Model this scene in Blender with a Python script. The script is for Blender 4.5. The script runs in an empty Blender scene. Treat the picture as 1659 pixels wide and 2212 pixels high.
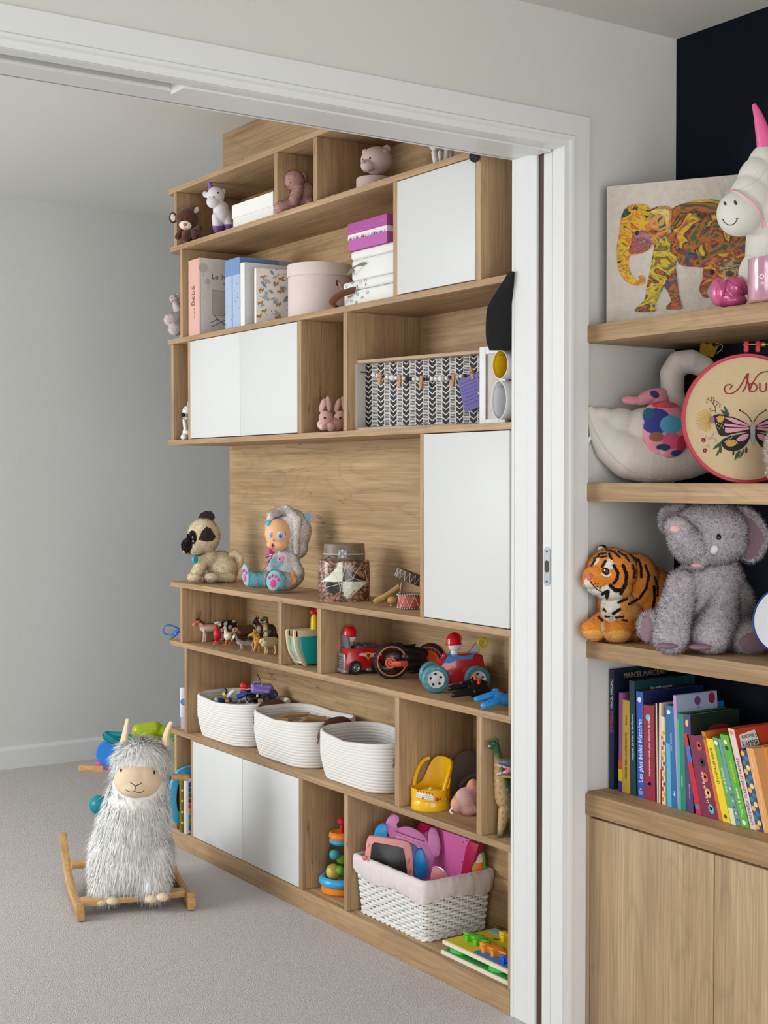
import bpy, bmesh, math, random
import numpy as np
from mathutils import Vector, Matrix, Euler
random.seed(7); RNG = np.random.default_rng(11)
scene = bpy.context.scene
C = scene.collection

# ------------------------------------------------------------------ camera, world, lights, exposure
CAM_H = 1.25; YAW = math.radians(33.857); PITCH = math.radians(-1.372); FPX = 2994.4
cam_data = bpy.data.cameras.new('camera'); cam = bpy.data.objects.new('camera', cam_data); C.objects.link(cam)
cam_data.sensor_fit = 'HORIZONTAL'; cam_data.sensor_width = 36.0; cam_data.lens = FPX / 1659 * 36.0
cam_data.clip_start = 0.05
FW = Vector((math.sin(YAW) * math.cos(PITCH), math.cos(YAW) * math.cos(PITCH), math.sin(PITCH)))
RT = Vector((math.cos(YAW), -math.sin(YAW), 0.0)); UP = RT.cross(FW)
cam.matrix_world = Matrix(((RT.x, UP.x, -FW.x, 0), (RT.y, UP.y, -FW.y, 0), (RT.z, UP.z, -FW.z, CAM_H), (0, 0, 0, 1)))
scene.camera = cam

world = bpy.data.worlds.new('world'); scene.world = world; world.use_nodes = True
bg = world.node_tree.nodes['Background']; bg.inputs[0].default_value = (0.80, 0.90, 1.0, 1); bg.inputs[1].default_value = 1.0

def area(name, loc, target, sx, sy, power, col=(1, 1, 1)):
    d = bpy.data.lights.new(name, 'AREA'); d.shape = 'RECTANGLE'; d.size = sx; d.size_y = sy; d.energy = power; d.color = col
    o = bpy.data.objects.new(name, d); C.objects.link(o); o.location = loc
    o.rotation_euler = (Vector(target) - Vector(loc)).to_track_quat('-Z', 'Y').to_euler(); return o
# daylight coming in through the windows of the two rooms
area('window_light_playroom', (-1.50, 4.62, 1.5), (0.7, 4.35, 0.35), 1.6, 1.45, 60, (0.97, 0.985, 1.0))
area('window_light_study', (0.45, -1.02, 1.0), (0.65, 2.0, 0.78), 2.2, 1.7, 36, (1.0, 0.98, 0.95))
area('window_light_study_side', (-1.70, 0.55, 1.2), (2.0, 0.85, 0.9), 1.5, 1.5, 9, (0.93, 0.97, 1.0))

scene.view_settings.view_transform = 'Standard'; scene.view_settings.look = 'None'
scene.view_settings.gamma = 1.0; scene.view_settings.use_curve_mapping = False
scene.view_settings.exposure = 0.47

# ------------------------------------------------------------------ materials
def lin(c):
    out = []
    for v in c[:3]:
        v /= 255.0
        out.append(v / 12.92 if v <= 0.04045 else ((v + 0.055) / 1.055) ** 2.4)
    return tuple(out) + (1.0,)
MATS = {}
def _new(name):
    m = bpy.data.materials.new(name); m.use_nodes = True
    nt = m.node_tree; return m, nt, nt.nodes['Principled BSDF']
def mat(rgb, rough=0.5, bump=0.0, bscale=60.0, var=0.06, metal=0.0, sheen=0.0, trans=0.0, ior=1.45, alpha=1.0, spec=0.5, coat=0.0):
    """plain procedural colour: slight noise mottling plus an optional fine bump"""
    key = ('mat', tuple(rgb), rough, bump, bscale, var, metal, sheen, trans, alpha, spec, coat)
    if key in MATS: return MATS[key]
    m, nt, b = _new('surface_%d_%d_%d' % tuple(int(v) for v in rgb))
    n = nt.nodes; L = nt.links
    tc = n.new('ShaderNodeTexCoord'); nz = n.new('ShaderNodeTexNoise'); nz.inputs['Scale'].default_value = bscale; nz.inputs['Detail'].default_value = 4
    L.new(tc.outputs['Object'], nz.inputs['Vector'])
    mx = n.new('ShaderNodeMixRGB'); c = lin(rgb)
    mx.inputs[1].default_value = tuple(v * (1 - var) for v in c[:3]) + (1,); mx.inputs[2].default_value = tuple(min(1, v * (1 + var)) for v in c[:3]) + (1,)
    L.new(nz.outputs['Fac'], mx.inputs[0]); L.new(mx.outputs[0], b.inputs['Base Color'])
    b.inputs['Roughness'].default_value = rough; b.inputs['Metallic'].default_value = metal
    b.inputs['Specular IOR Level'].default_value = spec; b.inputs['Sheen Weight'].default_value = sheen
    b.inputs['Transmission Weight'].default_value = trans; b.inputs['IOR'].default_value = ior; b.inputs['Alpha'].default_value = alpha
    b.inputs['Coat Weight'].default_value = coat
    if bump:
        bp = n.new('ShaderNodeBump'); bp.inputs['Strength'].default_value = bump; bp.inputs['Distance'].default_value = 0.004
        L.new(nz.outputs['Fac'], bp.inputs['Height']); L.new(bp.outputs[0], b.inputs['Normal'])
    MATS[key] = m; return m
def vcmat(rough=0.8, bump=0.3, bscale=250.0, sheen=0.0, spec=0.3, var=0.12, coat=0.0):
    """colour read from the mesh attribute Col, with fine cloth or plastic relief"""
    key = ('vc', rough, bump, bscale, sheen, spec, var, coat)
    if key in MATS: return MATS[key]
    m, nt, b = _new('painted'); n = nt.nodes; L = nt.links
    at_ = n.new('ShaderNodeAttribute'); at_.attribute_name = 'Col'
    tc = n.new('ShaderNodeTexCoord'); nz = n.new('ShaderNodeTexNoise'); nz.inputs['Scale'].default_value = bscale; nz.inputs['Detail'].default_value = 3
    L.new(tc.outputs['Object'], nz.inputs['Vector'])
    mr = n.new('ShaderNodeMapRange'); mr.inputs['To Min'].default_value = 1 - var; mr.inputs['To Max'].default_value = 1 + var
    L.new(nz.outputs['Fac'], mr.inputs['Value'])
    mm = n.new('ShaderNodeVectorMath'); mm.operation = 'SCALE'; L.new(at_.outputs['Color'], mm.inputs[0]); L.new(mr.outputs[0], mm.inputs['Scale'])
    L.new(mm.outputs[0], b.inputs['Base Color'])
    b.inputs['Roughness'].default_value = rough; b.inputs['Sheen Weight'].default_value = sheen; b.inputs['Specular IOR Level'].default_value = spec
    b.inputs['Coat Weight'].default_value = coat
    if bump:
        bp = n.new('ShaderNodeBump'); bp.inputs['Strength'].default_value = bump; bp.inputs['Distance'].default_value = 0.002
        L.new(nz.outputs['Fac'], bp.inputs['Height']); L.new(bp.outputs[0], b.inputs['Normal'])
    MATS[key] = m; return m
def hairmat(rough=0.9, trans=0.12):
    """soft fibres: colour from the attribute Col, part of the light passes through each hair"""
    m, nt, b = _new('fibres'); n = nt.nodes; L = nt.links; out = n['Material Output']
    at_ = n.new('ShaderNodeAttribute'); at_.attribute_name = 'Col'
    d = n.new('ShaderNodeBsdfDiffuse'); t = n.new('ShaderNodeBsdfTranslucent'); mx = n.new('ShaderNodeMixShader'); mx.inputs[0].default_value = trans
    for q in (d, t): L.new(at_.outputs['Color'], q.inputs['Color'])
    L.new(d.outputs[0], mx.inputs[1]); L.new(t.outputs[0], mx.inputs[2]); L.new(mx.outputs[0], out.inputs['Surface']); n.remove(b); return m
def wood(axis, c1=(194, 163, 125), c2=(166, 135, 100), dark=(92, 66, 44), rough=0.5, crack=1.0, key=None, fine=1.0):
    """oak board, grain running along the given local axis"""
    k = ('wood', axis, c1, c2, crack, fine)
    if k in MATS: return MATS[k]
    m, nt, b = _new('oak_' + axis); n = nt.nodes; L = nt.links
    tc = n.new('ShaderNodeTexCoord'); oi = n.new('ShaderNodeObjectInfo')
    sc = n.new('ShaderNodeMath'); sc.operation = 'MULTIPLY'; sc.inputs[1].default_value = 37.0; L.new(oi.outputs['Random'], sc.inputs[0])
    cmb = n.new('ShaderNodeCombineXYZ'); [L.new(sc.outputs[0], cmb.inputs[i]) for i in range(3)]
    add = n.new('ShaderNodeVectorMath'); add.operation = 'ADD'; L.new(tc.outputs['Object'], add.inputs[0]); L.new(cmb.outputs[0], add.inputs[1])
    def mapped(al, ac):
        mp = n.new('ShaderNodeMapping'); s = [ac, ac, ac]; s['XYZ'.index(axis)] = al
        mp.inputs['Scale'].default_value = s; L.new(add.outputs[0], mp.inputs['Vector']); return mp.outputs[0]
    def noise(v, scale, det=4, dist=0.0, rgh=0.55):
        z = n.new('ShaderNodeTexNoise'); z.inputs['Scale'].default_value = scale; z.inputs['Detail'].default_value = det
        z.inputs['Distortion'].default_value = dist; z.inputs['Roughness'].default_value = rgh; L.new(v, z.inputs['Vector']); return z.outputs['Fac']
    def ramp(f, stops):
        r = n.new('ShaderNodeValToRGB'); e = r.color_ramp.elements
        while len(e) < len(stops): e.new(0.5)
        for i, (p, c) in enumerate(stops): e[i].position = p; e[i].color = c if len(c) == 4 else tuple(c) + (1,)
        L.new(f, r.inputs[0]); return r.outputs[0]
    def mixc(f, a, bb, mode='MIX', fac=None):
        x = n.new('ShaderNodeMixRGB'); x.blend_type = mode
        if f is not None: L.new(f, x.inputs[0])
        else: x.inputs[0].default_value = fac
        for i, q in ((1, a), (2, bb)):
            if isinstance(q, tuple): x.inputs[i].default_value = q
            else: L.new(q, x.inputs[i])
        return x.outputs[0]
    broad = noise(mapped(0.9, 7.0), 1.6, 3, 0.4)
    base = mixc(ramp(broad, [(0.3, (0, 0, 0)), (0.7, (1, 1, 1))]), lin(c1), lin(c2))
    # flowing growth rings: contour lines of a long stretched noise field
    ring = noise(mapped(1.0, 4.2), 1.25, 2, 0.25)
    mul = n.new('ShaderNodeMath'); mul.operation = 'MULTIPLY'; mul.inputs[1].default_value = 26.0; L.new(ring, mul.inputs[0])
    pp = n.new('ShaderNodeMath'); pp.operation = 'PINGPONG'; pp.inputs[1].default_value = 1.0; L.new(mul.outputs[0], pp.inputs[0])
    rr = ramp(pp.outputs[0], [(0.0, (0.80, 0.80, 0.80)), (0.35, (1, 1, 1))])
    base = mixc(None, base, rr, 'MULTIPLY', 0.55)
    fib = noise(mapped(5.0, 260.0 * fine), 1.0, 3)
    base = mixc(None, base, ramp(fib, [(0.35, (0.74, 0.71, 0.68)), (0.6, (1.04, 1.03, 1.02))]), 'MULTIPLY', 0.75)
    fib2 = noise(mapped(2.0, 60.0), 1.0, 3)
    base = mixc(None, base, ramp(fib2, [(0.3, (0.82, 0.80, 0.78)), (0.62, (1.05, 1.05, 1.05))]), 'MULTIPLY', 0.8)
    if crack:
        ck = noise(mapped(0.42, 5.5), 1.9, 4, 0.35, 0.55)
        s1 = n.new('ShaderNodeMath'); s1.operation = 'SUBTRACT'; s1.inputs[1].default_value = 0.5; L.new(ck, s1.inputs[0])
        a1 = n.new('ShaderNodeMath'); a1.operation = 'ABSOLUTE'; L.new(s1.outputs[0], a1.inputs[0])
        line = ramp(a1.outputs[0], [(0.0, (1, 1, 1)), (0.0055, (0, 0, 0))])
        msk = ramp(noise(mapped(0.7, 1.8), 2.1, 2), [(0.55, (0, 0, 0)), (0.64, (1, 1, 1))])
        f = mixc(None, line, msk, 'MULTIPLY', 1.0)
        f = mixc(None, f, (crack * 0.75,) * 3 + (1,), 'MULTIPLY', 1.0)
        base = mixc(f, base, lin(dark))
    L.new(base, b.inputs['Base Color']); b.inputs['Roughness'].default_value = rough; b.inputs['Specular IOR Level'].default_value = 0.3
    bp = n.new('ShaderNodeBump'); bp.inputs['Strength'].default_value = 0.12; bp.inputs['Distance'].default_value = 0.002
    L.new(fib, bp.inputs['Height']); L.new(bp.outputs[0], b.inputs['Normal'])
    MATS[k] = m; return m

# ------------------------------------------------------------------ mesh helpers
def attach(o, parent):
    C.objects.link(o)
    if parent is not None: o.parent = parent.e if isinstance(parent, Thing) else parent
    return o
def set_col(me, cols):
    a = me.attributes.new('Col', 'FLOAT_COLOR', 'POINT')
    c = np.ones((len(me.vertices), 4), np.float32); c[:, :3] = cols; a.data.foreach_set('color', c.ravel())
class MB:
    """collects shapes, then links them as one mesh object"""
    def __init__(s): s.v = []; s.f = []; s.c = []; s.cur = None
    def color(s, rgb): s.cur = lin(rgb)[:3]; return s
    def add(s, vs, fs, M=None):
        k = len(s.v)
        for p in vs:
            p = Vector(p)
            if M is not None: p = M @ p
            s.v.append(p[:]); s.c.append(s.cur or (1, 1, 1))
        s.f += [tuple(i + k for i in q) for q in fs]; return s
    def box(s, c, d, M=None):
        x, y, z = (q / 2 for q in d); c = Vector(c)
        vs = [c + Vector((i * x, j * y, k * z)) for k in (-1, 1) for j in (-1, 1) for i in (-1, 1)]
        return s.add(vs, [(0, 2, 3, 1), (4, 5, 7, 6), (0, 1, 5, 4), (2, 6, 7, 3), (0, 4, 6, 2), (1, 3, 7, 5)], M)
    def bx(s, x0, x1, y0, y1, z0, z1, M=None): return s.box(((x0 + x1) / 2, (y0 + y1) / 2, (z0 + z1) / 2), (abs(x1 - x0), abs(y1 - y0), abs(z1 - z0)), M)
    def rbox(s, c, d, r, seg=2, M=None):
        bm = bmesh.new(); bmesh.ops.create_cube(bm, size=1.0)
        for q in bm.verts: q.co = Vector((q.co.x * d[0], q.co.y * d[1], q.co.z * d[2]))
        bmesh.ops.bevel(bm, geom=bm.edges[:], offset=min(r, min(d) * 0.49), segments=seg, profile=0.5, affect='EDGES')
        s.bm(bm, Matrix.Translation(c) if M is None else M @ Matrix.Translation(c)); return s
    def bm(s, bm, M=None):
        bm.verts.index_update(); s.add([q.co for q in bm.verts], [[q.index for q in f.verts] for f in bm.faces], M); bm.free(); return s
    def sph(s, c, r, n=14, R=None, M=None):
        if not hasattr(r, '__len__'): r = (r, r, r)
        vs = []; fs = []; m = max(6, n // 2 + 1)
        for i in range(m + 1):
            t = math.pi * i / m
            for j in range(n):
                a = 2 * math.pi * j / n; p = Vector((r[0] * math.sin(t) * math.cos(a), r[1] * math.sin(t) * math.sin(a), r[2] * math.cos(t)))
                if R is not None: p = R @ p
                vs.append(p + Vector(c))
        for i in range(m):
            for j in range(n):
                a = i * n + j; b = i * n + (j + 1) % n; fs.append((a, a + n, b + n, b))
        return s.add(vs, fs, M)
    def tube(s, pts, r, n=8, closed=False, cap=True, flat=1.0, M=None):
        pts = [Vector(p) for p in pts]; N = len(pts); rs = r if hasattr(r, '__len__') else [r] * N
        vs = []; prev = None
        for i, p in enumerate(pts):
            if closed: t = pts[(i + 1) % N] - pts[i - 1]
            else: t = pts[min(i + 1, N - 1)] - pts[max(i - 1, 0)]
            t = t.normalized() if t.length > 1e-9 else Vector((0, 0, 1))
            if prev is None:
                a = Vector((0, 0, 1)) if abs(t.z) < 0.9 else Vector((1, 0, 0)); u = t.cross(a).normalized()
            else: u = (prev - t * prev.dot(t)).normalized()
            prev = u; w = t.cross(u)
            for j in range(n):
                a = 2 * math.pi * j / n; vs.append(p + (u * math.cos(a) + w * math.sin(a) * flat) * rs[i])
        fs = []
        for i in range(N if closed else N - 1):
            for j in range(n):
                a = i * n + j; b = i * n + (j + 1) % n; c = ((i + 1) % N) * n; fs.append((a, b, c + (j + 1) % n, c + j))
        if cap and not closed: fs += [tuple(range(n - 1, -1, -1)), tuple(range((N - 1) * n, N * n))]
        return s.add(vs, fs, M)
    def cyl(s, a, b, r0, r1=None, n=20, M=None): return s.tube([a, b], [r0, r0 if r1 is None else r1], n, M=M)
    def lathe(s, prof, n=32, M=None, sx=1.0, sy=1.0, a0=0.0, a1=2 * math.pi):
        full = abs(a1 - a0 - 2 * math.pi) < 1e-6; cols = n if full else n + 1; vs = []; fs = []
        for r, z in prof:
            for j in range(cols):
                a = a0 + (a1 - a0) * j / n; vs.append((r * math.cos(a) * sx, r * math.sin(a) * sy, z))
        for i in range(len(prof) - 1):
            for j in range(n):
                a = i * cols + j; b = i * cols + (j + 1) % cols; fs.append((a, b, b + cols, a + cols))
        return s.add(vs, fs, M)
    def prism(s, poly, d0, d1, M=None):
        """polygon in the local xz plane, extruded along y"""
        k = len(poly); vs = [(x, d0, z) for x, z in poly] + [(x, d1, z) for x, z in poly]
        fs = [tuple(range(k)), tuple(range(2 * k - 1, k - 1, -1))] + [(i, i + k, (i + 1) % k + k, (i + 1) % k) for i in range(k)]
        return s.add(vs, fs, M)
    def torus(s, c, R, r, M=None, n=40, m=8, sx=1.0, sz=1.0):
        """ring in the local xz plane"""
        return s.tube([Vector(c) + Vector((R * sx * math.cos(2 * math.pi * i / n), 0, R * sz * math.sin(2 * math.pi * i / n))) for i in range(n)], r, m, closed=True, M=M)
    def build(s, name, material, parent=None, smooth=35, bev=0.0, loc=None, tri=True):
        me = bpy.data.meshes.new(name); me.from_pydata(s.v, [], s.f); me.update()
        bm = bmesh.new(); bm.from_mesh(me); bmesh.ops.recalc_face_normals(bm, faces=bm.faces[:])
        if bev and s.cur is None: bmesh.ops.bevel(bm, geom=bm.edges[:], offset=bev, segments=2, profile=0.5, affect='EDGES', clamp_overlap=True)
        bm.to_mesh(me); bm.free()
        if s.cur is not None: set_col(me, np.array(s.c))
        if smooth: me.shade_smooth(); me.set_sharp_from_angle(angle=math.radians(smooth))
        me.materials.append(material)
        o = bpy.data.objects.new(name, me)
        if loc is not None: o.location = loc
        return attach(o, parent)

def ray(px, py): return FW * FPX + RT * (px - 829.5) + UP * (1106.0 - py)
def at(px, py, **k):
    """point of the place seen at this pixel on a known plane (x=, y= or z=)"""
    d = ray(px, py); (a, v), = k.items()
    t = ((v - CAM_H) / d.z) if a == 'z' else v / d['xy'.index(a)]
    p = d * t; p.z += CAM_H; return p

THINGS = []
class Thing:
    """an Empty at a thing's base; its local x runs to the right as one looks at it, y away, z up"""
    def __init__(s, name, label, cat, loc, rot=None, group=None):
        s.e = bpy.data.objects.new(name, None); C.objects.link(s.e); s.e.empty_display_size = 0.05
        s.e['label'] = label; s.e['category'] = cat
        if group: s.e['group'] = group
        s.rot = -YAW if rot is None else rot
        s.loc = Vector(loc); s.e.location = s.loc; s.e.rotation_euler = (0, 0, s.rot)
        s.ax = Vector((math.cos(s.rot), math.sin(s.rot), 0)); s.ay = Vector((-math.sin(s.rot), math.cos(s.rot), 0))
        s.depth = (s.loc - Vector((0, 0, CAM_H))).dot(FW); s.s = s.depth / FPX
        s.M = Matrix.Translation(s.loc) @ Matrix.Rotation(s.rot, 4, 'Z'); s.Mi = s.M.inverted()
        THINGS.append(s)
    def p(s, px, py, d=0.0):
        """local point seen at px,py, d pixels (at the thing's own scale) behind its base plane"""
        r = ray(px, py); o = Vector((0, 0, CAM_H)); n = FW.copy(); n.z = 0; n.normalize()
        t = ((s.loc - o).dot(n) + d * s.s) / r.dot(n)
        return s.Mi @ (o + r * t)
    def E(s, px, py, d, rx, rz, ry=None, rot=0.0):
        """ellipsoid spec: pixel centre, depth, pixel radii, in-plane turn in degrees"""
        return ('e', s.p(px, py, d), (rx * s.s, (rx if ry is None else ry) * s.s, rz * s.s), math.radians(rot))
    def K(s, a, b, r0, r1=None): return ('c', s.p(*a), s.p(*b), r0 * s.s, (r0 if r1 is None else r1) * s.s)
def spec_mesh(mb, sp, n=16):
    if sp[0] == 'e':
        mb.sph(sp[1], sp[2], 36, R=Matrix.Rotation(-sp[3], 3, 'Y'))
    else:
        _, a, b, r0, r1 = sp; L = (b - a).length; k = max(2, int(L / (0.22 * min(r0, r1))) + 1); k = min(k, 40)
        for i in range(k + 1): mb.sph(a.lerp(b, i / k), r0 + (r1 - r0) * i / k, 24)
def blob(T, name, specs, material, parent=None, vox=None, smooth=6, paint=None, deform=None):
    """several overlapping volumes fused into one continuous skin"""
    mb = MB()
    for sp in specs: spec_mesh(mb, sp)
    me = bpy.data.meshes.new(name); me.from_pydata(mb.v, [], mb.f); me.update()
    o = bpy.data.objects.new(name, me); C.objects.link(o)
    if vox is None: vox = 1.6 * T.s
    md = o.modifiers.new('r', 'REMESH'); md.mode = 'VOXEL'; md.voxel_size = vox
    if smooth: sm = o.modifiers.new('s', 'SMOOTH'); sm.iterations = smooth; sm.factor = 0.5
    dg = bpy.context.evaluated_depsgraph_get(); ev = o.evaluated_get(dg); m2 = bpy.data.meshes.new_from_object(ev)
    o.modifiers.clear(); o.data = m2; bpy.data.meshes.remove(me); C.objects.unlink(o)
    m2.name = name; m2.materials.clear(); m2.materials.append(material); m2.shade_smooth()
    if paint is not None: set_col(m2, paint_cols(T, verts_np(m2), paint))
    attach(o, parent if parent is not None else T); return o
def verts_np(me):
    a = np.empty(len(me.vertices) * 3, np.float32); me.vertices.foreach_get('co', a); return a.reshape(-1, 3)
class PV:
    """vertex positions for paint functions: u,v pixels, d depth in thing pixels, xyz local"""
    def __init__(s, T, co):
        w = co @ np.array(T.M.to_3x3()).T + np.array(T.loc); w[:, 2] -= CAM_H
        z = w @ np.array(FW); s.u = 829.5 + FPX * (w @ np.array(RT)) / z; s.v = 1106 - FPX * (w @ np.array(UP)) / z
        s.d = co[:, 1] / T.s; s.co = co; s.n = len(co)
    def base(s, rgb): s.c = np.tile(np.array(lin(rgb)[:3]), (s.n, 1)); return s
    def put(s, mask, rgb, soft=None): s.c[mask] = lin(rgb)[:3]; return s
    def mix(s, w, rgb): w = np.clip(w, 0, 1)[:, None]; s.c = s.c * (1 - w) + np.array(lin(rgb)[:3]) * w; return s
    def el(s, u, v, ru, rv, rot=0.0):
        a = math.radians(rot); x = s.u - u; y = s.v - v; X = x * math.cos(a) + y * math.sin(a); Y = -x * math.sin(a) + y * math.cos(a)
        return (X / ru) ** 2 + (Y / rv) ** 2 < 1
    def line(s, pts, w):
        m = np.full(s.n, 1e9)
        for (a, b), (c, d) in zip(pts[:-1], pts[1:]):
            L = (c - a) ** 2 + (d - b) ** 2 + 1e-9; t = np.clip(((s.u - a) * (c - a) + (s.v - b) * (d - b)) / L, 0, 1)
            m = np.minimum(m, np.hypot(s.u - a - t * (c - a), s.v - b - t * (d - b)))
        return m < w
    def poly(s, pts):
        ins = np.zeros(s.n, bool); k = len(pts)
        for i in range(k):
            x0, y0 = pts[i]; x1, y1 = pts[(i + 1) % k]
            c = (y0 > s.v) != (y1 > s.v)
            with np.errstate(divide='ignore', invalid='ignore'): xi = (x1 - x0) * (s.v - y0) / (y1 - y0 + 1e-12) + x0
            ins ^= c & (s.u < xi)
        return ins
def paint_cols(T, co, fn):
    pv = PV(T, co); fn(pv); return pv.c
def fur(T, body, name, n, length, width, material, parent=None, droop=0.0, lay=0.35, jitter=0.35, segs=1, paint=None, keep=None, colvar=0.08, lenfn=None, flow=None, nrm=0.7):
    """separate hairs rooted on a body, joined into one part"""
    me = body.data; me.calc_loop_triangles(); co = verts_np(me).astype(np.float64)
    k = len(me.loop_triangles); tri = np.empty(k * 3, np.int32); me.loop_triangles.foreach_get('vertices', tri); tri = tri.reshape(-1, 3)
    vn = np.empty(len(co) * 3, np.float32); me.vertices.foreach_get('normal', vn); vn = vn.reshape(-1, 3)
    a, b, c = co[tri[:, 0]], co[tri[:, 1]], co[tri[:, 2]]; ar = np.linalg.norm(np.cross(b - a, c - a), axis=1)
    idx = RNG.choice(k, n, p=ar / ar.sum()); r1 = np.sqrt(RNG.random(n))[:, None]; r2 = RNG.random(n)[:, None]
    P = a[idx] * (1 - r1) + b[idx] * r1 * (1 - r2) + c[idx] * r1 * r2; N = (vn[tri[idx, 0]] + vn[tri[idx, 1]] + vn[tri[idx, 2]]) / 3.0
    N /= np.linalg.norm(N, axis=1, keepdims=True) + 1e-9
    if keep is not None:
        m = keep(PV(T, P)); P = P[m]; N = N[m]; n = len(P)
    ln = length * T.s * (0.65 + 0.6 * RNG.random(n))
    if lenfn is not None: ln = ln * lenfn(PV(T, P))
    D = N * nrm + jitter * RNG.normal(size=(n, 3))
    if flow is not None: D = D + flow(PV(T, P), P)
    else: D[:, 2] -= lay
    D /= np.linalg.norm(D, axis=1, keepdims=True) + 1e-9
    S = np.cross(N, D) + 0.22 * RNG.normal(size=(n, 3)); S -= D * (S * D).sum(1, keepdims=True); S /= np.linalg.norm(S, axis=1, keepdims=True) + 1e-9
    G = np.cross(S, D); S *= np.where((G * N).sum(1) < 0, -1.0, 1.0)[:, None]
    w = width * T.s * (0.7 + 0.6 * RNG.random(n))
    P0 = P - N * (length * T.s * 0.06)
    rows = []
    for i in range(segs + 1):
        t = i / segs; q = P0 + D * (ln * t)[:, None]; q[:, 2] -= droop * ln * t * t
        if i < segs: ww = (w * (1 - 0.55 * t))[:, None]; rows += [q - S * ww, q + S * ww]
        else: rows.append(q)
    per = len(rows); V = np.stack(rows, 1).reshape(-1, 3); o = (np.arange(n) * per)[:, None]; F = []
    for i in range(segs - 1):
        F.append(np.concatenate([o + 2 * i, o + 2 * i + 1, o + 2 * i + 3], 1)); F.append(np.concatenate([o + 2 * i, o + 2 * i + 3, o + 2 * i + 2], 1))
    F.append(np.concatenate([o + per - 3, o + per - 2, o + per - 1], 1)); F = np.concatenate(F, 0)
    m2 = bpy.data.meshes.new(name); m2.vertices.add(len(V)); m2.vertices.foreach_set('co', V.ravel().astype(np.float32))
    m2.loops.add(F.size); m2.polygons.add(len(F)); m2.loops.foreach_set('vertex_index', F.ravel().astype(np.int32))
    m2.polygons.foreach_set('loop_start', (np.arange(len(F)) * 3).astype(np.int32)); m2.polygons.foreach_set('loop_total', np.full(len(F), 3, np.int32))
    m2.update(calc_edges=True); m2.shade_smooth()
    NN = N + 0.28 * RNG.normal(size=(n, 3)); NN /= np.linalg.norm(NN, axis=1, keepdims=True); m2.normals_split_custom_set_from_vertices(np.repeat(NN, per, 0).tolist())
    if paint is not None:
        cols = paint_cols(T, P, paint) * (1 + colvar * RNG.normal(size=(n, 1)))
        set_col(m2, np.repeat(np.clip(cols, 0, 1), per, 0))
    m2.materials.append(material); ob = bpy.data.objects.new(name, m2); ob['kind'] = 'stuff'
    return attach(ob, parent if parent is not None else T)
def text_mesh(body, size, M, mb, align='LEFT', extrude=0.0002, sx=1.0):
    cu = bpy.data.curves.new('t', 'FONT'); cu.body = body; cu.size = size; cu.align_x = align; cu.extrude = extrude; cu.resolution_u = 3
    o = bpy.data.objects.new('t', cu); C.objects.link(o); dg = bpy.context.evaluated_depsgraph_get(); me = o.evaluated_get(dg).to_mesh()
    mb.add([(v.co.x * sx, v.co.y, v.co.z) for v in me.vertices], [tuple(p.vertices) for p in me.polygons], M)
    o.evaluated_get(dg).to_mesh_clear(); bpy.data.objects.remove(o); bpy.data.curves.remove(cu); return mb
def frame(o, x, y, z):
    """matrix whose local x,y,z axes are the given directions"""
    x, y, z = (Vector(q).normalized() for q in (x, y, z)); o = Vector(o)
    return Matrix(((x.x, y.x, z.x, o.x), (x.y, y.y, z.y, o.y), (x.z, y.z, z.z, o.z), (0, 0, 0, 1)))
def struct(o): o['kind'] = 'structure'; return o

# ------------------------------------------------------------------ the two rooms
YW0, YW1 = 2.322, 2.483            # doorway wall
XN = 2.378                          # navy wall
XJ = 2.026                          # right jamb of the opening
ZH = 1.977                          # head of the opening
ZC1, ZC2 = 2.273, 2.452             # ceilings
YF = 5.849                          # far wall
wallm = mat((214, 213, 207), 0.9, 0.12, 90, 0.02, spec=0.15)
wallfar = mat((217, 218, 215), 0.9, 0.12, 90, 0.02, spec=0.15)
ceilm = mat((221, 219, 212), 0.95, 0.05, 80, 0.02, spec=0.1)
navym = mat((9, 17, 30), 0.75, 0.1, 120, 0.08, spec=0.2)
gloss = mat((226, 227, 226), 0.38, 0.04, 25, 0.012, spec=0.4)
def carpet():
    m, nt, b = _new('grey_carpet'); n = nt.nodes; L = nt.links
    tc = n.new('ShaderNodeTexCoord')
    z1 = n.new('ShaderNodeTexNoise'); z1.inputs['Scale'].default_value = 330; z1.inputs['Detail'].default_value = 3; L.new(tc.outputs['Object'], z1.inputs['Vector'])
    z2 = n.new('ShaderNodeTexVoronoi'); z2.inputs['Scale'].default_value = 330; L.new(tc.outputs['Object'], z2.inputs['Vector'])
    r = n.new('ShaderNodeValToRGB'); r.color_ramp.elements[0].position = 0.28; r.color_ramp.elements[0].color = lin((172, 166, 163))
    r.color_ramp.elements[1].position = 0.72; r.color_ramp.elements[1].color = lin((222, 216, 214)); L.new(z1.outputs['Fac'], r.inputs[0])
    L.new(r.outputs[0], b.inputs['Base Color']); b.inputs['Roughness'].default_value = 1.0; b.inputs['Specular IOR Level'].default_value = 0.05
    bp = n.new('ShaderNodeBump'); bp.inputs['Strength'].default_value = 0.45; bp.inputs['Distance'].default_value = 0.006; L.new(z2.outputs['Distance'], bp.inputs['Height']); L.new(bp.outputs[0], b.inputs['Normal'])
    return m
struct(MB().bx(-2.2, 4.3, -2.5, 6.4, -0.06, 0.0).build('floor', carpet(), smooth=0))
struct(MB().bx(-1.9, 2.5, -2.1, YW0 + 0.03, ZC1, ZC1 + 0.08).build('ceiling', ceilm, smooth=0))
struct(MB().bx(-1.75, 4.1, YW1 - 0.03, YF + 0.1, ZC2, ZC2 + 0.08).build('ceiling', mat((228, 228, 223), 0.95, 0.05, 80, 0.02, spec=0.1), smooth=0))
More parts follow.
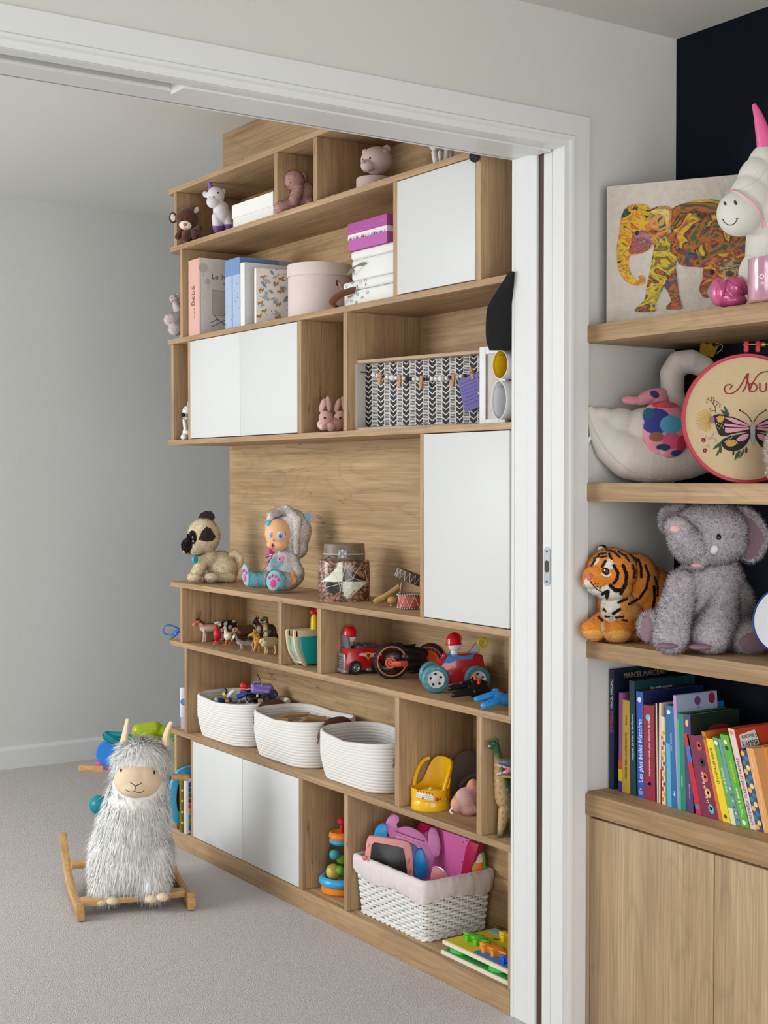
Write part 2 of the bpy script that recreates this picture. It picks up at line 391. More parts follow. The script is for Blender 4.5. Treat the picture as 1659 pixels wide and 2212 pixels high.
# doorway wall: two skins with the sliding-door slot between them
w = MB()
w.bx(XJ + 0.004, XN + 0.1, YW0, 2.3505, 0, ZC1); w.bx(-1.9, -0.55, YW0, 2.3505, 0, ZC1); w.bx(-0.55, XJ + 0.004, YW0, 2.3505, ZH + 0.006, ZC1)
w.bx(XJ + 0.004, 2.28, 2.4055, YW1, 0, ZC2); w.bx(-1.9, -0.55, 2.4055, YW1, 0, ZC2); w.bx(-0.55, XJ + 0.004, 2.4055, YW1, ZH + 0.009, ZC2)
w.bx(-1.9, 2.4, 2.3505, 2.4055, 2.10, ZC2); w.bx(2.21, 2.4, 2.3505, 2.4055, 0, 2.1)
struct(w.build('wall_doorway', wallm, smooth=0))
struct(MB().bx(XN, XN + 0.1, -1.2, YW0, 0, ZC1).build('wall_right', navym, smooth=0))
struct(MB().bx(2.287, 2.40, YW1, 4.362, 0, ZC2).build('wall_behind_shelves', wallfar, smooth=0))
struct(MB().bx(-1.75, 4.1, YF, YF + 0.1, 0, ZC2).build('wall_far', wallfar, smooth=0))
struct(MB().bx(4.0, 4.1, YW1, YF, 0, ZC2).bx(2.4, 4.0, YW1 - 0.1, YW1, 0, ZC2).build('wall_alcove', wallfar, smooth=0))
def wall_window(name, wname, axis, pos, a0, a1, b0, b1, z0, z1, zc, mt):
    """wall with one window opening, a frame and glazing bars"""
    def bx(m, p0, p1, q0, q1, u0, u1):
        if axis == 'x': m.bx(p0, p1, q0, q1, u0, u1)
        else: m.bx(q0, q1, p0, p1, u0, u1)
    m = MB(); t = 0.1
    bx(m, pos - t, pos, a0, b0, 0, zc); bx(m, pos - t, pos, b1, a1, 0, zc); bx(m, pos - t, pos, b0, b1, 0, z0); bx(m, pos - t, pos, b0, b1, z1, zc)
    struct(m.build(wname, mt, smooth=0))
    f = MB()
    for q in (b0, (b0 + b1) / 2 - 0.02, b1 - 0.05): bx(f, pos - 0.085, pos - 0.04, q, q + 0.05, z0, z1)
    for u in (z0, z1 - 0.05): bx(f, pos - 0.085, pos - 0.04, b0, b1, u, u + 0.05)
    struct(f.build(name, gloss, smooth=0))
wall_window('window_1', 'wall_left_playroom', 'x', -1.58, YW1, YF, 3.55, 5.55, 0.7, 2.2, ZC2, wallfar)
wall_window('window_2', 'wall_left_study', 'x', -1.78, -1.1, YW0, -0.25, 1.35, 0.6, 2.1, ZC1, wallm)
wall_window('window_3', 'wall_back', 'y', -1.1, -1.8, XN, -0.7, 1.6, 0.12, 1.9, ZC1, wallm)
# baseboards
bbp = [(0, 0), (0.014, 0), (0.014, 0.080), (0.009, 0.091), (0, 0.093)]
struct(MB().add([(x, YF - a, z) for x in (-1.58, 4.0) for a, z in bbp], [(0, 1, 6, 5), (1, 2, 7, 6), (2, 3, 8, 7), (3, 4, 9, 8)]).build('baseboard_far', gloss, smooth=0))
# casing round the opening on this side: flat outer band and a raised bead inside
def casing_run(mb, face, sgn, prof, ztop, xr):
    """profile [(offset from opening, thickness)] carried up the right jamb and mitred along the head"""
    k = len(prof); vs = []
    for a, t in prof: vs.append((xr + a, face + sgn * t, 0.0))
    for a, t in prof: vs.append((xr + a, face + sgn * t, ztop + a))
    for a, t in prof: vs.append((-0.55 - a, face + sgn * t, ztop + a))
    for a, t in prof: vs.append((-0.55 - a, face + sgn * t, 0.0))
    fs = []
    for s_ in range(3):
        for i in range(k - 1): a = s_ * k + i; fs.append((a, a + 1, a + 1 + k, a + k))
    mb.add(vs, fs)
m = MB(); casing_run(m, YW0, -1, [(0.0006, 0.0), (0.0006, 0.010), (0.013, 0.012), (0.017, 0.017), (0.023, 0.018), (0.027, 0.012), (0.072, 0.0115), (0.075, 0.008), (0.075, 0.0)], ZH, XJ)
struct(m.build('trim_1', gloss, smooth=30))
m = MB(); casing_run(m, YW1, 1, [(0.0006, 0.0), (0.0006, 0.010), (0.027, 0.012), (0.072, 0.0115), (0.075, 0.0)], ZH + 0.003, XJ)
struct(m.build('trim_2', gloss, smooth=30))
# jamb linings
m = MB(); m.bx(XJ, XJ + 0.02, YW0 - 0.004, 2.3505, 0, ZH + 0.02).bx(-0.55, XJ, YW0 - 0.004, 2.3505, ZH, ZH + 0.02)
struct(m.build('trim_3', gloss, smooth=0, bev=0.001))
m = MB(); m.bx(XJ, XJ + 0.02, 2.4055, 2.434, 0, ZH + 0.02).bx(XJ + 0.0012, XJ + 0.02, 2.434, YW1 + 0.01, 0, ZH + 0.02)
m.bx(-0.55, XJ, 2.4055, 2.434, ZH + 0.003, ZH + 0.02).bx(-0.55, XJ + 0.0012, 2.434, YW1 + 0.01, ZH + 0.0045, ZH + 0.02)
struct(m.build('trim_4', gloss, smooth=0, bev=0.001))
m = MB(); m.bx(1.13, XJ - 0.004, 2.3515, 2.4045, ZH - 0.004, 2.09)
struct(m.build('trim_5', gloss, smooth=0, bev=0.001))
# the sliding door parked in its pocket: white edge, dark brown slot lining, steel strike plate
d = Thing('sliding_door', 'white sliding door leaf parked in its wall pocket, edge showing beside the shelves', 'door', (2.06, 2.37, 0.004), rot=0.0)
MB().bx(-0.03, 0.14, -0.0145, 0.0155, 0.0, 2.06).build('leaf', gloss, d, smooth=0, bev=0.0008)
zs = at(1176, 1227, x=2.03).z
plate = MB()
def stadium(w, h, n=10): return [(w / 2 * math.cos(a), (h / 2 - w / 2) * (1 if math.sin(a) >= 0 else -1) + w / 2 * math.sin(a)) for a in [2 * math.pi * (i + 0.5) / (2 * n) for i in range(2 * n)]]
PM = frame((-0.0302, 0.0, zs), (0, -1, 0), (1, 0, 0), (0, 0, 1))
steel = mat((150, 156, 160), 0.32, 0, 60, 0.03, metal=0.85)
pl = plate.prism(stadium(0.021, 0.088), -0.0012, 0.001, PM).build('strike_plate', steel, d, smooth=30); pl['label'] = 'steel strike plate'
MB().prism(stadium(0.0135, 0.027), -0.0018, 0.0, PM).build('keyhole_slot', mat((66, 50, 36), 0.6), pl, smooth=0)
for dz in (-0.034, 0.034): MB().cyl(PM @ Vector((0, -0.0018, dz)), PM @ Vector((0, 0.0, dz)), 0.0034, n=12).build('screw', mat((88, 90, 92), 0.4, metal=0.8), pl)
m = MB(); m.bx(2.0325, 2.20, 2.3865, 2.405, 0, 2.09); struct(m.build('trim_6', mat((74, 50, 45), 0.6, 0.1, 40, 0.1), smooth=0))

# ------------------------------------------------------------------ fitted bookcase
XF, XB = 2.026, 2.27
BZ = dict(s1=2.229, s2=2.033, s3=1.722, s4=1.381, s5=0.900, s6=0.699, s7=0.398, s8=0.059)
TH = 0.0165; YL = 4.352; YR = 2.4945
WY = wood('Y'); WZ = wood('Z'); WX = wood('X'); WBACK = wood('Y', (198, 167, 128), (170, 139, 102), crack=1.3)
bc = Thing('bookcase', 'tall oak wall bookcase with white cupboard doors in the playroom', 'bookcase', (2.15, 3.42, 0), rot=0.0)
off = bc.loc
def loc_b(x, y, z): return (x - off.x, y - off.y, z)
def board(name, x0, x1, y0, y1, z0, z1, mt, bev=0.0012, par=None):
    return MB().bx(x0 - off.x, x1 - off.x, y0 - off.y, y1 - off.y, z0, z1).build(name, mt, par or bc, smooth=30, bev=bev)
def shelf_board(zt, y0=YR, y1=YL, r=0.035, x1=XB):
    """board with its free front corner rounded"""
    pts = [(x1, y0), (XF, y0)]
    for i in range(7):
        a = math.pi / 2 * i / 6; pts.append((XF + r - r * math.cos(a), y1 - r + r * math.sin(a)))
    pts.append((x1, y1))
    k = len(pts); vs = [(x - off.x, y - off.y, zt - TH) for x, y in pts] + [(x - off.x, y - off.y, zt) for x, y in pts]
    fs = [tuple(range(k)), tuple(range(2 * k - 1, k - 1, -1))] + [(i, (i + 1) % k, (i + 1) % k + k, i + k) for i in range(k)]
    return MB().add(vs, fs).build('shelf', WY, bc, smooth=30, bev=0.0008)
UR = 2.6195  # right-hand tall upright
for k in ('s1', 's3', 's5', 's6', 's7'): shelf_board(BZ[k], r=0.012 if k in ('s3',) else 0.03)
shelf_board(BZ['s2'], y0=UR + 0.0)
shelf_board(BZ['s4'], r=0.006)
board('plinth', XF, XF + 0.018, YR, 4.335, 0.001, BZ['s8'] - 0.0002, WY); board('bottom_shelf', XF + 0.018, XB, YR, 4.335, BZ['s8'] - TH, BZ['s8'], WY)
board('back_panel', XB + 0.0005, XB + 0.014, YR, 4.362, 0.03, BZ['s1'], WBACK)
board('fascia', 2.246, 2.266, YR, 4.362, BZ['s1'] + 0.0005, ZC2 - 0.001, WY)
def upright(yc, lo, hi, w=0.0195, x0=XF + 0.001):
    z0 = BZ[lo]; z1 = BZ[hi] - TH
    return board('upright', x0, XB - 0.0005, yc - w / 2, yc + w / 2, z0 + 0.0003, z1 - 0.0003, WZ, 0.001)
for yc in (4.281, 3.595, 3.370): upright(yc, 's2', 's1')
board('upright', XF + 0.001, XB - 0.0005, 2.610, 2.6292, BZ['s3'] + 0.0003, BZ['s1'] - TH - 0.0003, WZ, 0.001)
for yc in (4.238, 2.9695): upright(yc, 's3', 's2')
for yc in (4.310, 4.180, 3.459, 3.2125): upright(yc, 's4', 's3')
upright(2.849, 's5', 's4')
for yc in (4.248, 3.575, 3.352, 2.4975 + 0.0): upright(yc, 's6', 's5', w=0.0195 if yc > 2.6 else 0.012)
for yc in (4.2145, 2.9615, 2.614): upright(yc, 's7', 's6')
for yc in (4.297, 4.169, 3.4545, 3.211): upright(yc, 's8', 's7')
upright(2.4975, 's8', 's7', w=0.012)
doorm = mat((216, 217, 216), 0.42, 0.02, 12, 0.008, spec=0.35)
def cup_door(y0, y1, lo, hi, mt=doorm):
    return board('door', XF - 0.0005, XF + 0.017, y0 + 0.0012, y1 - 0.0012, BZ[lo] + 0.0025, BZ[hi] - TH - 0.0025, mt, 0.0012)
cup_door(2.6292 + 0.001, 2.960, 's3', 's2'); cup_door(3.820, 4.170, 's4', 's3'); cup_door(3.4688, 3.820, 's4', 's3')
cup_door(2.500, 2.8392, 's5', 's4'); cup_door(3.811, 4.1592, 's8', 's7'); cup_door(3.4643, 3.811, 's8', 's7')

# ------------------------------------------------------------------ oak shelves and cupboard on the navy wall
NY = wood('Y', (191, 160, 121), (164, 133, 98), crack=0.0, fine=0.9); NZ = wood('Z', (196, 169, 134), (170, 142, 108), crack=1.1)
def nav_shelf(zt, th, lab):
    t = Thing('wall_shelf', lab, 'shelf', (2.236, 1.62, zt - th), rot=0.0, group='oak shelves on the navy wall')
    MB().bx(2.094 - 2.236, 2.377 - 2.236, 0.92 - 1.62, 2.321 - 1.62, 0, th).build('board', NY, t, smooth=30, bev=0.0012)
nav_shelf(1.590, 0.038, 'top thick oak shelf on the navy wall, under the elephant painting')
nav_shelf(1.241, 0.041, 'middle thick oak shelf on the navy wall, under the embroidery hoop')
nav_shelf(0.889, 0.038, 'lowest thick oak shelf on the navy wall, under the plush tiger')
t = Thing('worktop', 'thick oak worktop on the cupboard, carrying the row of books', 'worktop', (2.236, 1.62, 0.5), rot=0.0)
MB().bx(2.092 - 2.236, 2.377 - 2.236, 0.92 - 1.62, 2.321 - 1.62, 0.0, 0.048).build('board', wood('Y', (193, 160, 118), (158, 125, 90), crack=0.9), t, smooth=30, bev=0.0012)
t = Thing('cupboard', 'oak base cupboard with plain flush doors under the worktop', 'cupboard', (2.236, 1.62, 0.0), rot=0.0)
MB().bx(2.110 - 2.236, 2.377 - 2.236, 0.92 - 1.62, 2.298 - 1.62, 0.001, 0.4995).build('body', NZ, t, smooth=0)
MB().bx(2.094 - 2.236, 2.377 - 2.236, 2.2995 - 1.62, 2.320 - 1.62, 0.001, 0.4995).build('side_filler', NZ, t, smooth=0, bev=0.001)
for y0, y1 in ((1.932, 2.297), (1.566, 1.929), (1.2, 1.563), (0.925, 1.197)):
    MB().bx(2.0945 - 2.236, 2.1095 - 2.236, y0 - 1.62, y1 - 1.62, 0.004, 0.4945).build('door', NZ, t, smooth=30, bev=0.001)

# ------------------------------------------------------------------ toys: shared helpers
from mathutils.bvhtree import BVHTree
BVH = {}
def hit(T, body, px, py):
    k = body.name
    if k not in BVH:
        me = body.data; BVH[k] = BVHTree.FromPolygons([v.co[:] for v in me.vertices], [tuple(p.vertices) for p in me.polygons])
    o = T.Mi @ Vector((0, 0, CAM_H)); d = (T.M.to_3x3().transposed() @ ray(px, py)).normalized()
    l, n, i, q = BVH[k].ray_cast(o, d)
    if l is None:
        l, n, i, q = BVH[k].find_nearest(T.p(px, py, 0))
    return l, n
def feature(T, body, name, px, py, rx, rz, material, ry=None, rot=0.0, parent=None, lift=0.0, n=14):
    """rounded detail sitting on a skin"""
    l, nn = hit(T, body, px, py); x = Vector((1, 0, 0)); x = (x - nn * x.dot(nn)).normalized(); z = x.cross(nn) * -1
    z = nn.cross(x) * -1 if z.z < 0 else z
    R = Matrix((x, -nn, z)).transposed() @ Matrix.Rotation(-math.radians(rot), 3, 'Y')
    ry = (min(rx, rz) * 0.6 if ry is None else ry)
    return MB().sph(l + nn * (lift * T.s), (rx * T.s, ry * T.s, rz * T.s), n, R=R).build(name, material, parent or T)
def smooth_path(pts, k=5):
    """Catmull-Rom through the points"""
    pts = [Vector(p) for p in pts]; out = []
    for i in range(len(pts) - 1):
        p0 = pts[max(i - 1, 0)]; p1 = pts[i]; p2 = pts[i + 1]; p3 = pts[min(i + 2, len(pts) - 1)]
        for j in range(k):
            t = j / k; out.append(0.5 * ((2 * p1) + (p2 - p0) * t + (2 * p0 - 5 * p1 + 4 * p2 - p3) * t * t + (3 * p1 - p0 - 3 * p2 + p3) * t ** 3))
    return out + [pts[-1]]
def stroke(T, body, name, pts, r, material, parent=None, n=6, k=4, lift=0.0, build=True, mb=None):
    q = smooth_path([Vector((a, b, 0)) for a, b in pts], k) if len(pts) > 2 else [Vector((pts[0][0] + (pts[1][0] - pts[0][0]) * i / 4, pts[0][1] + (pts[1][1] - pts[0][1]) * i / 4, 0)) for i in range(5)]
    P = []
    for a in q:
        l, nn = hit(T, body, a.x, a.y); P.append(l + nn * lift * T.s)
    mb = mb or MB(); mb.tube(P, r * T.s, n)
    return mb.build(name, material, parent or T) if build else mb
def qpl(T, px, py, y=0.0):
    """point of a thing's own plane (local y) seen at px,py"""
    o = T.Mi @ Vector((0, 0, CAM_H)); d = T.M.to_3x3().transposed() @ ray(px, py); t = (y - o.y) / d.y; return o + d * t
def stuff(o): o['kind'] = 'stuff'; return o
def spot(px, z, x=None, py=None):
    p = at(px, 1000.0, x=x) if x is not None else at(px, py, z=z)
    return Vector((p.x, p.y, z))
def cmul(rgb, k): return tuple(min(255, v * k) for v in rgb)
BLACK = mat((14, 13, 14), 0.22, spec=0.6); BLACKM = mat((20, 19, 20), 0.85, 0.2, 300); WHITE = mat((236, 236, 234), 0.55)
PLUSH = vcmat(0.95, 0.55, 420, 0.35, 0.15, 0.16); PLASTIC = vcmat(0.3, 0.0, 100, 0.0, 0.5, 0.02); CERAM = vcmat(0.45, 0.0, 80, 0.0, 0.4, 0.02); HAIR = hairmat()
def solid(rgb):
    return lambda P: P.base(rgb)
GOLD = mat((196, 150, 62), 0.3, metal=0.8)
LEATHER = mat((92, 54, 38), 0.5, 0.3, 220, 0.15)

# ------------------------------------------------------------------ top row of the bookcase
Z2 = BZ['s2']
# brown teddy
T = Thing('teddy_bear', 'small dark brown teddy bear with cream muzzle at the end of the top row', 'teddy bear', spot(406, Z2, x=2.046))
def pb(P):
    P.base((88, 52, 36)); P.put(P.el(373.5, 470, 5, 8, -10) & (P.d < 0), (232, 222, 205)); P.put(P.el(424.5, 453.5, 5, 7.5, 30) & (P.d < 2), (232, 222, 205))
b = blob(T, 'body', [T.E(405, 472, 0, 25, 24, 22), T.E(373.5, 470.5, 0, 9, 12.5, 6), T.E(422, 454, 2, 9, 11, 6), T.E(409, 508, 4, 22, 20, 18), T.K((392, 497, -4), (384, 512, -8), 7, 6.5), T.K((420, 498, -4), (431, 492, -12), 6.5, 6.5), T.K((402, 505, -12), (401, 514, -20), 9, 9.5), T.K((418, 503, -10), (422, 511, -18), 9, 9)], PLUSH, vox=1.0 * T.s, paint=pb)
mz = feature(T, b, 'muzzle', 400.5, 487, 14, 11, mat((238, 230, 216), 0.9, 0.3, 300), 7)
feature(T, mz, 'nose', 399.7, 485, 4.6, 3.6, mat((226, 92, 44), 0.5), 2)
feature(T, b, 'eye', 393.2, 474, 2.2, 2.4, BLACK, 1.6); feature(T, b, 'eye', 403.4, 471, 2.2, 2.4, BLACK, 1.6)
stroke(T, mz, 'mouth', [(399.5, 489), (399.8, 493), (403.5, 494)], 0.7, BLACKM)
# lilac unicorn
T = Thing('unicorn_plush', 'white unicorn plush with purple horn and hooves on the top row', 'plush toy', spot(473, Z2, x=2.075))
def pu(P): P.base((226, 222, 226)); P.put((P.v > 487.5 + 0.0 * P.u) & (P.u < 482), (122, 84, 168)); P.put((P.v > 484.5) & (P.u >= 482), (122, 84, 168))
b = blob(T, 'body', [T.E(466, 423, 0, 19, 20, 18), T.E(460, 436, -8, 14, 14, 12), T.E(443.7, 420, 2, 6, 7.5, 4, 20), T.E(480.5, 415, 2, 6, 8.5, 4, -35), T.E(478, 455, 6, 18, 21, 20), T.E(480, 468, 8, 21, 22, 24), T.K((468, 470, -4), (470, 492, -6), 11, 10.5), T.K((490, 470, 0), (494, 488, -2), 10.5, 10), T.K((478, 476, 20), (478, 492, 24), 10, 10)], PLUSH, vox=1.1 * T.s, paint=pu)
MB().tube([T.p(456.5, 411, -2), T.p(454, 400, -2), T.p(450.4, 388, -2)], [6.8 * T.s, 4.6 * T.s, 1.6 * T.s], 12).build('horn', mat((134, 100, 182), 0.6, 0.2, 300), T)
feature(T, b, 'eye', 461.8, 425.5, 1.9, 2, BLACK, 1.4); feature(T, b, 'eye', 471, 416.4, 1.9, 2, BLACK, 1.4)
# white lidded box
p0 = at(502.5, 460, x=2.052); p1 = at(591.5, 460, x=2.052)
T = Thing('storage_box', 'low white lidded cardboard box between unicorn and pink plush', 'box', (2.13, (p0.y + p1.y) / 2, Z2), rot=0.0)
ly = p0.y - p1.y; wb = mat((233, 230, 226), 0.7, 0.05, 60, 0.01)
MB().bx(-0.078, 0.078, -ly / 2 + 0.003, ly / 2 - 0.003, 0.0, 0.05).build('base', wb, T, smooth=0, bev=0.0008)
MB().bx(-0.081, 0.081, -ly / 2, ly / 2, 0.036, 0.078).build('lid', mat((240, 237, 233), 0.7, 0.05, 60, 0.01), T, smooth=0, bev=0.001)
# drooping pink plush
T = Thing('pink_plush', 'slumped dusty pink plush toy with floppy arms on the top row', 'plush toy', spot(645, Z2, x=2.095))
b = blob(T, 'body', [T.E(634, 391, -6, 23, 22, 21), T.E(637, 379, -16, 9, 8, 5), T.E(655, 383, 2, 8, 11, 5), T.E(660, 418, 6, 22, 24, 20), T.K((644, 408, -14), (634, 437, -22), 11.5, 12), T.K((650, 438, -6), (607, 448, -30), 11, 11.5), T.K((663, 432, -4), (672, 446, -20), 12, 12), T.E(603.5, 449, -32, 10, 10.5, 10)], PLUSH, vox=1.1 * T.s, paint=solid((206, 160, 152)))
fur(T, b, 'pile', 9000, 3.0, 0.55, HAIR, paint=solid((213, 170, 162)), lay=0.2)
feature(T, b, 'eye', 627, 394, 1.6, 1.8, mat((120, 84, 78), 0.5), 1.2)
# pink ceramic bear bank
T = Thing('bear_money_box', 'matte pink ceramic bear head on a round base on the top row', 'money box', spot(809, Z2, x=2.10))
MB().lathe([(0, 0), (39.5 * T.s, 0), (39.5 * T.s, 26 * T.s), (38 * T.s, 29 * T.s), (30 * T.s, 30 * T.s), (0, 30 * T.s)], 40, Matrix.Translation(T.p(808.5, 407, 0) * Vector((1, 1, 0)) if False else Vector((0, 0, 0)))).build('base', mat((201, 174, 168), 0.55), T)
zt = 30 * T.s
b = blob(T, 'head', [T.E(814, 347, 0, 35, 30, 32), T.E(794, 358, -22, 15, 14, 13), T.E(790, 332, -6, 7, 11, 5, 20), T.E(834, 324, -4, 9.5, 12, 5, -25)], mat((201, 174, 168), 0.55), vox=1.2 * T.s, smooth=5)
feature(T, b, 'inner_ear', 833, 325, 6, 8.5, mat((222, 196, 190), 0.6), 1.5, rot=-25)
feature(T, b, 'nose', 785.5, 350, 4.6, 3.8, mat((160, 138, 136), 0.5), 2); feature(T, b, 'eye', 799.2, 341.5, 2.2, 2.4, BLACK, 1.5); feature(T, b, 'eye', 784, 344.5, 1.6, 2, BLACK, 1.5)
stroke(T, b, 'mouth', [(787, 367), (793, 370.5), (800, 365)], 0.7, mat((150, 120, 116), 0.6))
# white animal figurine half hidden by the door head
T = Thing('animal_figurine', 'white standing animal figurine partly hidden behind the door head', 'figurine', spot(955, Z2, x=2.11))
blob(T, 'body', [T.K((938, 330, 0), (942, 350, -2), 6.5, 7), T.K((966, 322, 0), (964, 342, 2), 6, 6.5), T.K((952, 330, 22), (952, 346, 24), 6, 6.5), T.K((974, 325, 22), (974, 340, 24), 6, 6.5), T.K((940, 312, 6), (968, 308, 10), 14, 14), T.K((938, 306, 6), (930, 284, 0), 9, 8), T.E(926, 279, -4, 12, 8, 8)], mat((228, 226, 222), 0.5), vox=1.1 * T.s)
MB().tube([T.p(934, 316, -10), T.p(940, 318, -12), T.p(947, 317, -11)], 1.6 * T.s, 8).build('collar', mat((205, 150, 80), 0.6), T)
# grey pompom hanging from the upright
T = Thing('pompom', 'dark grey wool pompom hanging at the end of the top row', 'pompom', spot(1025, 1.995, x=2.012))
b = blob(T, 'ball', [T.E(1025, 339, 0, 9.5, 9.5, 9.5)], mat((88, 88, 92), 0.95, 0.8, 500, 0.3), vox=1.2 * T.s)
fur(T, b, 'wool', 2600, 3.4, 0.5, HAIR, paint=solid((96, 96, 100)), lay=0.1, colvar=0.4)
MB().tube([T.p(1025, 331, 0), T.p(1026, 322, 4), T.p(1027, 314, 8)], 0.8 * T.s, 6).build('string', mat((90, 88, 88), 0.9), T)

# ------------------------------------------------------------------ second row: albums, hat box, suitcases
Z3 = BZ['s3']
def boxed_book(name, label, cat, pxl, pxr, py_top, x0, depth, spine, cover, rot=0.0, group=None, pages=(232, 226, 214), lift=0.0, cth=0.0025, cover2=None):
    """upright hardback: spine to the room, local x into the shelf, y along the row"""
    a = at(pxl, py_top, x=x0); c = at(pxr, py_top, x=x0); th = a.y - c.y; zt_ = (a.z + c.z) / 2 - Z3
    T = Thing(name, label, cat, (x0, (a.y + c.y) / 2, Z3), rot=rot, group=group)
    MB().bx(0, cth, -th / 2, th / 2, 0, zt_).build('spine', spine, T, smooth=0, bev=0.001)
    MB().bx(cth, depth, -th / 2, -th / 2 + cth, 0, zt_).build('cover', cover, T, smooth=0, bev=0.0008)
    MB().bx(cth, depth, th / 2 - cth, th / 2, 0, zt_).build('back_cover', cover2 or cover, T, smooth=0, bev=0.0008)
    MB().bx(cth, depth - 0.004, -th / 2 + cth, th / 2 - cth, 0.004, zt_ - 0.004).build('pages', mat(pages, 0.8), T, smooth=0)
    T.th = th; T.h = zt_; return T
def cover_M(T): return frame((0, -T.th / 2 - 0.0002, 0), (1, 0, 0), (0, 0, 1), (0, -1, 0))   # writing on the cover facing the viewer
def spine_M(T, up=True): return frame((-0.0002, 0, 0), (0, 0, 1), (0, 1, 0), (-1, 0, 0))
T = boxed_book('baby_album', 'white baby album with pink spine lettered Bébé, first in the row', 'album', 406.5, 432, 560, 2.045, 0.215, mat((222, 176, 164), 0.6, 0.05), mat((232, 228, 222), 0.6))
mb = MB(); text_mesh('Bébé', 0.034, frame((-0.0004, -0.004, 0.10), (0, 0, 1), (0, 1, 0), (-1, 0, 0)), mb); text_mesh('journal de', 0.009, frame((-0.0004, -0.004, 0.058), (0, 0, 1), (0, 1, 0), (-1, 0, 0)), mb); mb.build('lettering', mat((120, 62, 66), 0.6), T, smooth=0)
MB().bx(-0.0006, 0.0, -T.th / 2, -T.th / 2 + 0.011, 0, T.h).build('hinge_band', mat((206, 154, 146), 0.6), T, smooth=0)
mb = MB(); text_mesh('Le livre', 0.026, cover_M(T) @ Matrix.Translation((0.042, 0.188, 0)), mb); text_mesh('de mes', 0.007, cover_M(T) @ Matrix.Translation((0.085, 0.172, 0)), mb); mb.build('title', mat((70, 66, 66), 0.6), T, smooth=0)
mb = MB(); M_ = cover_M(T)
mb.add([M_ @ Vector(q) for q in ((0.044, 0.070, 0.0003), (0.13, 0.070, 0.0003), (0.13, 0.150, 0.0003), (0.044, 0.150, 0.0003))], [(0, 1, 2, 3)]); mb.build('photo_window', mat((205, 200, 190), 0.3, 0, 30, 0.12), T, smooth=0)
mb = MB(); mb.tube([M_ @ Vector(q) for q in ((0.043, 0.069, 0.0008), (0.131, 0.069, 0.0008), (0.131, 0.151, 0.0008), (0.043, 0.151, 0.0008))], 0.0012, 6, closed=True).build('window_frame', mat((198, 170, 140), 0.5), T)
for q, (bx_, bz_, rr_) in enumerate(((0.012, 0.222, 0.016), (0.028, 0.178, 0.010))):
    mb = MB(); mb.add([M_ @ Vector((bx_ + rr_ * math.cos(a), bz_ + rr_ * math.sin(a), 0.0003)) for a in np.linspace(0, 2 * math.pi, 20, endpoint=False)], [tuple(range(20))])
    mb.add([M_ @ Vector(v) for v in ((bx_ - 0.003, bz_ - rr_ - 0.012, 0.0003), (bx_ + 0.003, bz_ - rr_ - 0.012, 0.0003), (bx_ + 0.003, bz_ - rr_ - 0.006, 0.0003), (bx_ - 0.003, bz_ - rr_ - 0.006, 0.0003))], [(0, 1, 2, 3)])
    mb.build('balloon_print', mat((206, 200, 190), 0.6), T, smooth=0)
mb = MB(); 
for a, bb in (((0.035, 0.042), (0.06, 0.055)), ((0.06, 0.055), (0.08, 0.05)), ((0.08, 0.05), (0.105, 0.062)), ((0.07, 0.052), (0.05, 0.07)), ((0.078, 0.05), (0.095, 0.034)), ((0.04, 0.03), (0.08, 0.05))): mb.tube([M_ @ Vector((a[0], a[1], 0.0003)), M_ @ Vector((bb[0], bb[1], 0.0003))], 0.0012, 5)
mb.build('stork_print', mat((120, 112, 108), 0.6), T)
mb = MB()
for i in range(16): mb.sph(M_ @ Vector((0.01 + 0.02 * (i % 2) + 0.012 * random.random(), 0.02 + 0.013 * i, 0.0)), (0.0014, 0.0004, 0.0014), 6)
mb.build('dot_print', mat((200, 190, 180), 0.6), T)
def starry(T, n, x0, x1, rgb, name='dot_print', size=0.0018):
    mb = MB()
    for i in range(n): mb.sph(Vector((-0.0002, -T.th / 2 + T.th * random.random(), T.h * (0.03 + 0.7 * i / n))), (0.0005, size, size), 6)
    for i in range(n): mb.sph(cover_M(T) @ Vector((x0 + (x1 - x0) * random.random(), T.h * (0.05 + 0.85 * random.random()), 0)), (size, 0.0005, size), 6)
    mb.build(name, mat(rgb, 0.6), T)
T = boxed_book('photo_album', 'pale blue starry album beside the white baby album', 'album', 486, 517.5, 559, 2.040, 0.222, mat((166, 186, 214), 0.6, 0.1, 30), mat((160, 180, 210), 0.6, 0.1, 30))
MB().bx(-0.0008, -0.0001, -0.002, 0.002, 0, T.h).build('spine_groove', mat((128, 150, 186), 0.6), T, smooth=0)
mb = MB(); mb.bx(-0.0006, 0.0006, -T.th / 2 + 0.001, T.th / 2 - 0.001, T.h * 0.76, T.h - 0.0005); mb.build('spine_cap_print', mat((112, 144, 190), 0.6), T, smooth=0)
mb = MB(); mb.add([cover_M(T) @ Vector((x, z, 0.0002)) for x, z in ((0.0, T.h * 0.76), (0.03, T.h * 0.7), (0.10, T.h * 0.74), (0.14, T.h * 0.86), (0.14, T.h - 0.001), (0.0, T.h - 0.001))], [tuple(range(6))]).build('cloud_print', mat((108, 140, 188), 0.6), T, smooth=0)
mb = MB(); text_mesh('bébé', 0.03, cover_M(T) @ Matrix.Translation((0.008, T.h * 0.82, 0.0004)), mb); mb.build('lettering', mat((236, 236, 238), 0.6), T, smooth=0)
starry(T, 14, 0.01, 0.13, (60, 66, 84))
T = boxed_book('white_binder', 'plain white ring binder behind the jungle print album', 'binder', 519, 528, 567, 2.036, 0.228, mat((232, 231, 228), 0.5), mat((236, 235, 232), 0.5))
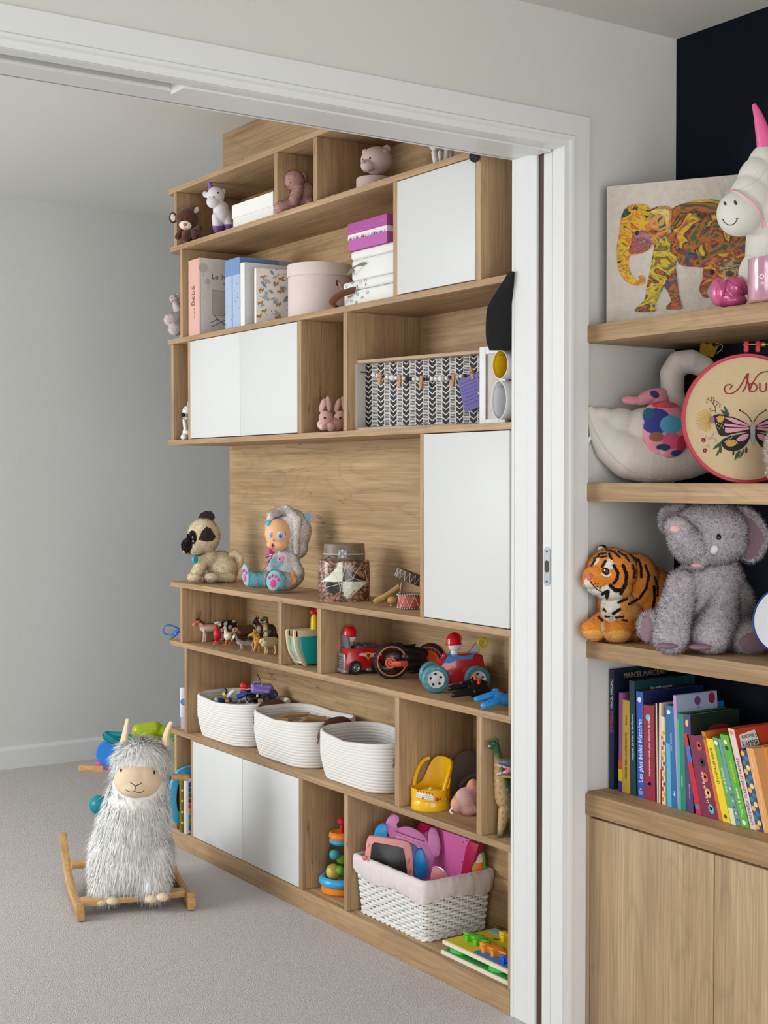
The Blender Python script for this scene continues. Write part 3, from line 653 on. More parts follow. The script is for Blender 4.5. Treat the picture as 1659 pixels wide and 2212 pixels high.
# jungle album, turned a little to the room
a = at(549, 580, x=2.046)
T = Thing('jungle_album', 'white album printed with grey jungle leaves and orange animals, leaning by the hat box', 'album', (2.046, a.y - 0.006, Z3), rot=math.radians(-11))
T.th = 0.018; T.h = at(549, 580, x=2.046).z - Z3; dpt = 0.222
jm = mat((238, 236, 232), 0.55)
MB().bx(0, dpt, -0.009, 0.009, 0, T.h).build('cover', jm, T, smooth=0, bev=0.001); MB().bx(0.003, dpt + 0.0005, -0.0065, 0.0065, 0.003, T.h + 0.0004).build('pages', mat((228, 220, 208), 0.8), T, smooth=0)
M_ = cover_M(T); g1 = MB(); g2 = MB(); g3 = MB(); g4 = MB()
def leaf(mb, x, z, L, ang, n=7, wd=0.24):
    """fern leaf built from narrow leaflets"""
    ca, sa = math.cos(ang), math.sin(ang)
    def q(u, v): return M_ @ Vector((x + ca * u - sa * v, z + sa * u + ca * v, 0.0003 + 0.0001 * random.random()))
    for i in range(n):
        t = (i + 0.5) / n; l = L * wd * math.sin(math.pi * (0.15 + 0.8 * t))
        for s_ in (-1, 1): mb.add([q(t * L, 0), q(t * L + l * 0.45, s_ * l), q(t * L + l * 0.75, s_ * l * 0.95), q(t * L + L / n * 0.7, 0)], [(0, 1, 2, 3)])
for i in range(46):
    u = 0.006 + (dpt - 0.012) * random.random(); z = 0.012 + (T.h - 0.026) * random.random()
    leaf(g1 if i % 3 else g2, u, z, 0.014 + 0.016 * random.random(), random.random() * 6.28)
for i in range(20):
    u = 0.008 + (dpt - 0.016) * ((i * 0.7549) % 1); z = 0.012 + (T.h - 0.03) * ((i * 0.5698 + 0.1) % 1)
    for ex, ez, rx, rz in ((0, 0, 0.0075, 0.0035), (0.0075, 0.004, 0.003, 0.0028), (-0.005, -0.004, 0.0011, 0.004), (0.004, -0.004, 0.0011, 0.004), (0.0085, -0.001, 0.001, 0.002)):
        g3.add([M_ @ Vector((u + ex + rx * math.cos(t), z + ez + rz * math.sin(t), 0.0006)) for t in np.linspace(0, 2 * math.pi, 10, endpoint=False)], [tuple(range(10))])
for i in range(40): g4.sph(M_ @ Vector((dpt * random.random(), T.h * random.random(), 0.0)), (0.0016, 0.0005, 0.0016), 6)
stuff(g1.build('leaf_print', mat((158, 160, 166), 0.6), T, smooth=0)); stuff(g2.build('leaf_print', mat((98, 100, 108), 0.6), T, smooth=0)); stuff(g3.build('animal_print', mat((190, 136, 62), 0.6), T, smooth=0)); stuff(g4.build('dot_print', mat((60, 60, 66), 0.6), T))
mb = MB(); mb.add([M_ @ Vector(v) for v in ((0.105, T.h * 0.735, 0.0007), (0.185, T.h * 0.735, 0.0007), (0.185, T.h * 0.83, 0.0007), (0.105, T.h * 0.83, 0.0007))], [(0, 1, 2, 3)]); mb.build('title_band', BLACKM, T, smooth=0)
mb = MB(); text_mesh('IKS', 0.024, M_ @ Matrix.Translation((0.112, T.h * 0.75, 0.001)), mb); text_mesh('BABY', 0.012, M_ @ Matrix.Translation((0.142, T.h * 0.665, 0.0008)), mb); mb.build('title', mat((225, 222, 216), 0.6), T, smooth=0)
# round pink hat box
T = Thing('hat_box', 'round pale pink hat box with lid and eyelet', 'hat box', spot(691, Z3, x=2.14))
r_ = 69.5 * T.s; hh = (at(691, 575, x=2.14).z - Z3)
pk = mat((222, 205, 199), 0.75, 0.15, 200, 0.02)
b = MB().lathe([(0, 0), (r_ * 0.985, 0), (r_ * 0.985, hh * 0.8)], 48).build('box', pk, T)
MB().lathe([(r_ * 1.012, hh * 0.77), (r_ * 1.012, hh - 0.002), (r_ * 1.0, hh), (0, hh)], 48).build('lid', mat((226, 209, 203), 0.75, 0.15, 200, 0.02), T)
feature(T, b, 'eyelet', 729, 611, 4.2, 7.0, mat((90, 70, 62), 0.6), 0.8)
l, nn = hit(T, b, 729, 611); MB().tube([l + nn * 0.001 + Vector((0, 0, 0.006)), l + nn * 0.006 + Vector((0.004, 0, -0.012)), l + nn * 0.007 + Vector((0.012, 0, -0.026)), l + nn * 0.003 + Vector((0.008, 0, -0.010)), l + nn * 0.001 + Vector((0, 0, 0.004))], 0.0012, 6).build('cord', mat((225, 215, 205), 0.8), T)
# stacked boxes beside the cupboard door
def yspan(pl, pr, x): return at(pl, 600, x=x).y, at(pr, 600, x=x).y
def stack_box(name, label, x0, depth, pl, pr, zb, zt_):
    y1, y0 = yspan(pl, pr, x0)
    T = Thing(name, label, 'box', (x0 + depth / 2, (y0 + y1) / 2, zb), rot=0.0); T.hx = depth / 2; T.hy = (y1 - y0) / 2; T.h = zt_ - zb; return T
za = Z3 + 0.069; zb_ = za + 0.083; zc_ = zb_ + 0.076
T = stack_box('printed_suitcase', 'white toy suitcase printed with grey clouds and rainbows, gold clasp, bottom of the stack', 2.048, 0.17, 740, 849 + 14, Z3, za)
wp = mat((234, 233, 229), 0.6, 0.05, 80, 0.01)
MB().rbox((0, 0, T.h * 0.31), (2 * T.hx - 0.003, 2 * T.hy - 0.003, T.h * 0.62), 0.008, 3).build('base', wp, T); MB().rbox((0, 0, T.h * 0.81), (2 * T.hx, 2 * T.hy, T.h * 0.36), 0.008, 3).build('lid', wp, T)
FM = frame((-T.hx - 0.0004, T.hy, 0), (0, -1, 0), (0, 0, 1), (-1, 0, 0)); g = MB()
for i, (u, z) in enumerate(((0.02, 0.058), (0.052, 0.061), (0.075, 0.053), (0.092, 0.06), (0.115, 0.06), (0.03, 0.03), (0.075, 0.03), (0.10, 0.016), (0.07, 0.008), (0.125, 0.03), (0.045, 0.012), (0.118, 0.052))):
    k = i % 3
    if k == 0: pts = [(u + 0.005 * math.cos(t) * (1 + 0.25 * math.cos(3 * t)), z + 0.0036 * math.sin(t)) for t in np.linspace(0, 6.28, 14)]
    elif k == 1: pts = [(u + 0.0055 * math.cos(t), z + 0.0055 * math.sin(t)) for t in np.linspace(0, 3.14, 9)] + [(u - 0.003, z), (u + 0.003, z)]
    else: pts = [(u + (0.0045 if q % 2 else 0.002) * math.cos(q * 0.628), z + (0.0045 if q % 2 else 0.002) * math.sin(q * 0.628)) for q in range(11)]
    g.tube([FM @ Vector((a, c, 0)) for a, c in pts], 0.0006, 5)
stuff(g.build('cloud_print', mat((128, 126, 124), 0.6), T))
cl = MB().rbox(FM @ Vector((0.045, T.h * 0.62, 0.003)), (0.006, 0.013, 0.014), 0.002).build('clasp', GOLD, T)
MB().torus(FM @ Vector((0.045, T.h * 0.62 - 0.012, 0.006)), 0.006, 0.0014, M=None, n=16).build('clasp_ring', GOLD, cl)
hd = [FM @ Vector((u, z, w_)) for u, z, w_ in ((-0.012, 0.004, 0.012), (-0.004, 0.012, 0.03), (0.02, 0.022, 0.036), (0.045, 0.032, 0.03), (0.066, 0.040, 0.012), (0.068, 0.042, 0.002))]
MB().tube(smooth_path(hd, 4), 0.0105, 8, flat=0.25).build('handle', mat((108, 68, 42), 0.5, 0.2, 120), T)
T = stack_box('white_suitcase', 'white toy suitcase with grey leather handle, middle of the stack', 2.056, 0.16, 757, 858, za + 0.0004, zb_)
MB().rbox((0, 0, T.h * 0.35), (2 * T.hx - 0.003, 2 * T.hy - 0.003, T.h * 0.7), 0.008, 3).build('base', wp, T); MB().rbox((0, 0, T.h * 0.85), (2 * T.hx, 2 * T.hy, T.h * 0.30), 0.008, 3).build('lid', wp, T)
FM = frame((-T.hx - 0.0004, T.hy, 0), (0, -1, 0), (0, 0, 1), (-1, 0, 0))
MB().tube(smooth_path([FM @ Vector(q) for q in ((0.010, 0.034, 0.001), (0.011, 0.022, 0.006), (0.016, 0.017, 0.016), (0.034, 0.026, 0.02), (0.052, 0.034, 0.018), (0.064, 0.039, 0.006), (0.080, 0.041, 0.001))], 4), [0.004, 0.0075, 0.0085, 0.0065] + [0.0046] * 15 + [0.007, 0.010, 0.0115, 0.011, 0.0105, 0.010], 8, flat=0.25).build('handle', mat((150, 140, 130), 0.55, 0.2, 120), T)
MB().cyl(FM @ Vector((0.070, 0.041, 0.0)), FM @ Vector((0.070, 0.041, 0.006)), 0.0032, n=12).build('rivet', steel, T)
T = stack_box('purple_box', 'purple shoe box with white patterned band, topmost of the stack', 2.054, 0.155, 752.5, 836, zb_ + 0.0004, zc_)
pu1 = mat((170, 72, 150), 0.45, 0, 20, 0.03)
MB().bx(-T.hx, T.hx, -T.hy + 0.001, T.hy - 0.001, 0, T.h * 0.62).build('base', mat((186, 92, 170), 0.45, 0, 20, 0.03), T, smooth=0, bev=0.0008)
MB().bx(-T.hx - 0.0015, T.hx + 0.0015, -T.hy - 0.0015, T.hy + 0.0015, T.h * 0.60, T.h).build('lid', pu1, T, smooth=0, bev=0.001)
bd = MB().bx(-T.hx - 0.0012, T.hx + 0.001, -T.hy - 0.0002, T.hy, T.h * 0.40, T.h * 0.595).build('band', mat((235, 226, 228), 0.5), T, smooth=0)
FM = frame((-T.hx - 0.0017, T.hy, T.h * 0.40), (0, -1, 0), (0, 0, 1), (-1, 0, 0)); g = MB(); h2 = MB()
for i in range(26):
    u = 0.004 + i * (2 * T.hy - 0.008) / 26; w_ = (2 * T.hy) / 60
    g.add([FM @ Vector((u, 0.0, 0)), FM @ Vector((u + w_ * 2.2 * random.random() + 0.001, 0.0, 0)), FM @ Vector((u + w_, 0.006 + 0.003 * random.random(), 0))], [(0, 1, 2)])
g.build('band_print', mat((70, 24, 66), 0.6), bd, smooth=0)
mb = MB(); text_mesh('Sweet dreams', 0.006, frame((-T.hx - 0.0019, T.hy * 0.15, T.h * 0.73), (0, -1, 0), (0, 0, 1), (-1, 0, 0)), mb); mb.bx(-T.hx - 0.002, -T.hx - 0.0016, T.hy * 0.25, T.hy * 0.9, T.h * 0.66, T.h * 0.668).bx(-T.hx - 0.002, -T.hx - 0.0016, -T.hy * 0.9, -T.hy * 0.5, T.h * 0.80, T.h * 0.808); mb.build('lettering', mat((220, 150, 205), 0.6), T, smooth=0)
# plush on the free end of the second shelf
T = Thing('pink_white_plush', 'pale pink long-legged plush sitting outside the end upright of the second row', 'plush toy', spot(376, Z3, x=2.036))
b = blob(T, 'body', [T.E(375, 645, -3, 9, 9, 8), T.E(386, 641, 2, 8, 8, 6), T.K((378, 652, 0), (388, 676, 4), 7, 12), T.K((392, 683, -4), (370, 690, -20), 12, 13.5), T.E(366, 691, -24, 12, 13, 10), T.K((392, 706, -8), (377, 711, -24), 13, 14)], PLUSH, vox=1.0 * T.s, paint=solid((206, 192, 194)))
fur(T, b, 'pile', 4500, 2.0, 0.5, HAIR, paint=solid((214, 202, 204)), lay=0.2)
feature(T, b, 'eye', 371, 644, 1.3, 1.5, BLACK, 1); feature(T, b, 'eye', 377.5, 640, 1.3, 1.5, BLACK, 1); feature(T, b, 'nose', 372.5, 649, 1.6, 1.2, mat((80, 60, 64), 0.6), 1)
# black felt hat hooked over the front of the shelf
T = Thing('black_hat', 'floppy black felt hat hanging in front of the bookcase by the door jamb', 'hat', at(1085, 690, x=2.021))
fel = mat((24, 24, 27), 0.95, 0.3, 300, 0.2)
def hatshell(dd):
    prof = [(1098, 588, -24), (1084, 612, -20), (1066, 640, -12), (1053, 664, -5), (1049.5, 695, 0), (1050, 732, 0), (1057, 757, 0)]
    return prof
outer = smooth_path([T.p(u, v, d_) for u, v, d_ in hatshell(0)], 4); ridge = smooth_path([T.p(u, v, d_) for u, v, d_ in ((1112, 587, -26), (1112, 612, -24), (1111, 640, -20), (1111, 668, -16), (1111, 700, -16), (1110, 735, -12), (1108, 757, -6))], 4); back = smooth_path([T.p(u, v, d_) for u, v, d_ in ((1140, 586, 22), (1140, 640, 24), (1138, 690, 26), (1136, 735, 26), (1132, 758, 24))], 6)
back = [back[int(i * (len(back) - 1) / (len(outer) - 1))] for i in range(len(outer))]
opening = smooth_path([T.p(u, v, d_) for u, v, d_ in ((1104, 589, -10), (1090, 630, 10), (1074, 660, 28), (1066, 690, 30), (1066, 715, 28), (1074, 740, 24), (1088, 757, 10))], 4)
def loft(rows, closed=False):
    m = MB(); k = len(rows[0]); vs = [p for r in rows for p in r]; fs = []
    for i in range(len(rows) - (0 if closed else 1)):
        for j in range(k - 1):
            a = i * k + j; c = ((i + 1) % len(rows)) * k + j; fs.append((a, a + 1, c + 1, c))
    return m.add(vs, fs)
mid = [a.lerp(c, 0.55) + Vector((0, -10 * T.s, 0)) for a, c in zip(outer, ridge)]
loft([outer, mid, ridge, back, opening], closed=True).build('crown', fel, T, smooth=60)
inner = smooth_path([T.p(u, v, d_) for u, v, d_ in ((1073, 640, -12), (1060, 665, -4), (1056, 695, -3), (1058, 722, -4), (1066, 725, -8), (1082, 715, -12), (1092, 690, -15), (1091, 660, -14), (1082, 640, -13), (1073, 640, -12))], 3)
MB().tube(inner, 1.3 * T.s, 6).build('brim_edge', mat((30, 30, 33), 0.9), T)

# ------------------------------------------------------------------ third row
Z4 = BZ['s4']
T = Thing('polar_bear_figurine', 'glossy white bear figurine with black nose, half hidden in the narrow end slot', 'figurine', spot(405, Z4, x=2.052))
b = blob(T, 'body', [T.E(406, 889, 0, 12, 13, 11), T.E(398, 897, -8, 7, 6, 6), T.E(409, 872, 2, 4, 9, 4), T.E(407, 915, 4, 8, 20, 8), T.E(407, 936, 4, 13, 16, 13), T.K((398, 908, -6), (401, 925, -10), 4, 5), T.E(398, 944, -8, 8, 7, 9)], mat((232, 232, 230), 0.2, spec=0.6), vox=1.0 * T.s)
feature(T, b, 'nose', 395.5, 896.5, 5, 4.6, BLACK, 4); feature(T, b, 'eye', 399, 883.5, 1.2, 1.4, BLACK, 1); feature(T, b, 'eye', 408, 882.5, 1.2, 1.4, BLACK, 1)
def rabbit(lab, u, du, flip=1):
    """u offset in pixels, du depth"""
    T = Thing('bunny_figurine', lab, 'figurine', spot(716 + u, Z4, x=2.075 + du), group='flocked pink bunnies in the third row')
    f = lambda a: 716 + u + (a - 716) * flip
    def pn(P): P.base((214, 166, 158)); P.put(P.el(f(697.5), 877, 3.6, 11, 12 * flip), (226, 190, 182)); P.put(P.el(f(690), 919, 6, 9), (222, 196, 190))
    b = blob(T, 'body', [T.E(f(704), 903, -4, 15.5, 16, 14), T.E(f(696.5), 876, 0, 6.2, 16, 4, -16 * flip), T.E(f(709.5), 872, 2, 6.2, 17, 4, 8 * flip), T.E(f(722), 917, 8, 20, 15, 16), T.E(f(715), 922, -6, 11, 10, 9), T.E(f(698), 923, -8, 9, 7, 9), T.E(f(738), 920, 10, 6, 7, 6), T.E(f(690), 917, -4, 5, 8, 6)], PLUSH, vox=1.0 * T.s, paint=pn)
    feature(T, b, 'eye', f(701.5), 903, 2.7, 3, BLACK, 2)
    return T
rabbit('flocked pink bunny figurine with upright ears beside the chevron frame', 0, 0.0)
rabbit('second flocked pink bunny mostly hidden behind the upright', 33, 0.075)
# chevron shadow box with bead garland
a = at(766, 850, x=2.052); c = Vector((2.142, 2.752, 0)); ang = math.atan2(c.x - a.x, a.y - c.y)
T = Thing('memo_frame', 'shallow wooden box frame lined with black and white chevron paper', 'frame', (a.x, a.y, Z4), rot=-math.pi / 2 + ang)
W_ = math.hypot(c.x - a.x, c.y - a.y); H_ = at(766, 779, x=2.052).z - Z4; D_ = 0.036; tb = 0.009
fw = wood('X', (206, 182, 152), (186, 160, 130), crack=0.0); grey = mat((196, 190, 182), 0.7, 0.1, 80, 0.04)
MB().bx(0, W_, 0, D_, H_ - tb, H_).build('top_rail', fw, T, smooth=0, bev=0.0008); MB().bx(0, W_, 0, D_, 0, tb).build('bottom_rail', fw, T, smooth=0, bev=0.0008)
MB().bx(0, tb, 0, D_, tb, H_ - tb).build('side_rail', grey, T, smooth=0, bev=0.0008); MB().bx(W_ - tb, W_, 0, D_, tb, H_ - tb).build('side_rail', grey, T, smooth=0, bev=0.0008)
bp_ = MB().bx(tb, W_ - tb, D_ - 0.003, D_, tb, H_ - tb).build('backing', mat((225, 220, 214), 0.7), T, smooth=0)
g = MB(); yb = D_ - 0.0034; per = (W_ - 2 * tb) / 9.25; cw = per * 0.52; sw = per * 0.36; zlo = tb; zhi = H_ - tb; dz = (zhi - zlo) / 12.5
for i in range(10):
    x0 = tb + i * per; 
    if x0 + cw < W_ - tb:
        k = -1
        while True:
            zc = zlo + k * dz
            if zc > zhi: break
            pts = [(x0, zc + dz * 0.62), (x0, zc + dz * 1.36), (x0 + cw / 2, zc + dz * 0.74), (x0 + cw, zc + dz * 1.36), (x0 + cw, zc + dz * 0.62), (x0 + cw / 2, zc)]
            pts = [(x, min(max(z, zlo), zhi)) for x, z in pts]
            g.add([(x, yb, z) for x, z in pts], [(0, 1, 2, 5), (5, 2, 3, 4)]); k += 1
    x1 = x0 + cw + (per - cw - sw) / 2
    if x1 + sw < W_ - tb:
        for q in range(44):
            z = zlo + (q + 0.3) * (zhi - zlo) / 44; g.add([(x1, yb, z), (x1 + sw, yb, z), (x1 + sw, yb, z + 0.0020), (x1, yb, z + 0.0020)], [(0, 1, 2, 3)])
stuff(g.build('chevron_print', mat((42, 41, 43), 0.7), bp_, smooth=0))
# garland of beads strung across the frame
GT = Thing('bead_garland', 'string of white and black wooden beads across the chevron frame', 'garland', T.loc + T.M.to_3x3() @ Vector((0, 0, 0)) , rot=T.rot)
def fr(cx, cy, y): # crop measure to a point in the frame's own plane
    px, py = 740 + cx / 4.254, 580 + cy / 4.254; o = GT.Mi @ Vector((0, 0, CAM_H)); d = GT.M.to_3x3().transposed() @ ray(px, py); t = (y - o.y) / d.y; return o + d * t
yg = D_ * 0.55
beads = [(285, 975, 22, 1), (322, 980, 20, 1), (410, 995, 20, 1), (455, 1003, 28, 1), (497, 1005, 20, 1), (560, 1010, 20, 1), (595, 1015, 17, 0), (624, 1015, 17, 0), (657, 1015, 20, 1), (695, 1015, 20, 1), (747, 1018, 17, 0), (778, 1018, 17, 0), (820, 1013, 20, 1), (860, 1013, 20, 1), (907, 1013, 30, 1), (957, 1010, 20, 1), (988, 1003, 17, 0), (1050, 997, 20, 1), (1090, 990, 20, 1), (1127, 985, 17, 0)]
bs = GT.s / 4.254 * 1.02
for cx, cy, r, w_ in beads: MB().sph(fr(cx, cy, yg), r * bs, 14).build('bead', mat((232, 228, 224), 0.6) if w_ else mat((44, 40, 42), 0.6), GT)
MB().tube(smooth_path([fr(170, 952, yg - 0.004), fr(285, 975, yg), fr(455, 1003, yg), fr(657, 1015, yg), fr(820, 1013, yg), fr(957, 1008, yg), fr(1127, 985, yg), fr(1250, 955, yg)], 4), 0.0009, 6).build('string', mat((50, 46, 46), 0.8), GT)
MB().cyl(fr(168, 951, yg - 0.006), fr(205, 957, yg), 0.0016, n=8).build('nail', BLACKM, GT)
pegw = wood('Z', (206, 158, 118), (186, 138, 98), crack=0.0)
for cx, cy, tilt in ((345, 1010, 0), (522, 1035, 3), (725, 1045, -2), (1018, 1030, -4), (1190, 965, 22)):
    PT = Thing('clothes_peg', {345: 'small wooden clothes peg nearest the left end of the garland', 522: 'small wooden clothes peg, second along the garland', 725: 'small wooden clothes peg in the middle of the garland', 1018: 'small wooden clothes peg beside the purple card', 1190: 'tilted small wooden clothes peg holding the purple card'}[cx], 'clothes peg', GT.M @ fr(cx, cy, yg - 0.008), rot=GT.rot, group='clothes pegs on the garland')
    R_ = Matrix.Rotation(math.radians(-tilt), 4, 'Y'); k = 1 / 4.254 * GT.s
    for s_ in (-1, 1): MB().add([(-14 * k, s_ * 0.0030 - 0.0016, -55 * k), (14 * k, s_ * 0.0030 - 0.0016, -55 * k), (14 * k, s_ * 0.0009 - 0.0013, 58 * k), (-14 * k, s_ * 0.0009 - 0.0013, 58 * k), (-14 * k, s_ * 0.0030 + 0.0016, -55 * k), (14 * k, s_ * 0.0030 + 0.0016, -55 * k), (14 * k, s_ * 0.0009 + 0.0013, 58 * k), (-14 * k, s_ * 0.0009 + 0.0013, 58 * k)], [(0, 1, 2, 3), (4, 5, 6, 7), (0, 1, 5, 4), (1, 2, 6, 5), (2, 3, 7, 6), (3, 0, 4, 7)], R_).build('half', pegw, PT, smooth=0)
    MB().tube([R_ @ Vector((x * k, math.cos(x) * 0.004 - 0.001, (8 + 2 * math.sin(x * 2)) * k)) for x in range(-15, 16, 3)], 0.0007, 5).build('spring', steel, PT)
CT = Thing('purple_card', 'purple handwritten card pegged to the garland', 'card', GT.M @ fr(1150, 1140, yg - 0.010), rot=GT.rot)
q = [CT.Mi @ (GT.M @ fr(cx, cy, yg - 0.0105)) for cx, cy in ((1058, 1030), (1236, 958), (1310, 1250), (1125, 1325))]
MB().add(q + [v + Vector((0, 0.0012, 0)) for v in q], [(0, 1, 2, 3), (7, 6, 5, 4), (0, 1, 5, 4), (1, 2, 6, 5), (2, 3, 7, 6), (3, 0, 4, 7)]).build('sheet', mat((112, 102, 168), 0.7, 0.05, 60, 0.04), CT, smooth=0)
g = MB()
for i in range(7):
    t = 0.14 + i * 0.11
    l0 = q[0].lerp(q[3], t); l1 = q[1].lerp(q[2], t); pts = [l0.lerp(l1, 0.1 + 0.75 * k / 16) + Vector((0, -0.0004, 0.0011 * math.sin(k * 2.3 + i) * (1 if k % 5 else -0.3))) for k in range(17)]
    g.tube(pts, 0.00035, 4)
g.build('handwriting', mat((60, 52, 110), 0.7), CT)
MB().prism([(0.004 * math.cos(t) * (1 if i % 2 else 0.45), 0.004 * math.sin(t) * (1 if i % 2 else 0.45)) for i, t in enumerate(np.linspace(0, 2 * math.pi, 12, endpoint=False))], -0.0009, -0.0002, Matrix.Translation(CT.Mi @ (GT.M @ fr(1252, 1148, yg - 0.0105)))).build('sticker', mat((236, 226, 150), 0.5), CT, smooth=0)
# white picture frame
a = at(1035.5, 915, x=2.062)
T = Thing('framed_print', 'white picture frame standing beside the chevron frame behind the paper rolls', 'picture frame', (2.062, a.y, Z4), rot=-math.pi / 2 + math.radians(10))
H_ = at(1035.5, 750, x=2.062).z - Z4; W_ = 0.082
for n_, d_ in (('side_rail', (0, 0.019, 0, H_)), ('side_rail', (W_ - 0.019, W_, 0, H_)), ('bottom_rail', (0.019, W_ - 0.019, 0, 0.012)), ('top_rail', (0.019, W_ - 0.019, H_ - 0.018, H_))):
    MB().bx(d_[0], d_[1], 0, 0.012, d_[2], d_[3]).build(n_, mat((232, 231, 228), 0.5), T, smooth=0, bev=0.001)
MB().bx(0.016, W_ - 0.016, 0.006, 0.010, 0.010, H_ - 0.016).build('mount', mat((214, 206, 198), 0.7), T, smooth=0)
MB().bx(0.016, 0.0195, 0.003, 0.0062, 0.010, H_ - 0.016).build('slip', mat((120, 104, 96), 0.7), T, smooth=0)
MB().bx(0.034, W_ - 0.03, 0.005, 0.0061, 0.03, H_ - 0.04).build('print', mat((222, 196, 184), 0.7, 0, 15, 0.15), T, smooth=0)
# paper rolls poking out of the shelf
def roll(name, label, u, v, ru, rv, x0, outer_m, inner_m, spiral=1.0):
    p = at(u, v, x=x0); T = Thing(name, label, 'paper roll', (x0, p.y, p.z), rot=0.0)
    k = (p - Vector((0, 0, CAM_H))).dot(FW) / FPX; R_ = rv * k; ry = ru * k / 0.78
    n = 40; L = 0.2
    def ring(rm, x): return [Vector((x, ry * rm * math.cos(t), R_ * rm * math.sin(t))) for t in np.linspace(0, 2 * math.pi, n, endpoint=False)]
    o0, o1, i0, i1 = ring(1, 0), ring(1, L), ring(0.955, 0), ring(0.955, L); fs = []
    vs = o0 + o1; MB().add(vs + i0, [(j, (j + 1) % n, n + (j + 1) % n, n + j) for j in range(n)] + [(j, (j + 1) % n, 2 * n + (j + 1) % n, 2 * n + j) for j in range(n)]).build('outer_sheet', outer_m, T, smooth=50)
    MB().add(i0 + i1, [(j, (j + 1) % n, n + (j + 1) % n, n + j) for j in range(n)]).build('inner_sheet', inner_m, T, smooth=50)
    sp = [Vector((0.004, ry * (0.95 - 0.10 * t / 6.28) * math.cos(t + 0.6), R_ * (0.95 - 0.10 * t / 6.28) * math.sin(t + 0.6))) for t in np.linspace(0, 6.6, 44)]
    m = MB(); vs = sp + [q + Vector((L * 0.9, 0, 0)) for q in sp]; kk = len(sp); m.add(vs, [(j, j + 1, kk + j + 1, kk + j) for j in range(kk - 1)]).build('coiled_end', inner_m, T, smooth=50)
    return T
pw = mat((232, 231, 230), 0.6)
roll('paper_roll', 'white paper roll lying on the shelf, end toward the room', 1077, 864, 21, 42, 2.032, pw, mat((224, 224, 228), 0.6))
roll('yellow_lined_roll', 'paper roll with bright yellow inside, lying on the white roll', 1080, 787.5, 21, 31, 2.032, pw, mat((226, 190, 22), 0.5))

# ------------------------------------------------------------------ desk-height shelf
Z5 = BZ['s5']
T = Thing('puppy_plush', 'cream pug puppy plush with black ears and mask at the shelf end', 'plush toy', spot(462, Z5, x=2.125))
cr = (238, 222, 190)
def pd(P):
    P.base(cr); front = P.d < 12
    P.mix(np.where(P.el(483, 1240, 60, 16), 0.12, 0), (190, 165, 125))
    P.put(front & P.el(404, 1174, 12.5, 22, 8), (38, 28, 26)); P.put(front & P.el(417, 1160, 8.5, 15, -8), (38, 28, 26)); P.put(front & P.el(413, 1188, 8, 9) & (P.u < 412), (38, 28, 26))
specs = [T.E(440, 1158, -4, 34, 38, 32), T.E(420, 1182, -16, 24, 18, 20), T.E(405, 1178, -22, 12, 15, 14), T.E(450, 1205, 4, 22, 20, 20), T.E(478, 1222, 14, 32, 32, 26), T.E(488, 1230, 4, 26, 26, 20), T.K((440, 1210, -4), (424, 1240, -18), 13, 12), T.E(420, 1247, -24, 15, 9.5, 14), T.K((470, 1246, -14), (500, 1248, -6), 10, 11), T.E(458, 1247, -20, 17, 9.5, 12), T.E(440, 1246, 16, 14, 10, 12)]
b = blob(T, 'body', specs, PLUSH, vox=1.3 * T.s, paint=pd)
fur(T, b, 'pile', 30000, 3.6, 0.5, HAIR, paint=pd, lay=0.25, jitter=0.3, nrm=0.45)
tl = blob(T, 'tail', [T.K((494, 1203, 10), (508, 1195, 12), 8, 8), T.K((508, 1195, 12), (520, 1205, 12), 8, 7.5), T.K((520, 1205, 12), (519, 1220, 10), 7.5, 6), T.E(516, 1224, 8, 5, 5)], mat(cr, 0.95, 0.5, 400, sheen=0.3), vox=1.2 * T.s)
ek = mat((40, 29, 28), 0.95, 0.5, 500, 0.15, sheen=0.2)
def earpatch(pts, d0, d1, nm='ear'):
    m = MB(); P3 = [T.p(u, v, d) for u, v, d in pts]; k = len(P3); ctr = sum(P3, Vector()) / k; out = Vector((0, -1, 0))
    m.add([p + out * d0 * T.s for p in P3] + [p + out * d1 * T.s for p in P3] + [ctr + out * (d0 + 4) * T.s], [tuple((i, (i + 1) % k, 2 * k)) for i in range(k)] + [tuple(range(2 * k - 1, k - 1, -1))] + [(i, i + k, (i + 1) % k + k, (i + 1) % k) for i in range(k)])
    return m.build(nm, ek, T, smooth=60)
P2 = [hit(T, b, u, v)[0] for u, v in ((427.5, 1166), (436, 1147), (446, 1137.5), (455, 1141), (463, 1154), (466, 1160), (459, 1168), (448, 1170), (437, 1168))]
k = len(P2); ctr = hit(T, b, 447, 1154)[0]; out = Vector((0.25, -1, 0)).normalized()
MB().add([p + out * 3.0 * T.s for p in P2] + [p - out * 2 * T.s for p in P2] + [ctr + out * 6 * T.s], [(i, (i + 1) % k, 2 * k) for i in range(k)] + [(i, i + k, (i + 1) % k + k, (i + 1) % k) for i in range(k)]).build('ear', ek, T, smooth=60)
earpatch(((428, 1119, 0), (434, 1109, 0), (444, 1103.5, 0), (456, 1104.5, 0), (462, 1112, 0), (464, 1118, 0), (460, 1125, 0), (450, 1122, 0), (438, 1120, 0)), 5, -7)
feature(T, b, 'eye', 416.8, 1163, 4.2, 7.5, BLACK, 2.5); feature(T, b, 'eye_shine', 418.2, 1169, 1.5, 3, WHITE, 2.9, lift=0.6)
MB().sph(T.p(398.5, 1191, -26), (3.2 * T.s, 3 * T.s, 5 * T.s), 10).build('tongue', mat((226, 170, 176), 0.7), T)
tg = MB(); tg.tube([T.p(424, 1202, -26), T.p(432, 1199, -24), T.p(442, 1196, -20)], 0.9 * T.s, 6); tg.build('collar', BLACKM, T)
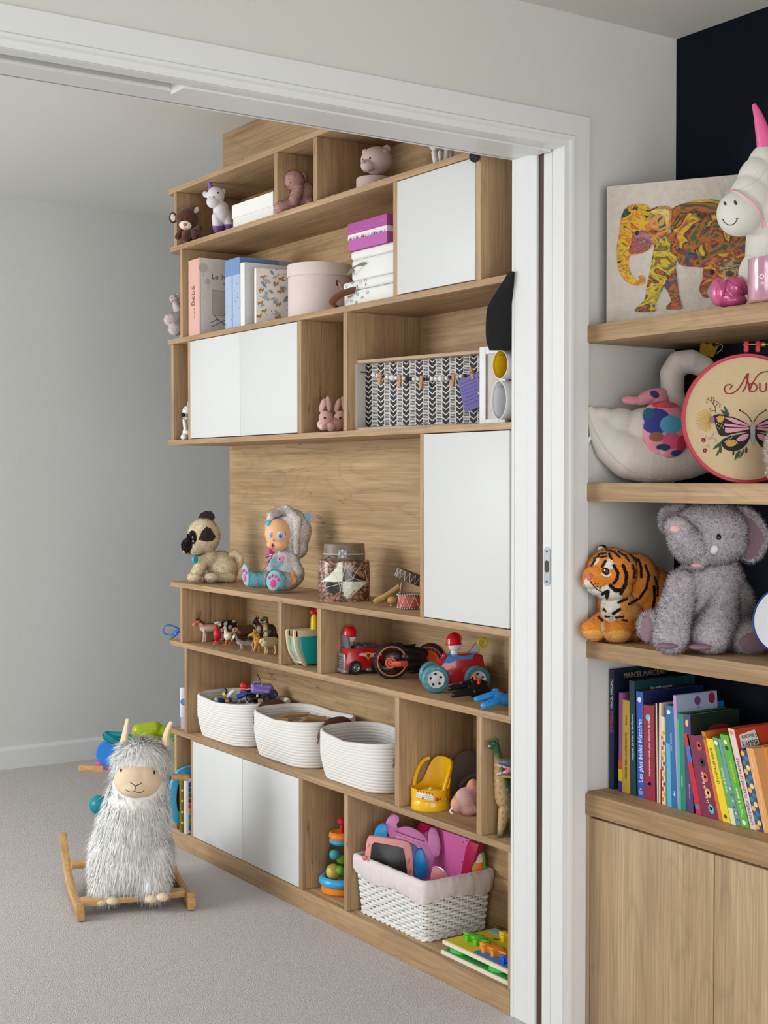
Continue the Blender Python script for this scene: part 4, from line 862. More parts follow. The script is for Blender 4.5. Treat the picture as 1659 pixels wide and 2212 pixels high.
MB().lathe([(0, -2.4 * T.s), (8.5 * T.s, -2.4 * T.s), (9 * T.s, 0), (8.5 * T.s, 2.4 * T.s), (0, 2.4 * T.s)], 20, Matrix.Translation(T.p(421.5, 1208.5, -28)) @ Matrix.Rotation(math.radians(62), 4, 'Z') @ Matrix.Rotation(math.pi / 2, 4, 'X')).build('tag', mat((52, 172, 196), 0.35), T)

# doll in a fluffy bear suit
T = Thing('baby_doll', 'seated baby doll in white and aqua fluffy bear suit with blue fringe', 'doll', spot(608, Z5, x=2.125))
def ps(P):
    P.base((248, 244, 240)); a = (150, 214, 224)
    P.mix(((578 - P.u) / 14).clip(0, 1) * (P.v > 1222), a); P.mix(np.where((np.hypot((P.u - 596) / 24, (P.v - 1254) / 24) < 1) & (P.d < -12), 0.95, 0), a); P.mix((1 - np.hypot((P.u - 596) / 22, (P.v - 1216) / 19)).clip(0, 0.45) * 2, (160, 206, 214))
specs = [T.E(614, 1224, 0, 30, 38, 26), T.E(622, 1240, 4, 34, 30, 28), T.K((628, 1205, -4), (642, 1236, -10), 14, 13), T.K((594, 1204, -6), (588, 1228, -14), 11, 10), T.K((600, 1250, -8), (548, 1252, -40), 18, 15), T.K((622, 1254, -10), (604, 1256, -36), 20, 19), T.E(541, 1250, -44, 13, 17, 11), T.E(598, 1254, -42, 16, 20, 10)]
b = blob(T, 'suit', specs, PLUSH, vox=1.3 * T.s, paint=ps)
fur(T, b, 'pile', 28000, 4.0, 0.55, HAIR, paint=ps, lay=0.2, jitter=0.32, nrm=0.45)
def sole(u, v, rx, rz, rot, d, nm, tilt):
    P = T.p(u, v, d); R_ = Matrix.Rotation(math.radians(tilt), 3, 'Z') @ Matrix.Rotation(-math.radians(rot), 3, 'Y')
    so = MB().sph(P, (rx * T.s, 4 * T.s, rz * T.s), 20, R=R_).build(nm, mat((146, 205, 214), 0.95, 0.5, 400, sheen=0.3), T)
    pk_ = mat((232, 62, 150), 0.6)
    def pad(du, dv, ru, rv): MB().sph(P + R_ @ Vector((du * T.s, -3.6 * T.s, dv * T.s)), (ru * T.s, 1.3 * T.s, rv * T.s), 12, R=R_).build('paw_pad', pk_, so)
    k = rx / 15.0
    pad(0, -6, 6.4 * k, 9); [pad(a * k, c, 2.7 * k, 4) for a, c in ((-9, 5), (-3.6, 9.5), (3.2, 9), (8.6, 4))]
sole(591.5, 1254, 16, 22, -8, -52, 'sole', -6); sole(530.5, 1242, 10.5, 23, 10, -52, 'sole', -42)
skin = mat((236, 184, 140), 0.42, 0, 30, 0.02, spec=0.4)
hd = blob(T, 'head', [T.E(602, 1152, -10, 30, 33, 30), T.E(588, 1176, -22, 12, 11, 12), T.E(603, 1176, -18, 20, 14, 18), T.E(590, 1164, -34, 5, 5, 5)], skin, vox=1.0 * T.s)
# hood: fluffy shell opened for the face
def ph(P): P.base((244, 240, 235)); P.mix((1 - np.hypot((P.u - 600) / 30, (P.v - 1106) / 14)).clip(0, 1), (170, 150, 150))
hood = blob(T, 'hood', [T.E(628, 1147, 14, 43, 47, 38), T.E(640, 1182, 12, 24, 24, 26), T.K((586, 1112, -14), (618, 1100, -12), 8, 9), T.K((618, 1100, -12), (642, 1122, -16), 9, 9), T.K((642, 1122, -16), (638, 1160, -20), 9, 9), T.K((638, 1160, -20), (640, 1192, -14), 8, 6), T.K((586, 1112, -14), (579, 1136, -12), 7, 4.5), T.K((579, 1136, -12), (578, 1152, -12), 4.5, 3)], PLUSH, vox=1.3 * T.s, paint=ph)
fur(T, hood, 'hood_pile', 20000, 4.2, 0.55, HAIR, paint=ph, lay=0.2, jitter=0.32, nrm=0.45)
er = blob(T, 'ear', [T.E(667, 1117, 4, 11.5, 13, 5, -15)], mat((214, 206, 200), 0.95, 0.5, 400, sheen=0.3), vox=1.0 * T.s); feature(T, er, 'inner_ear', 664.5, 1116.5, 6.5, 9, mat((136, 200, 214), 0.9, 0.3, 300), 2, rot=-10)
hairm = mat((118, 200, 222), 0.35, 0.25, 60, 0.06)
for pts, r in ((((580, 1132), (586, 1120), (600, 1113), (614, 1112), (626, 1118)), 6.5), (((582, 1126), (596, 1116), (612, 1112), (626, 1120)), 6.0), (((612, 1114), (622, 1122), (627, 1134), (632, 1142)), 5.0), (((620, 1116), (628, 1128), (631, 1142)), 4.5), (((580, 1136), (584, 1126), (592, 1120)), 4.0)): stroke(T, hd, 'hair_lock', pts, r, hairm, lift=1.5, n=8)
def doll_eye(u, v, ru, rv):
    e = feature(T, hd, 'eye', u, v, ru, rv, mat((226, 234, 244), 0.2), 1.6); feature(T, e, 'iris', u - 0.6, v + 0.5, ru * 0.72, rv * 0.78, mat((140, 170, 214), 0.2), 1.2); feature(T, e, 'pupil', u - ru * 0.25, v, ru * 0.34, rv * 0.42, BLACK, 1.6)
    feature(T, e, 'glint', u + ru * 0.1, v - rv * 0.35, ru * 0.2, rv * 0.2, WHITE, 1.6)
doll_eye(607, 1157, 8.6, 8.8); doll_eye(585, 1155.5, 3.8, 8.4)
for q in (((615, 1152), (618, 1151)), ((615.5, 1155), (619, 1155)), ((614, 1149.5), (616.5, 1147))): stroke(T, hd, 'eyelash', q, 0.45, BLACKM)
stroke(T, hd, 'eyebrow', [(600, 1141), (604, 1139.5), (608, 1140)], 0.8, mat((206, 196, 200), 0.6))
mo = feature(T, hd, 'lips', 589, 1178, 3.6, 4.6, mat((222, 120, 100), 0.4), 1.6); feature(T, mo, 'mouth_hole', 588.8, 1178, 1.8, 2.6, mat((92, 30, 26), 0.6), 1.4)
hb = [T.K((632, 1240, -24), (634, 1252, -28), 6, 6)] + [T.K((628 + 3.6 * i, 1250 + 2 * (i % 3), -30), (625 + 4.2 * i, 1262 - abs(i - 1.5) * 2, -34), 2.6, 1.9) for i in range(4)] + [T.K((626, 1244, -30), (621, 1247, -34), 2.6, 2.0)]
blob(T, 'hand', hb, mat((232, 170, 112), 0.4), vox=0.7 * T.s, smooth=3)
rb = mat((206, 62, 158), 0.4, 0.1, 80)
def ribbon(pts, w_, nm):
    q = smooth_path([T.p(*p) for p in pts], 5); MB().tube(q, w_ * T.s, 8, flat=0.3).build(nm, rb, T)
ribbon(((590, 1193, -36), (580, 1184, -42), (583, 1192, -44), (592, 1196, -38)), 3.6, 'bow_loop'); ribbon(((590, 1195, -36), (576, 1198, -40), (574, 1204, -42), (588, 1200, -38)), 3.2, 'bow_loop'); ribbon(((589, 1198, -36), (582, 1212, -36), (575, 1224, -34), (569, 1232, -34)), 2.6, 'ribbon_tail'); ribbon(((589, 1198, -36), (586, 1206, -38), (576, 1216, -38)), 2.4, 'ribbon_tail')
feature(T, b, 'heart_patch', 606, 1208, 8.5, 7, mat((226, 156, 196), 0.6), 2.4, rot=30); feature(T, b, 'heart_button', 604.5, 1208, 1.8, 2.2, mat((70, 30, 60), 0.5), 1.2, lift=2.2)

# patchwork jar
T = Thing('patchwork_jar', 'brown patchwork jar laced with white thread, with clasped metal lid', 'jar', spot(743.5, Z5, x=2.13))
r_ = 55.5 * T.s; hb_ = at(743, 1209, x=2.13).z - Z5
m = MB(); n = 150; rows = 84; vs = []; fs = []
prof = lambda t: r_ * (0.975 + 0.03 * math.sin(math.pi * t) + (-0.03 * max(0, (t - 0.94) / 0.06) ** 2))
for i in range(rows + 1):
    t = i / rows
    for j in range(n):
        a_ = 2 * math.pi * j / n; rr = prof(t); e = 3.2; ca, sa = math.cos(a_), math.sin(a_); k = (abs(ca) ** e + abs(sa) ** e) ** (-1 / e) ; k = 1 + (k - 1) * 0.35
        vs.append((rr * ca * k, rr * sa * k * 0.9, hb_ * t))
for i in range(rows):
    for j in range(n): fs.append((i * n + j, i * n + (j + 1) % n, (i + 1) * n + (j + 1) % n, (i + 1) * n + j))
fs += [tuple(range(n - 1, -1, -1)), tuple(range(rows * n, (rows + 1) * n))]
m.add(vs, fs)
me_ = m.build('body', vcmat(0.28, 0.5, 90, 0, 0.5, 0.5, 0.3), T, smooth=50)
def pj(P):
    f = P.d < 0; P.base((118, 74, 52))
    nz = np.sin(P.u * 0.31 + np.sin(P.v * 0.23) * 2) * np.sin(P.v * 0.37 + np.sin(P.u * 0.19) * 2.2) + 0.5 * np.sin(P.u * 1.1 + P.v * 0.8) * np.sin(P.v * 0.9 - P.u * 0.4)
    P.mix((nz * 1.4).clip(0, 0.8), (186, 150, 126)); P.mix((-nz * 1.5).clip(0, 0.85), (52, 38, 34))
    X = lambda x, y: (660 + x / 5.925, 1140 + y / 5.925)
    P.put(f & P.poly([X(185, 690), X(310, 610), X(400, 500), X(425, 440), X(480, 440), X(478, 690)]), (222, 226, 206)); P.put(f & P.poly([X(478, 690), X(800, 690), X(600, 860), X(540, 920), X(490, 860), X(470, 780)]), (214, 216, 198))
    P.put(f & P.poly([X(480, 520), X(560, 540), X(700, 620), X(790, 688), X(480, 688)]), (38, 32, 34)); P.put(f & P.poly([X(200, 695), X(470, 695), X(468, 800), X(350, 860), X(270, 780)]), (40, 34, 36))
    for pts in (((250, 700), (190, 610), (260, 440), (380, 690)), ((480, 440), (540, 430), (600, 560)),): pass
    for ln in ([X(165, 850), X(200, 895), X(245, 840), X(300, 910), X(370, 915), X(430, 840)], [X(460, 860), X(530, 925), X(590, 850), X(625, 810), X(680, 870)], [X(195, 480), X(240, 440), X(290, 480)], [X(500, 500), X(540, 430), X(600, 450)]): P.put(f & P.line(ln, 1.0), (150, 92, 60))
set_col(me_.data, paint_cols(T, verts_np(me_.data), pj))
X = lambda x, y: (660 + x / 5.925, 1140 + y / 5.925)
for i, ln in enumerate(([X(185, 500), X(215, 640), X(250, 770)], [X(240, 770), X(430, 720), X(610, 645)], [X(510, 500), X(610, 640), X(780, 690)], [X(730, 460), X(610, 640), X(635, 800)], [X(340, 550), X(430, 715), X(440, 850)], [X(520, 440), X(470, 660), X(440, 850)], [X(760, 560), X(800, 700)], [X(262, 690), X(255, 780)])): stroke(T, me_, 'thread', ln, 0.55, mat((226, 216, 202), 0.7), k=6)
lz = at(743, 1174, x=2.13).z - Z5
lid = MB().lathe([(0, hb_), (44.5 * T.s, hb_), (45 * T.s, hb_ + 0.004), (44 * T.s, lz - 0.004), (43 * T.s, lz), (0, lz + 0.001)], 44, sy=0.92).build('lid', mat((120, 106, 90), 0.4, 0.4, 70, 0.45), T)
MB().lathe([(45.6 * T.s, hb_ + 0.016), (46 * T.s, hb_ + 0.018), (45.6 * T.s, hb_ + 0.020)], 44, sy=0.92).build('beaded_rim', mat((190, 180, 168), 0.5, 0.6, 300), lid)
cl = MB().rbox(T.p(740, 1197, -44), (21 * T.s, 3 * T.s, 19 * T.s), 0.0012).build('clasp_plate', mat((150, 148, 146), 0.45, 0.1), T)
for du, dv in ((0, -7), (-6.5, 0), (6.5, 0), (0, 6)): MB().sph(T.p(740 + du, 1196.5 + dv, -46), 2.4 * T.s, 10).build('pearl', WHITE, cl)
for s_ in (-1, 1): MB().tube(smooth_path([T.p(740 + s_ * q, v, d) for q, v, d in ((12, 1203, -46), (22, 1200, -46), (34, 1206, -42), (40, 1209, -36))], 4), [2 * T.s] * 6 + [3.2 * T.s] * 4 + [5 * T.s] * 3, 8, flat=0.5).build('clasp_arm', mat((96, 90, 86), 0.4), cl)

# little percussion toys
tan = wood('X', (208, 170, 118), (184, 142, 92), crack=0.0)
T = Thing('rattle_drum', 'hand rattle drum with turned wooden handle and laced dark skin', 'toy drum', spot(850, Z5, x=2.15))
q = [(809, 1302, -14), (815, 1297.5, -14), (816.5, 1296.5, -14), (818, 1295.5, -14), (830, 1289, -12), (846, 1278, -8), (862, 1267, -4)]
MB().tube([T.p(*v) for v in q], [x * T.s for x in (6.6, 7.4, 6.6, 7.2, 6, 5.2, 5.6)], 14).build('handle', tan, T)
c0 = T.p(888, 1248, 8); axd = Vector((0.38, 0.0, 0.925)).normalized(); up_ = Vector((0, 1, 0)); M_ = frame(c0, axd.cross(up_) * -1, up_, axd)
R_ = 34 * T.s; hh = 10.5 * T.s
dr = MB().lathe([(0, -hh), (R_, -hh), (R_ * 1.02, 0), (R_, hh), (R_ * 0.9, hh + 1.5 * T.s), (0, hh + 2.5 * T.s)], 36, M_, sy=0.6).build('drum', mat((92, 74, 66), 0.6, 0.3, 150, 0.15), T)
lac = MB()
for i in range(18):
    a0 = 2 * math.pi * i / 18; a1 = a0 + math.pi / 18
    for aa, bb in ((a0, a1), (a1, a0 + 2 * math.pi / 18)): lac.tube([M_ @ Vector((R_ * 1.03 * math.cos(aa), R_ * 0.618 * math.sin(aa), hh * (0.9 if aa == a0 or bb > a1 else -0.9) * (1 if aa == a0 else -1))), M_ @ Vector((R_ * 1.03 * math.cos(bb), R_ * 0.618 * math.sin(bb), hh * (-0.9 if aa == a0 else 0.9)))], 0.55 * T.s, 5)
lac.build('lacing', mat((214, 200, 180), 0.7), T)
MB().tube([T.p(867, 1258, -16), T.p(865, 1272, -20), T.p(864, 1282, -20)], 0.7 * T.s, 5).build('cord', mat((220, 208, 190), 0.8), T)
MB().sph(T.p(864, 1285, -20), 5 * T.s, 12).build('bead', mat((214, 190, 160), 0.6), T)
T = Thing('toy_maraca', 'small round wooden maraca head beside the red drum', 'maraca', spot(847, Z5, x=2.125))
b = MB().sph(T.p(847, 1296.5, 0), (10.5 * T.s, 9.5 * T.s, 8.8 * T.s), 20).tube([T.p(856, 1297, 2), T.p(868, 1299, 10)], 3 * T.s, 10).build('head', tan, T)
MB().torus(T.p(847, 1296.5, 0), 10.3 * T.s, 0.6 * T.s, M=None, n=24).build('groove_ring', mat((150, 110, 72), 0.6), T)
T = Thing('red_drum', 'small red toy drum with white lacing at the foot of the tall door', 'toy drum', spot(890, Z5, x=2.145))
R_ = 30 * T.s; h_ = 30 * T.s
MB().lathe([(0, 0.001), (R_, 0.001), (R_, h_), (0, h_)], 36).build('shell', mat((186, 84, 76), 0.45, 0.1, 60, 0.05), T)
for z in (0.003, h_):
    MB().lathe([(R_ * 1.0, z - 0.002), (R_ * 1.05, z - 0.0015), (R_ * 1.05, z + 0.0015), (R_ * 1.0, z + 0.002)], 36).build('rim', mat((60, 44, 38), 0.6), T)
    m = MB(); [m.sph((R_ * 1.06 * math.cos(a_), R_ * 1.06 * math.sin(a_), z), 1.3 * T.s, 6) for a_ in np.linspace(0, 2 * math.pi, 36, endpoint=False)]; m.build('stitching', mat((226, 214, 200), 0.7), T)
MB().lathe([(0, h_ + 0.001), (R_ * 0.98, h_)], 36).build('skin', mat((206, 190, 168), 0.7), T)
m = MB()
for i in range(9):
    a0 = 2 * math.pi * i / 9; a1 = a0 + math.pi / 9; P0 = Vector((R_ * 1.02 * math.cos(a0), R_ * 1.02 * math.sin(a0), h_ - 0.002)); P1 = Vector((R_ * 1.03 * math.cos(a1), R_ * 1.03 * math.sin(a1), 0.006)); P2 = Vector((R_ * 1.02 * math.cos(a0 + 2 * math.pi / 9), R_ * 1.02 * math.sin(a0 + 2 * math.pi / 9), h_ - 0.002))
    m.tube([P0, P1], 0.7 * T.s, 5); m.tube([P1, P2], 0.7 * T.s, 5); m.sph(P1, 1.6 * T.s, 6)
m.build('lacing', mat((222, 208, 192), 0.7), T)
T = Thing('drum_bead', 'tiny wooden bead on a string lying before the red drum', 'bead', spot(845, Z5, py=1310.5))
MB().sph((0, 0, 3.2 * T.s), 3.1 * T.s, 12).tube([(2 * T.s, 0, 4 * T.s), (9 * T.s, 6 * T.s, 10 * T.s), (14 * T.s, 12 * T.s, 20 * T.s)], 0.5 * T.s, 5).build('bead', mat((212, 186, 160), 0.6), T)

# ------------------------------------------------------------------ toy animals on the narrow shelf
Z6 = BZ['s6']
def quad(name, label, px, py, body, neck, head, legs, paint, extra=(), vox=0.75, group='plastic toy animals'):
    """four-legged plastic animal: capsules for trunk, neck, head and jointed legs fused into one skin"""
    T = Thing(name, label, 'toy animal', spot(px, Z6, py=py), group=group)
    sp = [T.K(*body)] + ([T.K(*neck)] if neck else []) + [T.K(*h) for h in head]
    for (u0, v0), (u1, v1), (u2, v2), d, r in legs: sp += [T.K((u0, v0, d), (u1, v1, d), r * 1.5, r), T.K((u1, v1, d), (u2, v2, d), r, r * 0.85), T.E(u2 - 0.6, v2 + 0.4, d - 0.6, r * 1.25, r * 0.8)]
    sp += [T.K(*e) for e in extra]
    T.b = blob(T, 'body', sp, PLASTIC, vox=vox * T.s, smooth=3, paint=paint); return T
def legs4(f, r, vb, vt, rad, dd, vm=None):
    vm = vm or (vb + vt) / 2
    return [((f, vt), (f - 1, vm), (f - 2, vb), -dd, rad), ((f + 2, vt), (f + 3, vm), (f + 3, vb - 1.5), dd, rad), ((r, vt), (r + 2, vm), (r, vb), -dd, rad), ((r + 2, vt), (r + 4, vm), (r + 3, vb - 1.5), dd, rad)]
def pg(P): P.base((222, 196, 178)); P.mix(((1358 - P.v) / 12).clip(0, 1), (176, 92, 66)); P.put(P.line([(424, 1337), (440, 1345), (462, 1346)], 2.2), (70, 40, 32)); P.mix(((P.u < 419) * 0.8), (226, 150, 130))
T = quad('toy_goat', 'reddish brown toy goat with tall horns, first of the plastic animals', 446, 1386, ((440, 1356, 2), (466, 1355, 10), 9.5, 9), ((436, 1350, -2), (427, 1341, -4), 6.5, 5.2), [((427, 1341, -4), (418, 1350, -8), 5.4, 3.2)], legs4(441, 466, 1386, 1362, 1.9, 4.5), pg, [((429, 1343, -9), (433, 1340, -11), 1.6, 2.6), ((419, 1352, -8), (419.5, 1356, -8), 1.4, 0.9)])
for q in (((426, 1336, -6), (426.5, 1327, -7), (427.5, 1318.5, -4)), ((430, 1336, -1), (432.5, 1328, -2), (434.5, 1321, 2))): MB().tube(smooth_path([T.p(*v) for v in q], 4), [2.0 * T.s * (1 - 0.75 * i / 8) for i in range(9)], 8).build('horn', mat((150, 84, 58), 0.5), T)
feature(T, T.b, 'eye', 423.5, 1341, 0.9, 0.9, BLACK)
def pcw(P):
    P.base((34, 30, 30)); w = np.sin(P.u * 0.33 + 1.0) * np.sin(P.v * 0.27 + P.u * 0.1 + 0.7); P.put(w > 0.32, (226, 220, 212)); P.put(P.v > 1368, (226, 220, 212)); P.put(P.line([(460, 1344), (474, 1348)], 4.5), (232, 226, 220)); P.put(P.el(460, 1358, 5, 5), (224, 150, 120))
T = quad('toy_cow', 'black and white toy cow standing behind the red rooster', 488, 1384, ((476, 1353, 0), (503, 1350, 12), 11, 11), ((474, 1350, -3), (466, 1349, -6), 7, 6), [((466, 1349, -6), (459, 1356, -10), 5.5, 4)], legs4(480, 502, 1382, 1360, 2.3, 5), pcw, [((468, 1345, -10), (473, 1343, -13), 1.6, 2.2), ((512, 1346, 14), (513, 1358, 14), 1.3, 1.6)])
feature(T, T.b, 'eye', 463, 1350, 0.9, 0.9, BLACK)
T = Thing('toy_rooster', 'plain red toy rooster on a small round base', 'toy animal', spot(468.5, Z6, py=1391), group='plastic toy animals')
rr = mat((196, 30, 44), 0.35)
blob(T, 'body', [T.E(468.5, 1371, 0, 8, 13, 8), T.E(467, 1357, -1, 5, 6, 5), T.K((468, 1352, -1), (468.5, 1354, 0), 2, 2.6), T.K((462.5, 1358, -4), (464, 1358, -3), 1.2, 2), T.E(474, 1372, 3, 5, 10, 5), T.K((466, 1382, 0), (466, 1390, 0), 1.8, 1.6), T.K((471.5, 1382, 0), (471.5, 1390, 0), 1.8, 1.6)], rr, vox=0.8 * T.s, smooth=3)
MB().lathe([(0, 0.0002), (10 * T.s, 0.0002), (9.4 * T.s, 2 * T.s), (0, 2.2 * T.s)], 24, sy=0.6).build('base', rr, T)
T = Thing('toy_goose', 'white toy goose with orange beak and orange base', 'toy animal', spot(491, Z6, py=1393), group='plastic toy animals')
def pgo(P): P.base((236, 232, 222)); P.put((P.v < 1363) & (P.u < 484.6), (236, 150, 40)); P.put(P.v > 1382, (232, 112, 34))
b = blob(T, 'body', [T.E(492.5, 1374, 2, 9, 9.5, 8), T.K((488.5, 1370, 0), (486.5, 1357.5, -2), 4.6, 3.4), T.E(486, 1356, -2, 3.8, 3.8), T.K((484, 1357.5, -4), (481.6, 1359, -6), 2, 1.2), T.E(500, 1373, 8, 5, 5, 5), T.K((489, 1381, -1), (488, 1391, -2), 1.7, 1.4), T.K((495, 1381, 3), (497, 1391, 2), 1.7, 1.4)], PLASTIC, vox=0.75 * T.s, smooth=3, paint=pgo)
MB().lathe([(0, 0.0002), (10 * T.s, 0.0002), (9.4 * T.s, 1.5 * T.s), (0, 1.6 * T.s)], 24, sy=0.6).build('base', mat((234, 108, 34), 0.35), T); feature(T, b, 'eye', 484.8, 1355.3, 0.8, 0.8, BLACK)
def pra(P): P.base((104, 70, 48)); P.mix(((P.v - 1366) / 14).clip(0, 0.6), (60, 40, 30)); P.put(np.sin(P.u * 0.9 + P.v * 0.3) > 0.82, (70, 46, 34)); P.mix((1 - np.hypot(P.u - 507, P.v - 1364) / 11).clip(0, 1), (170, 124, 84))
T = quad('toy_ram', 'brown toy ram with curled horns in the middle of the animals', 524, 1393, ((517, 1366, 0), (540, 1361, 12), 12, 12), ((513, 1362, -4), (508, 1361, -6), 8, 7), [((508, 1362, -7), (503, 1368, -11), 6, 4)], legs4(513, 538, 1398, 1374, 2.6, 5), pra)
for du, dd in ((0, -12), (7, 2)): MB().tube([T.p(508 + du + 5.2 * math.cos(t) * (1 - t / 12), 1362 - 5.4 * math.sin(t) * (1 - t / 12), dd - t * 0.5) for t in np.linspace(0.4, 6.2, 18)], [2.2 * T.s * (1 - 0.04 * i) for i in range(18)], 8).build('horn', mat((186, 146, 100), 0.5, 0.3, 300), T)
def pdn(P): P.base((150, 138, 128)); P.mix(((1386 - P.v) / 8).clip(0, 0.85) * (P.u > 512), (52, 44, 42)); P.put(P.el(504.5, 1376, 3.4, 4), (236, 228, 216)); P.put(P.line([(508, 1366), (516, 1378), (530, 1384)], 1.6), (34, 28, 28)); P.put(P.v > 1401, (28, 24, 24)); P.mix(((P.v - 1388) / 10).clip(0, 0.5), (216, 204, 192))
T = quad('toy_donkey', 'small grey toy donkey with white muzzle at the shelf front', 528, 1405, ((518, 1387, 0), (542, 1389, 8), 7, 6.6), ((516, 1383, -2), (509, 1370, -4), 5, 4.2), [((509, 1369, -4), (504.5, 1377, -8), 3.8, 2.8)], legs4(521, 545, 1405, 1392, 1.8, 3.4), pdn, [((510, 1366, -3), (509, 1360, -4), 1.4, 0.8), ((512, 1366, 0), (513, 1361, 1), 1.4, 0.8), ((549, 1387, 8), (551, 1397, 8), 0.9, 1.3)])
feature(T, T.b, 'eye', 506, 1371, 0.7, 0.8, BLACK)
def pkg(P): P.base((222, 164, 62)); P.mix((1 - np.hypot(P.u - 553, P.v - 1384) / 9).clip(0, 0.6), (240, 196, 104)); P.put(P.el(535, 1372.5, 1.8, 1.6), (60, 30, 20))
T = Thing('toy_kangaroo', 'yellow toy kangaroo standing upright with tall ears', 'toy animal', spot(555, Z6, py=1409), group='plastic toy animals')
b = blob(T, 'body', [T.E(556, 1384, 3, 8, 13, 8), T.K((552, 1374, 0), (548, 1370, -2), 5.4, 4.8), T.K((547, 1370, -3), (537, 1373, -7), 4.4, 2.2), T.K((549, 1366, -1), (548.5, 1359, -1), 1.9, 0.9), T.K((552, 1367, 3), (553, 1361, 4), 1.7, 0.9), T.K((551, 1381, -6), (546, 1389, -9), 2, 1.5), T.K((553, 1391, -3), (551, 1400, -5), 3.6, 2), T.K((551, 1400, -5), (547, 1408, -8), 1.8, 1.5), T.K((559, 1391, 3), (560, 1400, 2), 3.6, 2), T.K((560, 1400, 2), (558, 1407.5, -2), 1.8, 1.5), T.K((562, 1392, 8), (570, 1404, 12), 3, 1.4)], PLASTIC, vox=0.75 * T.s, smooth=3, paint=pkg)
feature(T, b, 'eye', 543, 1369, 0.8, 0.8, BLACK)
def psh(P): P.base((206, 192, 148)); nz = np.sin(P.u * 1.3 + np.sin(P.v * 1.1)) * np.sin(P.v * 1.4); P.mix((nz - 0.1).clip(0, 0.7), (120, 104, 66)); P.put(P.el(563.5, 1384, 3.5, 5), (228, 214, 176)); P.put(P.line([(562, 1379), (567, 1376)], 1.8), (50, 40, 32))
T = quad('toy_sheep', 'cream woolly toy sheep at the front edge of the animals', 578, 1413, ((573, 1388, 0), (592, 1387, 8), 11.5, 11), ((569, 1383, -3), (566, 1381, -4), 6, 5), [((566, 1381, -5), (562.5, 1387, -8), 4.4, 2.8)], legs4(575, 594, 1412, 1397, 2.1, 4.2), psh, [((568, 1379, -8), (571, 1382, -10), 1.6, 2)])
T = quad('toy_horse', 'dark brown toy horse with pale chest behind the kangaroo', 560, 1388, ((562, 1360, 2), (580, 1360, 18), 10, 9), ((560, 1354, 0), (553, 1341, -3), 7, 5), [((553, 1340, -3), (547, 1347, -7), 4.6, 2.8)], legs4(563, 580, 1386, 1366, 2, 4.5), lambda P: (P.base((92, 52, 40)), P.put((P.v < 1350) & (P.u < 560), (46, 34, 32)), P.put(P.el(559, 1359, 5, 8), (206, 176, 164))), [((554, 1336, -2), (553, 1329, -2), 1.8, 0.8), ((557, 1337, 2), (558, 1331, 3), 1.7, 0.8)])
T = Thing('toy_dinosaur', 'dark green toy tyrannosaur with yellow chest among the animals', 'toy animal', spot(580, Z6, py=1395), group='plastic toy animals')
def ptr(P): P.base((46, 48, 34)); P.mix((1 - np.hypot((P.u - 573) / 8, (P.v - 1362) / 22)).clip(0, 0.9) * 1.6, (188, 180, 122)); P.put((P.v < 1339) & (P.u < 580), (96, 104, 52)); P.put(P.line([(564, 1344), (574, 1342)], 1.2), (224, 216, 180))
b = blob(T, 'body', [T.E(584, 1366, 4, 14, 19, 12), T.K((577, 1358, 0), (573, 1345, -3), 9, 7), T.E(572, 1337.5, -4, 8, 6.5, 6), T.K((568, 1339, -7), (564.5, 1340, -9), 4.6, 3.2), T.K((568, 1344.5, -6), (565, 1345.5, -8), 2.4, 1.6), T.K((572, 1362, -9), (567, 1366, -12), 2, 1.5), T.K((577, 1378, -3), (576, 1394, -6), 5, 3), T.K((590, 1378, 4), (591, 1393, 2), 5, 3), T.K((594, 1374, 10), (604, 1386, 18), 7, 3)], PLASTIC, vox=0.8 * T.s, smooth=3, paint=ptr)
feature(T, b, 'eye', 570.5, 1334.5, 0.9, 0.9, BLACK)
T = quad('toy_deer', 'brown toy deer with white-striped face at the back beside the divider', 596, 1388, ((598, 1362, 10), (612, 1362, 22), 9, 8), ((598, 1356, 6), (592, 1342, 2), 5.6, 4.4), [((592, 1340, 2), (584.5, 1345, -2), 4.4, 2.4)], legs4(598, 610, 1386, 1368, 1.8, 3.5), lambda P: (P.base((120, 82, 62)), P.put(P.line([(584, 1346), (590, 1338)], 1.6), (232, 222, 210)), P.put(P.el(583.5, 1345.5, 2, 2), (40, 30, 28))), [((591, 1337, 2), (587.5, 1332, 2), 1.8, 1.0), ((595, 1337, 6), (597, 1331.5, 8), 1.8, 1.0)])
feature(T, T.b, 'eye', 589, 1338.5, 0.9, 0.9, BLACK)
T = Thing('toy_duck', 'little orange toy duck tucked behind the sheep', 'toy animal', spot(591, Z6, py=1407), group='plastic toy animals')
blob(T, 'body', [T.E(596, 1399, 0, 5, 6, 5), T.E(592, 1391, -1, 3.4, 3.6), T.K((590, 1404, 0), (590, 1407, -1), 1.6, 1.8), T.K((597, 1403, 0), (597, 1407, -1), 1.6, 1.8), T.K((590, 1392, -3), (588, 1393, -4), 1.4, 0.9)], mat((228, 128, 44), 0.35), vox=0.7 * T.s, smooth=2)
